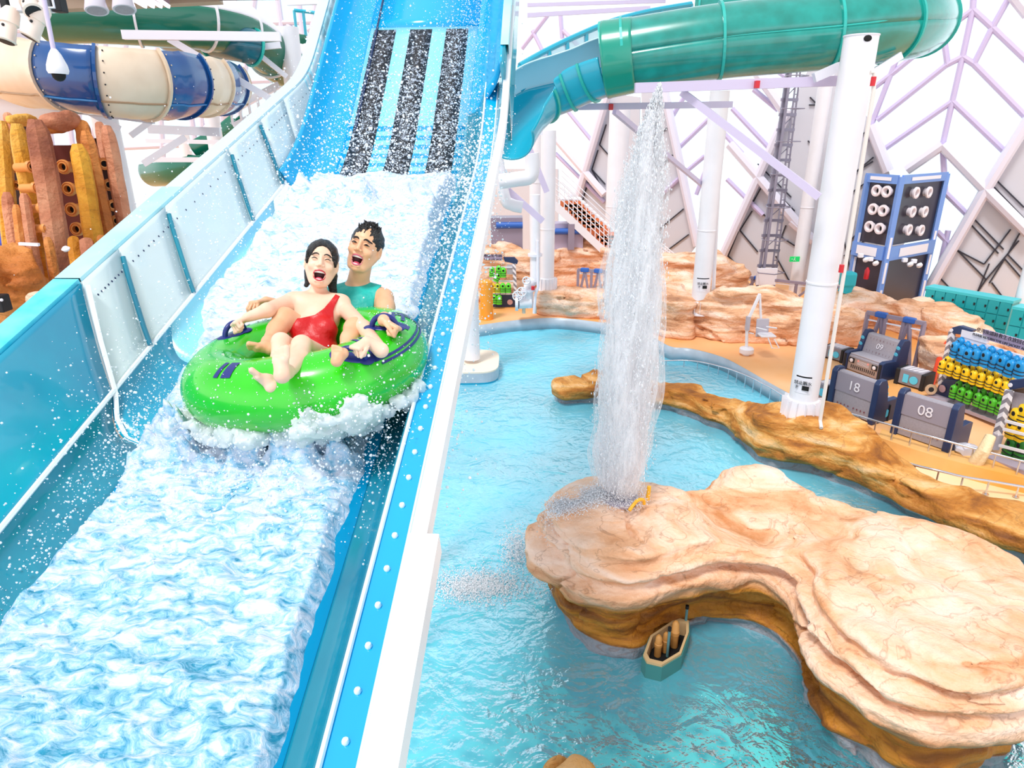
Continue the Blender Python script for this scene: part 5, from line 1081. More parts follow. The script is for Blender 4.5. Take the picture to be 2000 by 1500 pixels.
railing(None, c8([(885, 1190, 885, 1255), (1045, 1245, 1030, 1350), (1205, 1292, 1185, 1415), (1372, 1332, 1350, 1470), (1552, 1375, 1530, 1490), (1745, 1405, 1722, 1500), (1960, 1442, 1940, 1520)]), .024, 'lower steel railing along the top of the rock border', .13)
def c4(l): return [(900+a*.3, 560+b*.3, 900+c*.3, 560+d*.3) for a, b, c, d in l]
railing(None, c4([(1335, 482, 1335, 522), (1450, 480, 1450, 528), (1540, 488, 1538, 542), (1614, 502, 1610, 560), (1680, 518, 1674, 576), (1745, 536, 1738, 606), (1800, 556, 1792, 628), (1856, 578, 1846, 660), (1908, 602, 1898, 692), (1960, 630, 1948, 722), (2020, 660, 2006, 760), (2085, 700, 2070, 800)]), .022, 'thin steel handrail standing in the lazy pool along its far kerb', -.02)
railing(None, c4([(1780, 775, 1780, 800), (1870, 798, 1868, 826), (1960, 822, 1955, 858), (2040, 845, 2035, 880)]), .02, 'short steel handrail just behind the rock border', .1)
# ------------------------------------------------------------------ benches
DKRED = mat('dark_red_print', '#7a2c38', .5); SEATF = mat('bench_front_taupe', '#a38f86', .55)
def bench(p0, p1, num, label, flip=False, ln=None):
    p0 = Vector(p0); p1 = Vector(p1); p0.z = p1.z = .4; e = (p1-p0).normalized(); L_ = (p1-p0).length; n = Vector((-e.y, e.x, 0)); n = n if n.y > 0 else -n     # n points away from the viewer
    o = empty('bench', (p0+p1)/2); tag(o, label, 'bench')
    def Q(a, d, z): return p0+e*a+(n*d if not flip else n*(.78-d))+UP*z
    prof = [(0.02, .04), (0.0, .40), (.05, .45), (.44, .43), (.56, .93), (.60, .96), (.72, .96), (.76, .90), (.76, .04)]
    w = .13
    MB().prism([Q(w, d, z) for d, z in prof], e*(L_-2*w)).build('bench_body', GREYP, o, bevel=.008)
    MB().prism([Q(w+.01, d, z) for d, z in ((.03, .445), (.44, .435), (.44, .46), (.03, .47))], e*(L_-2*w-.02)).build('seat', GREYL, o, bevel=.006)
    MB().prism([Q(w+.01, d, z) for d, z in ((-.012, .03), (-.012, .37), (.03, .37), (.03, .03))], e*(L_-2*w-.02)).build('front_panel', SEATF, o)
    pe = [(-.05, 0), (-.05, .47), (.05, .51), (.40, .50), (.50, .90), (.57, 1.02), (.74, 1.02), (.81, .94), (.81, .0)]
    for a in (0, L_-w):
        en = MB().prism([Q(a, d, z) for d, z in pe], e*w).build('bench_end', NAVY, o, bevel=.015)
        MB().prism([Q(a+.03, d, z) for d, z in ((-.06, .06), (-.06, .44), (-.05, .44), (-.05, .06))], e*(w-.06)).build('end_rib', DARK, en)
        for zz, dd in ((.66, .435), (.82, .475)):
            c = Q(a+w/2, dd-.005, zz); ax = (Q(0, 0, 0)-Q(0, 1, .24)).normalized(); MB().lathe([(.052, 0), (.052, .012), (.0, .013)], c, ax, 20).build('round_light', CYANP, en)
    if not flip:
        yd = (Q(0, .56, .93)-Q(0, .44, .43)).normalized(); base = lambda a, t: Q(a, .44, .43)+yd*t
        text('number', num, .20, frame4(base(L_/2, .27)-n*.02, e, yd), WPRINT, o)
        for k in range(5):
            for sgn in (-1, 1):
                for t in (.43, .10):
                    c = base(L_/2+sgn*(L_/2-w-.10-k*.095), t)-n*.012; MB().prism([c-e*sgn*.025+yd*.028, c-e*sgn*.025-yd*.028, c+e*-sgn*-.03*-1*-1*(-1)], -n*.004).build('arrow_mark', DKRED, o)
        for a in (w+.12, L_-w-.12):
            q = MB().box(Q(a, -.02, .30), (.16, .02, .13), Matrix((e, n, UP)).transposed()).build('speaker_plate', DARK, o); MB().lathe([(.05, 0), (.05, .012), (.028, .014), (.022, .02), (.0, .021)], Q(a, -.03, .30), -n, 18).build('speaker_cone', WPRINT, q)
        for a in (w+.32, L_-w-.32): MB().lathe([(.03, 0), (.03, .01), (0, .011)], Q(a, -.012, .33), -n, 14).build('dial', mat('pink_dial', '#e9a09a', .5) if 'pink_dial' not in MATS else MATS['pink_dial'], o)
        for k in range(4): MB().box(Q(L_/2, -.014, .33-.03*k), (L_*.30, .006, .008), Matrix((e, n, UP)).transposed()).build('grille_line', WPRINT, o)
        for k in range(26): MB().box(Q(w+.10+k*(L_-2*w-.2)/25, -.014, .14), (.022, .006, .09), Matrix((e, n, UP)).transposed()).build('vent_slot', DARK if k % 2 else SEATF, o)
    else:
        f = Q(L_/2, .76, .66)-n*.006
        MB().prism([Q(w, .775, z) for z in (.50, .94)]+[Q(L_-w, .775, z) for z in (.94, .50)], n*.01).build('back_panel', mat('bench_back', '#968f9c', .55) if 'bench_back' not in MATS else MATS['bench_back'], o)
        text('number', num, .30, frame4(Q(L_/2, .79, .70), e, UP), WPRINT, o)
        for k in range(4):
            for sgn in (-1, 1):
                c = Q(L_/2+sgn*(L_/2-w-.12-k*.09), .775, .20); MB().prism([c-e*.02, c+e*.02, c+UP*.04], -n*.004).build('arrow_mark', DKRED, o)
    return o
bench(G(1646, 718), G(1721, 746), '09', 'grey bench facing the viewer with cyan round lights, between two low crates')
bench(G(1614, 795), G(1704, 831), '18', 'grey bench seen from behind, the one next to the front column', flip=True)
bench(G(1738, 846), G(1852, 886), '08', 'grey bench seen from behind, the one nearest the cream log and plastic bag', flip=True)
def crate(p0, p1, dep, h, label):
    p0 = Vector(p0); p1 = Vector(p1); p0.z = p1.z = .4; e = (p1-p0).normalized(); L_ = (p1-p0).length; n = Vector((-e.y, e.x, 0)); n = n if n.y > 0 else -n
    R = Matrix((e, n, UP)).transposed(); o = empty('crate', (p0+p1)/2); tag(o, label, 'crate'); Q = lambda a, d, z: p0+e*a+n*d+UP*z
    MB().box(Q(L_/2, dep/2, h/2+.02), (L_*.8, dep, h-.04), R).build('crate_body', mat('crate_grey', '#85828c', .5) if 'crate_grey' not in MATS else MATS['crate_grey'], o, bevel=.02)
    for a in (L_*.07, L_*.93):
        MB().box(Q(a, dep/2, h/2), (L_*.14, dep+.06, h), R).build('crate_end', DARK, o, bevel=.02)
    MB().box(Q(L_/2, dep/2, h+.0), (L_*.70, dep*.8, .02), R).build('lid', GREYL, o); 
    for k in range(4): MB().prism([Q(L_*(.2+.16*k), dep*.12, h+.012), Q(L_*(.26+.16*k), dep*.12, h+.012), Q(L_*(.34+.16*k), dep*.88, h+.012), Q(L_*(.28+.16*k), dep*.88, h+.012)], UP*.004).build('lid_stripe', WPRINT, o)
    MB().lathe([(h*.24, 0), (h*.24, .012), (h*.1, .013)], Q(L_*.64, -.005, h*.5), -n, 20).build('round_mark', CYANP, o); MB().prism([Q(L_*.28, -.005, h*.25), Q(L_*.46, -.005, h*.25), Q(L_*.46, -.005, h*.75), Q(L_*.28, -.005, h*.75)], -n*.01).build('square_mark', CYANP, o)
    return o
crate(G(1745, 748), G(1802, 765), .45, .42, 'dark grey crate with cyan marks and ribbed ends, right of bench 09')
crate(G(1606, 698), G(1645, 710), .42, .38, 'smaller grey crate with cyan marks at the left end of bench 09')
crate(G(1588, 775), G(1612, 785), .42, .40, 'dark crate half hidden behind the front column, left of bench 18')
crate(G(1712, 826), G(1733, 822), .30, .40, 'low grey box with dark ends standing between the two benches seen from behind')
crate(G(1862, 872), G(1880, 868), .40, .40, 'low grey box with dark ends right beside the plastic bag')
# ------------------------------------------------------------------ barriers of steel tube with blue brackets
BARR = mat('mauve_steel', '#8f8496', .45)
def barrier(p0, p1, h, label, nb=3, posts=4):
    p0 = Vector(p0); p1 = Vector(p1); e = p1-p0; o = empty('barrier', (p0+p1)/2); tag(o, label, 'barrier'); Q = lambda t, z: p0+e*t+UP*z
    MB().beam(Q(-.02, h), Q(1.02, h), .09, .10).build('top_rail', BARR, o); MB().beam(Q(0, h*.86), Q(1, h*.86), .035).build('thin_rail', STEELW, o)
    for i in range(posts): t = i/(posts-1); MB().beam(Q(t, 0), Q(t, h), .09).build('post', BARR, o)
    for i in range(nb):
        t = (i+.5)/nb; MB().beam(Q(t, h), Q(t-.32/nb, .05), .08).build('brace', BARR, o); MB().beam(Q(t, h), Q(t+.32/nb, .05), .08).build('brace', BARR, o)
        MB().box(Q(t, h+.01), (.30, .16, .15), Matrix.Rotation(math.atan2(e.y, e.x), 3, 'Z')).build('bracket', BLUECAP, o, bevel=.03)
    return o
barrier(G(1678, 702), G(1784, 728), 1.35, 'mauve steel truss barrier with blue brackets behind bench 09', nb=2)
barrier(V(1128, 573, 23.5)+UP*0, V(1180, 577, 23.2), .85, 'mauve truss barrier with blue brackets left of the fountain jet', nb=2, posts=3)
barrier(V(1262, 590, 22.6), V(1290, 596, 22.6), .75, 'mauve barrier end just right of the fountain jet', nb=1, posts=2)
barrier(V(1425, 575, 25.5), V(1640, 602, 23.5), .75, 'long mauve barrier with blue bracket behind the pale rock wall', nb=2, posts=6)
# ------------------------------------------------------------------ life jackets and racks
def jacket(m, s=1.0):
    o = empty('life_jacket', (0, 0, 0)); W_, D_, H_ = .20*s, .13*s, .33*s
    rows = []
    for j in range(13):
        t = j/12; z = H_*(.5-t); q_ = max(.02, 1-(1-min(1, t/.22))**2)**.5; w = W_*.48*(q_*(.86+.14*min(1, t/.5))); d = D_*.5*q_
        for a0, k0 in ((.60, .90), (.80, .90)):
            if abs(t-a0) < .03: w *= k0; d *= k0
        rows.append([Vector((w*sgp(math.cos(a), .75), d*sgp(math.sin(a), .75), z)) for a in [2*math.pi*i/20 for i in range(20)]])
    MB().grid(rows, close_v=True).add([v for v in rows[-1]], [tuple(range(20))]).build('vest', m, o, smooth=True)
    MB().ball((0, -D_*.44, H_*.20), (W_*.20, D_*.12, H_*.13), 14).build('neck_opening', BLACK, o, smooth=True)
    for z in (-.10, -.30): MB().tube([Vector((W_*.485*sgp(math.cos(a), .75), D_*.515*sgp(math.sin(a), .75), H_*z)) for a in [2*math.pi*i/20 for i in range(20)]], .009*s, 6, closed=True).build('strap', DARK, o)
    MB().tube([Vector((-W_*.2, 0, H_*.48)), Vector((0, .02, H_*.50)), Vector((W_*.2, 0, H_*.48))], .012*s, 6).build('shoulder_loop', m, o)
    MB().tube([Vector((W_*.4, 0, -H_*.4)), Vector((W_*.5, 0, -H_*.7)), Vector((W_*.3, 0, -H_*.75))], .006*s, 5).build('loose_cord', DARK, o)
    return o
JB = mat('jacket_blue', '#1a8fd0', .35); JY = mat('jacket_yellow', '#f7c91a', .4); JG = mat('jacket_green', '#4fb52a', .4); JL = mat('jacket_lime', '#57d62a', .4); JYG = mat('jacket_yellow_green', '#b9cf2a', .4); JDG = mat('jacket_dark_green', '#1d7a24', .35)
PROT = {}
def place_jacket(key, m, pos, rz, s, label, group, tilt_=0.0, sc=1.0):
    if key not in PROT: PROT[key] = jacket(m); o = PROT[key]
    else: o = copy_tree(PROT[key])
    o.matrix_basis = Matrix.Translation(pos) @ Matrix.Rotation(rz, 4, 'Z') @ Matrix.Rotation(tilt_, 4, 'Y') @ Matrix.Diagonal((s*sc, s, s, 1)); tag(o, label, 'life jacket', group); return o
r0 = G(1826, 772); r1 = G(1960, 830); r0.z = r1.z = .4; RE = (r1-r0).normalized(); RNn = Vector((-RE.y, RE.x, 0)); RNn = RNn if RNn.y > 0 else -RNn
def RP(x, y, off=0.0): return PL(x, y, r0+RNn*off, RNn)
rack = empty('life_jacket_rack', r0); tag(rack, 'grey rack with striped post and three rails of blue, yellow and green jackets', 'rack')
STR = bpy.data.materials.new('striped_post'); STR.use_nodes = True; nt = STR.node_tree; tcx = nt.nodes.new('ShaderNodeTexCoord'); wv = nt.nodes.new('ShaderNodeTexWave'); wv.wave_type = 'BANDS'; wv.bands_direction = 'DIAGONAL'; wv.inputs['Scale'].default_value = 3.2; rp = nt.nodes.new('ShaderNodeValToRGB'); rp.color_ramp.interpolation = 'CONSTANT'; rp.color_ramp.elements[0].color = (*srgb('#8a8690'), 1); rp.color_ramp.elements[1].position = .5; rp.color_ramp.elements[1].color = (*srgb('#efecf2'), 1)
nt.links.new(tcx.outputs['Object'], wv.inputs['Vector']); nt.links.new(wv.outputs['Fac'], rp.inputs['Fac']); nt.links.new(rp.outputs['Color'], nt.nodes['Principled BSDF'].inputs['Base Color'])
def sp_post(x0, y0, x1, y1, root, f=RP, w=.10): return MB().beam(f(x0, y0), f(x1, y1), w, .12).build('striped_post', STR, root)
sp_post(1860, 648, 1838, 752, rack)
MB().prism([RP(1858, 640, -.03), RP(1872, 636, -.03), RP(1900, 645, -.03), RP(1885, 655, -.03), RP(1858, 651, -.03)], RNn*.16).build('top_arm', NAVY, rack, bevel=.02); MB().lathe([(.04, 0), (.04, .02), (0, .021)], RP(1859, 645, -.04), -RNn, 16).build('arm_bolt', WPRINT, rack)
MB().beam(RP(1880, 650), RP(1930, 664), .08, .16).build('sign_arm', STEELW, rack)
sg = MB().prism([RP(1918, 661, -.02), RP(1921, 643, -.02), RP(2030, 674, -.02), RP(2030, 694, -.02)], RNn*.05).build('sign_board', mat('sign_mauve', '#b3a3c2', .5), rack)
sx = (RP(2030, 674)-RP(1921, 643)).normalized(); sy = UP; sc_ = RP(1962, 664, -.06); text('sign_text', '使用後請將救生衣放回衣架上', .105, frame4(sc_+UP*.05, sx, sy), DARK, sg); text('sign_text', 'PLEASE RETURN THE LIFE JACKET AFTER USE', .075, frame4(sc_-UP*.07, sx, sy), DARK, sg)
MB().prism([RP(1862, 657, .05), RP(1878, 660, .05), RP(1888, 675, .05), RP(1930, 690, .05), RP(1855, 690, .05)], RNn*.02).build('side_plate', GREYL, rack)
for (x0, y0, x1, y1) in ((1878, 660, 2030, 708), (1850, 699, 2010, 752), (1858, 747, 1985, 787)): MB().beam(RP(x0, y0), RP(x1, y1), .05, .07).build('rail', STEELW, rack)
MB().prism([RP(1824, 772, -.05), RP(1832, 753, -.05), RP(1846, 740, -.05), RP(1870, 744, -.05), RP(1856, 770, -.05), RP(1868, 790, -.05)], RNn*.3).build('navy_foot', NAVY, rack, bevel=.02); MB().lathe([(.09, 0), (.09, .015), (0, .016)], RP(1841, 759, -.06), -RNn, 20).build('round_badge', mat('badge_pink', '#d8b4bd', .5), rack)
MB().beam(RP(1822, 773, -.15), RP(1965, 826, -.15), .35, .08).build('rack_base', mat('base_mauve', '#a99aa6', .6), rack)
MB().prism([RP(1850, 690, .25), RP(2010, 740, .25), RP(1985, 812, .25), RP(1835, 765, .25)], RNn*.04).build('rack_back', mat('rack_brown', '#6d5c58', .7), rack)  # plain dark brown sheet at the back of the rack
bl = [(1865, 682), (1878, 690), (1891, 696), (1906, 697), (1925, 700), (1941, 706), (1957, 710), (1973, 719), (1992, 721)]
yl = [(1840, 716), (1855, 720), (1870, 725), (1886, 731), (1901, 736), (1916, 741), (1932, 746), (1948, 752), (1963, 757)]
gn = [(1862, 764), (1877, 769), (1891, 775), (1909, 780), (1923, 786), (1938, 791), (1953, 797)]
rj = random.Random(3); RZ = math.atan2(RE.y, RE.x)
for nm, lst, m_, rail_, sz in (('blue', bl, JB, 'top', 1.12), ('yellow', yl, JY, 'middle', .95), ('green', gn, JG, 'bottom', .92)):
    for i, (x, y) in enumerate(lst):
        c = RP(x, y, -.32); px_m = FP/(c-CAM).dot(CF)
        w_ = (lst[min(i+1, len(lst)-1)][0]-lst[max(i-1, 0)][0])/(2 if 0 < i < len(lst)-1 else 1)
        place_jacket(nm, m_, c, RZ-.25+rj.uniform(-.25, .25), sz, '%s life jacket, front row of the %s rail, %s from the striped post' % (nm, rail_, ORD[i]), '%s life jackets on the %s rail' % (nm, rail_), rj.uniform(-.08, .08), rj.uniform(.92, 1.08))
        c2 = RP(x+10, y-9, -.05)
        place_jacket(nm, m_, c2, RZ-.2+rj.uniform(-.2, .2), sz*.92, '%s life jacket hung behind on the %s rail, %s from the striped post' % (nm, rail_, ORD[i]), '%s life jackets on the %s rail' % (nm, rail_), rj.uniform(-.08, .08))
# second rack, cut by the right edge of the picture
s0 = G(1945, 885); s0.z = .4
def SP(x, y, off=0.0): return PL(x, y, s0+RNn*off, RNn)
rk2 = empty('life_jacket_rack', s0); tag(rk2, 'nearer jacket rack with striped post, cut off by the right picture edge', 'rack')
sp_post(1972, 762, 1948, 848, rk2, SP)
MB().beam(SP(1950, 848), SP(1941, 876), .12, .14).build('lower_post', GREYL, rk2); MB().prism([SP(1966, 752, -.03), SP(1972, 742, -.03), SP(2010, 738, -.03), SP(2012, 755, -.03), SP(1972, 762, -.03)], RNn*.16).build('top_arm', NAVY, rk2, bevel=.02); MB().lathe([(.04, 0), (.04, .02), (0, .021)], SP(1974, 752, -.04), -RNn, 16).build('arm_bolt', WPRINT, rk2)
MB().prism([SP(1978, 765, .1), SP(2030, 775, .1), SP(2030, 805, .1), SP(1975, 798, .1)], RNn*.02).build('side_plate', GREYP, rk2)
for (x0, y0, x1, y1) in ((1964, 822, 2030, 840), (1960, 838, 2030, 856), (1952, 870, 2030, 890)): MB().beam(SP(x0, y0, -.1), SP(x1, y1, -.1), .05, .05).build('rail', WHITE, rk2)
MB().beam(SP(1936, 892, -.1), SP(2040, 930, -.1), .5, .12).build('rack_base', MATS['base_mauve'], rk2)
for (x, y, k, m_, lb) in ((1984, 815, 'yellow', JY, 'yellow life jacket lying high on the nearer rack, left one'), (2000, 808, 'yellow', JY, 'yellow life jacket lying high on the nearer rack, at the picture edge'), (1978, 836, 'yellow', JY, 'yellow life jacket hanging low on the nearer rack, next to the striped post'), (1996, 842, 'yellow', JY, 'yellow life jacket hanging low on the nearer rack, at the picture edge'), (1974, 872, 'dgreen', JDG, 'dark green life jacket at the foot of the nearer rack, left one'), (1994, 878, 'dgreen', JDG, 'dark green life jacket at the foot of the nearer rack, right one')):
    place_jacket(k, m_, SP(x, y, .12), RZ-.2, 1.25, lb, 'life jackets on the nearer rack', rj.uniform(-.1, .1))
o = MB().tube([G(1905, 905, .4), G(1922, 880, .75), V(1935, 852, G(1922, 880, .75).y+.15)], [.13, .11, .09], 10).build('log_prop', mat('bone_cream', '#ecd3a8', .6, bump=.4), smooth=True); tag(o, 'cream carved log leaning at the foot of the nearer jacket rack', 'log')
b_ = G(1885, 886, .4); mbx = MB().ball(b_+UP*.10, (.22, .17, .13), 14); mbx.v = [tuple(Vector(v)+Vector((.03*math.sin(v[0]*40), .03*math.cos(v[1]*50), .02*math.sin(v[2]*60)))) for v in mbx.v]; o = mbx.build('plastic_bag', clear('plastic_film', '#e4e2ee', .75), smooth=False); tag(o, 'crumpled translucent plastic bag on the ochre ledge', 'bag')
# orange pole and floodlight beside the rack
o = MB().tube([G(1820, 752, .45), V(1838, 690, G(1820, 752).y+.1), V(1850, 668, G(1820, 752).y+.2)], [.06, .07, .05], 8).build('orange_pole', mat('orange_red', '#e2441a', .4), smooth=True); tag(o, 'leaning orange red pole next to the striped rack post', 'pole')
c = G(1817, 760, .62); o = empty('floodlight', c); tag(o, 'small round metal floodlight on the deck beside the dark crate', 'lamp'); MB().lathe([(.05, -.1), (.12, 0), (.13, .06), (.12, .07)], c, (-.3, -1, .2), 20).build('lamp_shade', mat('lamp_tan', '#c9ab8e', .3, metal=.5), o, smooth=True); MB().lathe([(.06, .071), (0, .072)], c, (-.3, -1, .2), 16).build('lens', DARK, o); MB().tube([c, c-UP*.2], .025, 8).build('stand', CHROME, o)
# left rack by the valves
q0 = G(955, 600); q1 = G(1012, 602); q0.z = q1.z = .4; q1.y = q0.y
rk3 = empty('life_jacket_rack', (q0+q1)/2); tag(rk3, 'small rack of lime jackets at the far left pool corner', 'rack'); LP3 = lambda x, y, o_=0: V(x, y, q0.y+o_)
sp_post(1004, 515, 1007, 580, rk3, LP3, .12); MB().prism([LP3(983, 503), LP3(1005, 503), LP3(1012, 510), LP3(1010, 516), LP3(986, 511)], Vector((0, .15, 0))).build('top_arm', NAVY, rk3); sgn3 = MB().prism([LP3(945, 497), LP3(981, 498), LP3(981, 509), LP3(945, 507)], Vector((0, .05, 0))).build('sign_board', MATS['sign_mauve'], rk3); text('sign_text', '請將救生衣放回', .13, frame4(LP3(962, 502, -.02)+UP*.05, (1, 0, 0), UP), DARK, sgn3); text('sign_text', 'RETURN LIFE JACKET', .09, frame4(LP3(962, 506, -.02)-UP*.02, (1, 0, 0), UP), DARK, sgn3)
MB().prism([LP3(990, 517), LP3(1004, 517), LP3(1004, 536), LP3(990, 536)], Vector((0, .03, 0))).build('side_plate', GREYL, rk3)
for y in (522, 549, 574): MB().beam(LP3(945, y), LP3(1004, y), .05).build('rail', STEELW, rk3)
MB().prism([LP3(960, 575), LP3(985, 575), LP3(1000, 575), LP3(1012, 600), LP3(955, 600)], Vector((0, .3, 0))).build('navy_foot', NAVY, rk3); MB().lathe([(.10, 0), (.1, .015), (0, .016)], LP3(996, 590, -.01), (0, -1, 0), 20).build('round_badge', MATS['badge_pink'], rk3)
for i, (x, y, k, m_, r_) in enumerate(((961, 531, 'lime', JL, 0), (974, 528, 'lime', JL, 0), (972, 541, 'lime', JL, .5), (983, 532, 'lime', JL, 0), (962, 562, 'yellow2', JY, 0), (972, 562, 'ygreen', JYG, 0), (982, 562, 'lime', JL, 0), (993, 562, 'lime', JL, 0), (965, 584, 'lime', JL, 0), (975, 585, 'lime', JL, 0))):
    place_jacket(k, m_, LP3(x, y, -.25), 0, 1.05, ['lime life jacket top left on the far rack', 'lime life jacket second on the far rack top rail', 'tilted lime life jacket hanging below the others of the far rack', 'lime life jacket nearest the striped post, top rail of the far rack', 'single yellow life jacket on the far rack', 'yellow green life jacket beside the yellow one on the far rack', 'lime life jacket third on the far rack middle rail', 'lime life jacket nearest the striped post, middle rail of the far rack', 'lime life jacket bottom left on the far rack', 'lime life jacket bottom right on the far rack'][i], 'jackets on the far rack', r_)
o = MB().lathe([(.22, 0), (.22, 1.3), (.16, 1.36)], G(951, 623), n=20).build('orange_bollard', mat('bollard_orange', '#f09a2c', .4), smooth=True); tag(o, 'thick orange bollard beside the slide in front of the far rack', 'bollard')
# ------------------------------------------------------------------ pipes and valves
vb = V(1030, 608, 21.5); vb.z = .4; vp = empty('valve_pipe', vb); tag(vp, 'white water pipe with offset bends and valves beside the far column', 'pipe')
VV = lambda x, y, o_=0: V(x, y, 22.0+o_)
MB().tube(spline([VV(1045, 380), VV(1045, 535), VV(1044, 545), VV(1034, 556), VV(1032, 566), VV(1032, 600)], 5), .17, 16).build('pipe_run', WHITE, vp, smooth=True)
for y, x in ((500, 1045), (568, 1032)): MB().lathe([(.24, 0), (.24, .08)], VV(x, y), n=20).build('pipe_flange', STEELW, vp)
MB().tube([VV(1012, 592, -.1), VV(1036, 590)], .20, 16).build('pipe_stub', WHITE, vp, smooth=True); MB().lathe([(.26, 0), (.26, .1)], VV(1012, 592, -.15), (-1, 0, 0), 20).build('pipe_flange', STEELW, vp)
for (x, y, r_) in ((1011, 578, .16), (1019, 570, .15), (1028, 548, .12)):
    c = VV(x, y, -.3); MB().tube([c+Vector((r_*math.cos(a), 0, r_*math.sin(a))) for a in [2*math.pi*i/20 for i in range(20)]], .022, 6, closed=True).build('handwheel', WHITE, vp, smooth=True)
    for k in range(3): a = k*math.pi/3; MB().tube([c+Vector((r_*math.cos(a), 0, r_*math.sin(a))), c-Vector((r_*math.cos(a), 0, r_*math.sin(a)))], .014, 6).build('wheel_spoke', WHITE, vp)
    MB().tube([c, c+Vector((.3, .35, -.1))], .03, 6).build('valve_stem', STEELW, vp)
for x in (1023, 1045): MB().tube([VV(x, 600, -.1), VV(x, 612, -.1)], .06, 8).build('pipe_foot', mat('pipe_beige', '#d6c4ae', .5) if 'pipe_beige' not in MATS else MATS['pipe_beige'], vp)
MB().lathe([(.06, 0), (.06, .12)], VV(1041, 566, -.3), n=12).build('red_valve', RED, vp)
o = MB().tube([VV(1050, 470, -.2), VV(1051, 560, -.2), VV(1046, 575, -.2), VV(1043, 612, -.2)], .05, 8).build('conduit', STEELW, smooth=True); tag(o, 'thin white conduit running beside the valve pipe', 'pipe')
hp = MB().tube(spline([V(975, 355, 19), V(1010, 350, 19), V(1035, 345, 19), V(1040, 325, 19), V(1038, 300, 19)], 5), .20, 16).build('bent_pipe', WHITE, smooth=True); tag(hp, 'fat white elbow pipe right beside the slide, upper', 'pipe')
hp = MB().tube(spline([V(970, 300, 19.5), V(985, 385, 19.5), V(1000, 400, 19.5), V(1020, 405, 19.5)], 5), .17, 16).build('bent_pipe', WHITE, smooth=True); tag(hp, 'white elbow pipe below the fat one beside the slide', 'pipe')
o = empty('machine', V(990, 455, 26)); tag(o, 'mauve machine casing with blue top roller behind the rocks, left of the stairs', 'machine')
MB().box(V(990, 462, 26), (1.2, .8, 1.5)).build('casing', BARR, o); MB().lathe([(.12, -.5), (.12, .5)], V(995, 440, 25.6), (1, 0, 0), 14).build('roller', BLUECAP, o)
o = empty('machine', V(1100, 455, 27)); tag(o, 'wide mauve and blue casing behind the far column, foot of the stairs', 'machine')
MB().box(V(1098, 462, 27), (1.6, .8, 1.1)).build('casing', mat('casing_pale', '#b9adc6', .5), o); MB().lathe([(.12, -.8), (.12, .8)], V(1098, 452, 26.5), (1, 0, 0), 14).build('roller', BLUECAP, o); MB().box(V(1115, 462, 26.5), (.25, .3, 1.0)).build('end_plate', BARR, o)
# ------------------------------------------------------------------ staircase
st = empty('staircase', V(1185, 500, 27)); tag(st, 'white metal staircase with orange treads rising left behind the fountain jet', 'staircase')
TRD = mat('orange_tread', '#f0824c', .5)
N_ = 15
for i in range(N_):
    t = i/(N_-1); x = 1090+t*100; y = 388+t*94; Y_ = 27.0-.0*i; c = V(x, y, Y_)
    MB().box(c+Vector((.45, 0, 0)), (.9, .9, .05)).build('tread', WHITE, st)
    MB().box(c+Vector((.45, -.44, -.16)), (.8, .03, .24)).build('riser', TRD, st)
MB().beam(V(1083, 400, 26.4), V(1190, 500, 26.4), .08, .28).build('stringer', WHITE, st); MB().beam(V(1110, 380, 27.6), V(1215, 480, 27.6), .08, .28).build('stringer', WHITE, st)
for k in range(4):
    for dx, dy, yy in ((0, 0, 26.4), (14, -12, 27.8)): MB().tube([V(1083+dx, 345+k*11+dy, yy), V(1190+dx, 445+k*11+dy, yy), V(1330+dx, 452+k*11+dy, yy)][:2], .022, 6).build('handrail', WHITE, st, smooth=True)
for k in range(13):
    x = 1085+k*8.6; y = 347+k*8.0; MB().tube([V(x, y, 26.4), V(x, y+50, 26.4)], .02, 6).build('baluster', WHITE, st)
o = empty('railing', V(1260, 460, 26)); tag(o, 'white sloping balustrade emerging right of the fountain jet', 'railing')
for dy in (0, 12, 24): MB().tube([V(1225, 420+dy, 26.4), V(1322, 500+dy*.4, 26.4)], .03, 6).build('handrail', WHITE, o, smooth=True)
for k in range(12): x = 1228+k*8; MB().tube([V(x, 423+k*6.6, 26.4), V(x-1, 448+k*5.6, 26.4)], .02, 6).build('baluster', WHITE, o)
# ------------------------------------------------------------------ ladder mast
lm = empty('ladder_mast', V(1490, 565, 25)); tag(lm, 'tall grey caged ladder mast in front of the glazed wall', 'ladder')
MG = mat('mast_grey', '#8b8799', .4, metal=.3)
def LM(t, u, dy=0): x = 1490+(1549-1490)*t; y = 560+(118-560)*t; sc__ = 1-.25*t; return V(x+u*sc__, y, 25+dy)
for u, dy, w_ in ((-11, 0, .09), (-3, -.1, .09), (14, .2, .05), (22, .5, .05)): MB().beam(LM(0, u, dy), LM(1, u, dy), w_).build('rail', MG, lm)
for i in range(30):
    t = (i+.5)/30; MB().beam(LM(t, 13, .2), LM(t, 23, .5), .035).build('rung', MG, lm)
for i in range(15):
    t = (i+.4)/15; MB().beam(LM(t, -16, -.1), LM(t, 24, .3), .06, .10).build('crossbar', MG, lm)
    if i % 2 == 0: MB().beam(LM(t, -11, 0), LM(min(t+.066, 1), 20, .3), .025).build('diagonal', MG, lm)
for i in range(7):
    t = (i+.5)/7; c0 = LM(t, -16, -.1); c1 = LM(t, 24, .3); MB().tube([c0, c0+Vector((-.1, -.45, 0)), c0.lerp(c1, .5)+Vector((0, -.75, 0)), c1+Vector((.1, -.45, 0)), c1], .02, 6).build('cage_hoop', MG, lm)
MB().box(LM(.045, 4, -.3), (.75, .1, .62)).build('sign_panel', WPRINT, lm)
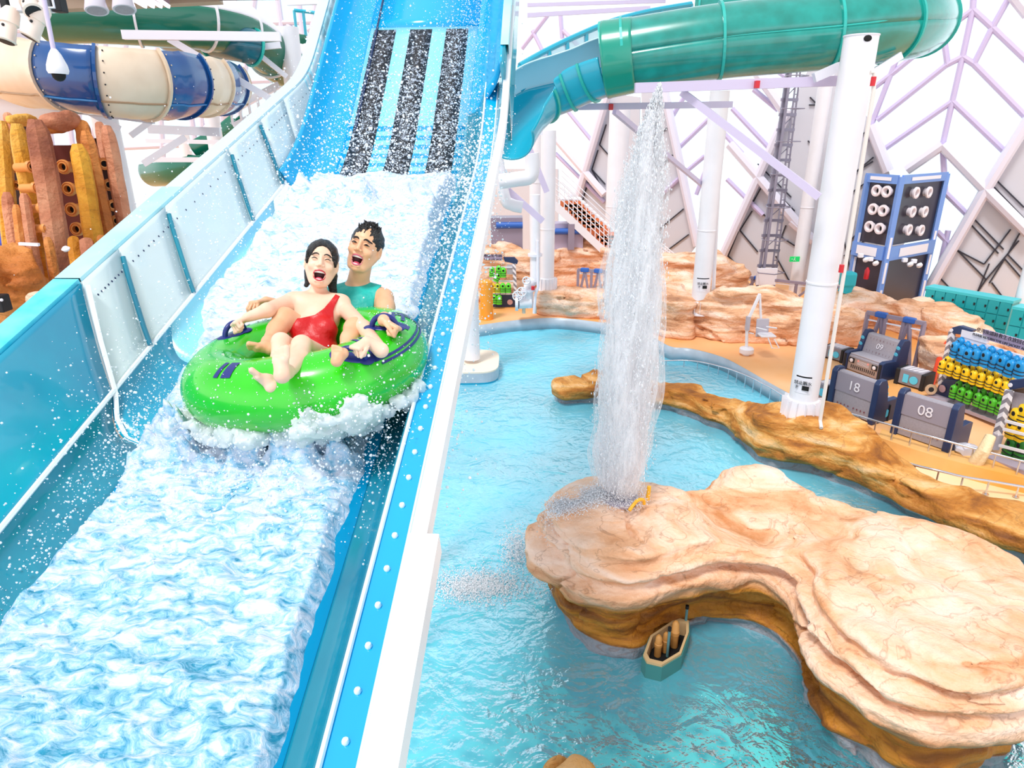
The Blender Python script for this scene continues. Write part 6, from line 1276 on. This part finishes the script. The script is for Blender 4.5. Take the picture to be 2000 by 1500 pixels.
o = empty('exit_sign', V(1552, 506, 25)); tag(o, 'small green running man exit sign on the slender column', 'exit sign'); MB().box(V(1552, 506, 25), (.36, .06, .19)).build('sign_board', mat('exit_green', '#12b35a', .4, emit=.6), o)
MB().ball(V(1552.5, 503.6, 24.95), .018, 8).build('figure_mark', WPRINT, o); MB().beam(V(1552.3, 504.6, 24.95), V(1551.7, 507.2, 24.95), .022).build('figure_mark', WPRINT, o); MB().beam(V(1551.7, 507, 24.95), V(1549.8, 508.6, 24.95), .016).build('figure_mark', WPRINT, o); MB().beam(V(1551.7, 507, 24.95), V(1553.8, 508.8, 24.95), .016).build('figure_mark', WPRINT, o); MB().beam(V(1546, 506, 24.95), V(1548.6, 506, 24.95), .016).build('arrow_mark', WPRINT, o)
# ------------------------------------------------------------------ dark tower with ring nozzles
TBLUEF = mat('tower_blue', '#6f95d8', .35); TDARK = mat('tower_panel', '#3a3745', .3, spec=.5, noise=.15, nscale=1.0); RINGW = mat('ring_white', '#e9dfe4', .35)
tw = empty('climbing_tower', V(1721, 600, 20.5)); tag(tw, 'dark two-storey panel tower with blue frame and twelve white ring nozzles', 'tower')
zt = V(1760, 342, 22.3).z; zm = V(1738, 492, 22.3).z; c0 = V(1760, 342, 22.3); cl = V(1697, 330, 23.5); cr = V(1848, 334, 23.8)
A0 = Vector((c0.x, c0.y, 0)); AL = Vector((cl.x, cl.y, 0)); AR = Vector((cr.x, cr.y, 0)); back = Vector((0.7, 1.6, 0))
def face(a, b, z0, z1, nm, m, push=0.0):
    nn = (b-a).cross(UP).normalized(); nn = -nn if nn.y > 0 else nn
    return MB().prism([a+UP*z0+nn*push, b+UP*z0+nn*push, b+UP*z1+nn*push, a+UP*z1+nn*push], -nn*.06).build(nm, m, tw), nn
for z0, z1 in ((.4, zm-.25), (zm+.2, zt-.25)):
    face(AL, A0, z0, z1, 'dark_panel', TDARK); face(A0, AR, z0, z1, 'dark_panel', TDARK); face(AR, AR+back, z0, z1, 'dark_panel', TDARK)
for (z0, z1, ps) in ((zt-.28, zt, .10), (zm-.28, zm+.18, .16)):
    for a, b in ((AL, A0), (A0, AR)):
        f_, nn = face(a, b, z0, z1, 'blue_band', TBLUEF, ps); MB().prism([a.lerp(b, .18)+UP*(z0+.09)+nn*(ps+.01), a.lerp(b, .82)+UP*(z0+.09)+nn*(ps+.01), a.lerp(b, .82)+UP*(z1-.08)+nn*(ps+.01), a.lerp(b, .18)+UP*(z1-.08)+nn*(ps+.01)], nn*.012).build('white_strip', WPRINT, f_)
for p in (AL, A0, AR):
    pf = MB().beam(p+UP*.4+Vector((0, -.06, 0)), p+UP*(zt-.05)+Vector((0, -.06, 0)), .16).build('blue_post', TBLUEF, tw)
    for zz in (.5, .32, .12): z = .4+(zt-.4)*zz; MB().box(p+UP*z+Vector((0, -.15, 0)), (.07, .02, .7)).build('white_strip', WPRINT, pf)
for a, b, lst in ((AL, A0, ((1718, 372), (1738, 374), (1711, 408), (1731, 411), (1704, 442), (1724, 446))), (A0, AR, ((1781, 376), (1806, 375), (1774, 413), (1798, 413), (1767, 448), (1791, 449)))):
    nn = (b-a).cross(UP).normalized(); nn = -nn if nn.y > 0 else nn
    for x, y in lst:
        p = PL(x, y, a, nn); rg = MB().lathe([(.13, 0), (.13, .10), (.19, .12), (.185, .17), (.12, .18), (.10, .15), (.08, .02)], p, nn, 28, cap=False).build('ring_nozzle', RINGW, tw, smooth=True); MB().lathe([(.10, .04), (.0, .041)], p, nn, 20).build('nozzle_hole', BLACK, rg)
for x, y in ((1681, 499), (1700, 506), (1767, 508), (1785, 510)):
    p = V(x, y, 22.3); lmp = MB().box(p, (.16, .12, .14)).build('spot_box', WHITE, tw, bevel=.02); MB().lathe([(.09, 0), (.10, .08), (.06, .12)], p+Vector((.12, -.1, -.08)), (.2, -.5, -.6), 16).build('spot_head', WHITE, lmp, smooth=True)
o = MB().lathe([(.07, 0), (.08, .02), (.08, .30), (.05, .34), (.03, .40)], V(1691, 545, 22.4), n=16).build('fire_extinguisher', RED, smooth=True); tag(o, 'small red extinguisher hanging on the dark lower tower panel', 'extinguisher')
o = empty('machine', V(1650, 555, 22)); tag(o, 'turquoise machine part sticking out left of the dark tower', 'machine'); MB().box(V(1656, 545, 22), (.45, .4, .5)).build('head_unit', mat('turq_plastic', '#1fb0bd', .4), o, bevel=.08); MB().beam(V(1656, 555, 22), V(1648, 572, 22), .3).build('arm', MATS['turq_plastic'], o)
# ------------------------------------------------------------------ lockers
LK = mat('locker_teal', '#1aa0a8', .4); LKT = mat('locker_top', '#3fc0c8', .4)
lk0 = Vector((G(1806, 640).x, G(1806, 640).y, .4)); 
def locker_bank(xa, ya, xb, yb, z0, n, Ya, label, Yb=None):
    a = V(xa, ya, Ya); b = V(xb, yb, Yb or Ya-1.5); zt_ = (a.z+b.z)/2; a.z = b.z = .4; e = (b-a).normalized(); L_ = (b-a).length; nn = e.cross(UP); nn = -nn if nn.y > 0 else nn; o = empty('locker_bank', (a+b)/2); tag(o, label, 'lockers'); R = Matrix((e, -nn, UP)).transposed()
    MB().box((a+b)/2-nn*.27+UP*(zt_-.4)/2, (L_, .5, zt_-.4), R).build('cabinet', LK, o); MB().box((a+b)/2-nn*.27+UP*(zt_-.4+.03), (L_+.04, .56, .08), R).build('cabinet_top', LKT, o)
    h = (zt_-.4)/3; w_ = L_/n
    for i in range(n):
        for j in range(3):
            c = a+e*(w_*(i+.5))+nn*(-.005)+UP*(h*(j+.5)); d = MB().box(c, (w_-.03, .03, h-.03), R).build('door', LK, o); MB().box(c+e*(w_*.32)+nn*.02, (.05, .02, .07), R).build('lock', DARK, d)
locker_bank(1808, 566, 1978, 590, .4, 8, 21.0, 'long bank of teal lockers against the glazed wall', 19.0)
locker_bank(1978, 603, 2080, 622, .4, 4, 17.8, 'nearer bank of teal lockers at the right picture edge', 16.8)
o = MB().lathe([(.16, 0), (.16, 3)], V(1992, 592, 19.5)-UP*1.2, n=20).build('short_column', WHITE, smooth=True); tag(o, 'white post standing behind the lockers at the right edge', 'column')
# ------------------------------------------------------------------ pool lift chair
pb = G(1457, 693, .4); pc_ = empty('pool_lift', pb); tag(pc_, 'white pool lift with round base and hanging seat at the water edge', 'pool lift'); LY = pb.y; LVV = lambda x, y, d=0: V(x, y, LY+d)
MB().lathe([(.10, 0), (.10, .05), (.19, .06), (.20, .10), (.20, .19), (.17, .22), (.06, .23)], pb, n=28).build('base', WHITE, pc_, smooth=True)
MB().tube([LVV(1458, 682), LVV(1459, 640)], .045, 12).build('mast', WHITE, pc_, smooth=True); MB().beam(LVV(1459, 645), LVV(1462, 618), .10, .12).build('drive_box', GREYL, pc_); MB().beam(LVV(1461, 625), LVV(1484, 574), .06, .09).build('boom', WHITE, pc_); MB().beam(LVV(1484, 574), LVV(1486, 622), .05, .06).build('hanger', WHITE, pc_)
MB().tube([LVV(1463, 650), LVV(1472, 652)], .02, 8).build('crank', WHITE, pc_)
s_ = MB().box(LVV(1489, 640, -.1), (.36, .06, .52), Matrix.Rotation(math.radians(-8), 3, 'X')).build('seat_back', GREYL, pc_, bevel=.03); MB().box(LVV(1497, 654, -.3), (.42, .40, .05)).build('seat', WHITE, pc_, bevel=.02); MB().tube([LVV(1478, 640, -.2), LVV(1498, 645, -.5)], .02, 8).build('armrest', WHITE, pc_); MB().tube([LVV(1497, 638, -.2), LVV(1517, 641, -.5)], .02, 8).build('armrest', WHITE, pc_)
MB().tube([LVV(1500, 660, -.5), LVV(1508, 680, -.6), LVV(1522, 680, -.6), LVV(1512, 662, -.5)], .018, 8).build('footrest', WHITE, pc_)
# ------------------------------------------------------------------ fountain
fb = G(1208, 978, 1.55); FX, FY = fb.x, fb.y; topz = V(1242, 165, FY).z
jn = empty('fountain_nozzle', (FX, FY, 1.45)); tag(jn, 'grey water nozzle ring sunk in the rock top under the jet', 'nozzle'); MB().lathe([(.05, 0), (.05, .22), (.035, .23), (.03, .1)], (FX, FY, 1.5), n=20, cap=False).build('nozzle', STEELW, jn, smooth=True); MB().lathe([(.26, 0), (.28, .06), (.22, .07), (.0, .04)], (FX, FY, 1.56), n=28, cap=False).build('splash_ring', mat('wet_grey', '#b9b2c4', .3, bump=.6, bscale=40), jn, smooth=True)
n_ = 40000; t = RNG.random(n_)**.85; zz = 1.6+(topz-1.6)*t
prof_r = np.interp(t, [0, .04, .12, .3, .6, .80, .90, .97, 1.0], [.10, .24, .30, .30, .27, .21, .13, .05, .015]); cx_ = FX+np.interp(t, [0, .3, .7, .9, 1], [0, .015, .06, .12, .20]); ang = RNG.random(n_)*2*math.pi; rr_ = prof_r*np.sqrt(-np.log(1-RNG.random(n_)*.985))*.78
pts = np.stack([cx_+rr_*np.cos(ang), FY+rr_*np.sin(ang), zz], 1); rad = .0025+.0055*RNG.random(n_)**2
stn = np.stack([np.ones(n_), np.ones(n_), 1.5+4*RNG.random(n_)], 1)
k2 = 2600; a2 = RNG.random(k2)*2*math.pi; r2 = .12+.33*RNG.random(k2); p2_ = np.stack([FX+r2*np.cos(a2), FY+r2*np.sin(a2), 1.62+np.abs(RNG.normal(0, .09, k2))], 1)
k3 = 6000; t3 = RNG.random(k3); p3_ = np.stack([FX-.25-.85*t3+RNG.normal(0, .07, k3), FY-.05-.35*t3+RNG.normal(0, .12, k3), np.where(t3 < .85, 1.72-.10*t3, 1.6-(t3-.85)*9)+RNG.normal(0, .015, k3)], 1)
allp = np.concatenate([pts, p2_, p3_]); allr = np.concatenate([rad, .003+.005*RNG.random(k2), .004+.007*RNG.random(k3)**2]); alls = np.concatenate([stn, np.ones((k2+k3, 3))])
droplets('fountain_spray', allp, allr, SPRAY, 'tall white fountain jet shooting up from the rock island', 'fountain jet', alls)
# streaky core of the jet
def jetmat(name, lo, hi):
    cm = bpy.data.materials.new(name); cm.use_nodes = True; nt = cm.node_tree; L = nt.links; nt.nodes.remove(nt.nodes['Principled BSDF'])
    d = nt.nodes.new('ShaderNodeBsdfDiffuse'); d.inputs[0].default_value = (.96, .97, 1, 1); tl = nt.nodes.new('ShaderNodeBsdfTranslucent'); tl.inputs[0].default_value = (.98, .98, 1, 1); m0 = nt.nodes.new('ShaderNodeMixShader'); m0.inputs[0].default_value = .45; L.new(d.outputs[0], m0.inputs[1]); L.new(tl.outputs[0], m0.inputs[2])
    tr0 = nt.nodes.new('ShaderNodeBsdfTransparent'); m1 = nt.nodes.new('ShaderNodeMixShader'); L.new(tr0.outputs[0], m1.inputs[1]); L.new(m0.outputs[0], m1.inputs[2]); L.new(m1.outputs[0], nt.nodes['Material Output'].inputs['Surface'])
    tc = nt.nodes.new('ShaderNodeTexCoord'); mp = nt.nodes.new('ShaderNodeMapping'); mp.inputs['Scale'].default_value = (22, 22, 3.0); nz = nt.nodes.new('ShaderNodeTexNoise'); nz.inputs['Scale'].default_value = 1.0; nz.inputs['Detail'].default_value = 7; nz.inputs['Roughness'].default_value = .65; nz.inputs['Distortion'].default_value = .5
    rp = nt.nodes.new('ShaderNodeValToRGB'); rp.color_ramp.elements[0].position = .36; rp.color_ramp.elements[0].color = (lo, lo, lo, 1); rp.color_ramp.elements[1].position = .62; rp.color_ramp.elements[1].color = (hi, hi, hi, 1)
    L.new(tc.outputs['Object'], mp.inputs['Vector']); L.new(mp.outputs['Vector'], nz.inputs['Vector']); L.new(nz.outputs['Fac'], rp.inputs['Fac']); L.new(rp.outputs['Color'], m1.inputs[0]); return cm
cms = [jetmat('jet_inner', .95, 1), jetmat('jet_middle', .7, 1), jetmat('jet_outer', .15, .9), jetmat('jet_mist', 0.0, .42)]
mbj = MB()
for mi_, sc__ in enumerate((.55, .9, 1.2, 1.45)):
    rows = []
    for i in range(60):
        t_ = i/59*.95; r_ = float(np.interp(t_, [0, .04, .12, .3, .6, .80, .90, .97, 1.0], [.08, .20, .27, .28, .25, .18, .10, .04, .01]))*sc__; cx0 = FX+float(np.interp(t_, [0, .3, .7, .9, 1], [0, .015, .06, .12, .20])); z_ = 1.62+(topz-1.62)*t_
        rows.append([Vector((cx0+r_*(1+.18*math.sin(3*a+z_*2+sc__)+.1*math.sin(7*a-z_*3))*math.cos(a), FY+r_*(1+.18*math.sin(3*a+z_*2+sc__)+.1*math.sin(7*a-z_*3))*math.sin(a), z_)) for a in [2*math.pi*k/28 for k in range(28)]])
    mbj.grid(rows, mi=mi_, close_v=True)
o = mbj.build('fountain_core', cms, smooth=True); tag(o, 'streaky white core of the tall fountain jet above the rock island', 'fountain jet', kind='stuff')
sp0 = G(935, 1145, 0); k4 = 5200; pp4 = np.stack([sp0.x+RNG.normal(0, .36, k4), sp0.y+RNG.normal(0, .20, k4), np.abs(RNG.normal(.0, .012, k4))+.003], 1); sp1 = G(1010, 1080, 0); pp5 = np.stack([sp1.x+RNG.normal(0, .14, 1800), sp1.y+RNG.normal(0, .30, 1800), np.abs(RNG.normal(.02, .10, 1800))], 1)
droplets('pool_splash', np.concatenate([pp4, pp5]), .004+.012*RNG.random(7000)**2, SPRAY, 'patch of white splash on the pool left of the rock island', 'water splash')
YP = mat('yellow_pipe', '#f0b32a', .4); a_ = G(1229, 997, 1.66)
o = MB().tube(spline([a_, G(1238, 985, 1.72), G(1246, 977, 1.78), G(1256, 976, 1.76), G(1258, 984, 1.68)], 5), .024, 10).build('yellow_pipe', YP, smooth=True); tag(o, 'bent yellow pipe on the rock top beside the fountain nozzle', 'pipe')
a_ = G(1265, 976, 1.64); o = MB().tube([a_, V(1268, 950, a_.y)], .028, 10).build('yellow_pipe', YP, smooth=True); tag(o, 'short upright yellow pipe stub on the rock top', 'pipe')
# pump box at the island
rim_px = [(1256, 1283), (1263, 1296), (1292, 1303), (1330, 1280), (1345, 1238), (1345, 1216), (1322, 1210), (1270, 1245)]
rq = [G(x, y, .22) for x, y in rim_px]; pbx = empty('pump_box', sum(rq, Vector())/len(rq)); tag(pbx, 'angular pump box with tan rim standing in the water against the rock island', 'pump box'); cc_ = sum(rq, Vector())/len(rq)
inn = [cc_+(p-cc_)*.86 for p in rq]; mbb = MB().grid([[p+UP*-1.32 for p in rq], [p for p in rq]], close_v=True); mbb.build('box_wall', mat('box_teal', '#3f7f7c', .5), pbx, thick=.03)
MB().grid([[p for p in rq], [p+UP*.035 for p in rq], [p+UP*.035 for p in inn], [p-UP*.25 for p in inn]], close_v=True).build('box_rim', mat('rim_tan', '#cfae7f', .6), pbx); MB().add([p-UP*.18 for p in inn], [tuple(range(len(inn)))]).build('box_inside', BLACK, pbx)
for (x, y, h_, r_) in ((1284, 1280, .30, .045), (1298, 1272, .28, .04), (1316, 1262, .38, .05)): b0 = G(x, y, .05); MB().lathe([(r_, 0), (r_, h_*.5), (r_*1.15, h_*.52), (r_*1.15, h_*.66), (r_, h_*.68), (r_*.9, h_), (r_*.4, h_+.03)], b0, n=16).build('stub_pipe', mat('tan_pipe', '#c98f4c', .5) if 'tan_pipe' not in MATS else MATS['tan_pipe'], pbx, smooth=True)
for (x, y, h_) in ((1303, 1282, .42), (1337, 1235, .40)): b0 = G(x, y, .05); MB().lathe([(.018, 0), (.018, h_)], b0, n=10).build('rod', mat('rod_teal', '#5f8d92', .4) if 'rod_teal' not in MATS else MATS['rod_teal'], pbx); MB().lathe([(.024, 0), (.024, .05)], b0+UP*h_, n=10).build('rod_cap', BLACK, pbx)
# ------------------------------------------------------------------ rock organ at the left
rf = empty('rock_formation', V(100, 520, 11.5)); rf.location.z = .4; tag(rf, 'tall theming wall of carved rock pillars with ring nozzles at the left', 'rock pillars')
PM = rock_mat('carved_mauve', ['#7d4436', '#ad6a4c', '#c98563', '#d9a07c'], scale=1.1, bands=False); PO = rock_mat('carved_orange', ['#8a451d', '#bd6d2c', '#d68a45', '#e3a468'], scale=1.0, bands=False)
def pillar(x0, y0, x1, y1, hw, m, Y, seed, name='pillar'):
    top_ = V(x0, y0, Y); bot_ = V(x1, y1, Y-.25); rad_ = hw*Y/FP/1.02; rr = random.Random(seed); ns_ = 18; L_ = (top_-bot_); bot_ = bot_-L_*.35; L_ = top_-bot_; rows = []
    sides = 7; offs = [rr.uniform(.85, 1.12) for _ in range(sides)]; bend = [rr.uniform(-.06, .06) for _ in range(3)]
    ax = L_.normalized(); X_ = ax.cross(Vector((0, 1, 0))).normalized(); Y2 = ax.cross(X_)
    for i in range(ns_+1):
        t = i/ns_; c = bot_+L_*t+X_*(math.sin(t*5+bend[0]*20)*rad_*.12); k = 1.08-.12*t
        if t > .93: k *= 1-((t-.93)/.07)*.45
        rows.append([c+(X_*math.cos(a)+Y2*math.sin(a))*rad_*k*(offs[j % sides] if q_ == 0 else .97*(offs[j % sides]+offs[(j+1) % sides])/2*math.cos(math.pi/sides)*1.04)*(1+.03*math.sin(t*23+j*2+seed)) for j in range(sides) for q_, a in ((0, 2*math.pi*j/sides+.3), (1, 2*math.pi*(j+.5)/sides+.3))])
    mb = MB().grid(rows, close_v=True); mb.add(rows[-1], [tuple(range(sides*2))]); o = mb.build(name, m, rf, smooth=False)
    return o
pil = [(2, 236, 24, 480, 14, ROCKY, 11.8), (14, 222, 34, 300, 10, PM, 12.3), (30, 242, 84, 490, 15, ROCKY, 11.5), (66, 234, 116, 505, 22, PM, 11.2), (150, 282, 188, 480, 19, ROCKY, 11.2), (165, 256, 216, 470, 13, PO, 11.6), (158, 238, 172, 300, 14, PO, 12.3), (206, 246, 246, 440, 14, PM, 11.8), (193, 240, 205, 300, 9, PM, 12.3), (12, 376, 34, 500, 12, PM, 11.0), (45, 378, 66, 500, 10, PM, 10.9), (30, 400, 48, 520, 9, PO, 10.8), (92, 464, 112, 560, 10, PO, 10.6), (142, 464, 152, 520, 12, ROCKY, 10.5), (166, 468, 178, 520, 14, PM, 10.5), (196, 462, 206, 500, 10, PO, 10.6)]
for i, a in enumerate(pil): pillar(*a, i)
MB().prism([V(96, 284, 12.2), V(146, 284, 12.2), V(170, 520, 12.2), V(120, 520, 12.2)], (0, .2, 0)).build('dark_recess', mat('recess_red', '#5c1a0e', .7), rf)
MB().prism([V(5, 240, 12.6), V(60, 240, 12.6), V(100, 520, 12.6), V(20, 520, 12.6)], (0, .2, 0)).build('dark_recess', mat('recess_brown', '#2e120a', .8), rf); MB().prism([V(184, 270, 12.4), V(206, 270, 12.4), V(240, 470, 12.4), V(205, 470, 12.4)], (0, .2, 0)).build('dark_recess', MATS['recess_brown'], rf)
RG = mat('ring_orange', '#e0964c', .5)
for (x, y, r_, Y_, ax) in [(127, 326, 13, 11.9, 0), (137, 369, 13, 11.9, 0), (143, 409, 13, 11.9, 0), (153, 447, 13, 11.9, 0), (204, 320, 11, 11.7, .5), (214, 361, 11, 11.7, .5), (222, 401, 11, 11.6, .5), (229, 431, 11, 11.6, .5), (21, 295, 9, 11.9, 0), (29, 328, 9, 11.9, 0), (38, 362, 9, 11.8, 0), (56, 326, 11, 11.2, 1.3), (67, 367, 11, 11.1, 1.3), (78, 407, 11, 11.0, 1.3), (87, 446, 11, 10.9, 1.3)]:
    c = V(x, y, Y_); R_p = r_*Y_/FP; av = Vector((math.sin(ax), -math.cos(ax), .05)).normalized()
    rg = MB().lathe([(R_p*.75, -.25), (R_p*.75, 0), (R_p, .02), (R_p, .05), (R_p*.86, .07), (R_p*.82, .055), (R_p*.7, .055), (R_p*.64, .08), (R_p*.5, .08), (R_p*.45, -.02)], c, av, 28, cap=False).build('ring_nozzle', RG, rf, smooth=True); MB().lathe([(R_p*.5, .0), (.0, .001)], c, av, 20).build('nozzle_hole', BLACK, rg)
for i, (x, y, w_, h_, m_, lb) in enumerate(((119, 236, 24, 17, PM, 'rounded mauve rock chunk on top between the tallest pillars'), (104, 248, 22, 12, PO, 'orange rock chunk under the mauve one on the pillar wall'), (45, 234, 9, 8, ROCKY, 'small ochre rock knob on top beside the biggest pillar'))):
    c = V(x, y, 12.0); s_ = 12.0/FP; F = Field([c.x-w_*s_*1.5, c.y-.5, c.z-h_*s_*1.8], [c.x+w_*s_*1.5, c.y+.5, c.z+h_*s_*1.8], .03); F.ell(c, (w_*s_, .3, h_*s_), None, .01); n3 = F.n; X, Y, Z = np.meshgrid(*[F.lo[k]+np.arange(n3[k])*.03 for k in range(3)], indexing='ij'); F.g = (F.g+.12*fbm(X*3, Y*3, Z*3, 3, i+5)).astype(np.float32); v, q = F.mesh(); npmesh('rock_cap', v, q, m_, rf)
lf0 = [(V(x, y, 10.0), r_, z_) for x, y, r_, z_ in ((-30, 560, .7, 4.6), (15, 560, .5, 4.85), (50, 570, .35, 4.75))]
rockfield('rock', [[(p.x, p.y, r_, z_) for p, r_, z_ in lf0]], .38, .05, PO, seed=91, off=lambda Z: np.interp(Z, [.3, 2, 3.5], [.2, 0, -.1]), label='lumpy orange rock slope below the carved pillars at the left edge', rough=.12, freq=1.4)
p_ = V(72, 575, 9.3); rockfield('rock', [[(p_.x, p_.y, .18, p_.z+.05)]], .38, .035, ROCKF, seed=95, label='pale boulder just above the turquoise slide rim at the left', rough=.05)
o = empty('crate', V(2, 592, 9.3)); tag(o, 'dark crate corner with white lamp at the far left edge', 'crate'); MB().box(V(-6, 592, 9.3), (.28, .2, .24)).build('crate_body', DARK, o, bevel=.02); MB().ball(V(3, 586, 9.18), .022, 10).build('lamp_dot', WPRINT, o)
o = MB().lathe([(.045, 0), (.06, .03), (.03, .06)], V(130, 489, 10.0), (0, -.4, 1), 14).build('nozzle_cap', WHITE, rf, smooth=True)
o = MB().box(V(8, 440, 12.3), (.5, .3, .7)).build('blue_panel', mat('blue_violet', '#3f58d0', .4), bevel=.05); tag(o, 'blue slide fragment at the left edge beside the pink pillars', 'water slide')
o = MB().beam(V(38, 476, 9.9), V(76, 478, 9.9), .05, .04).build('grey_plank', STEELW, rf)
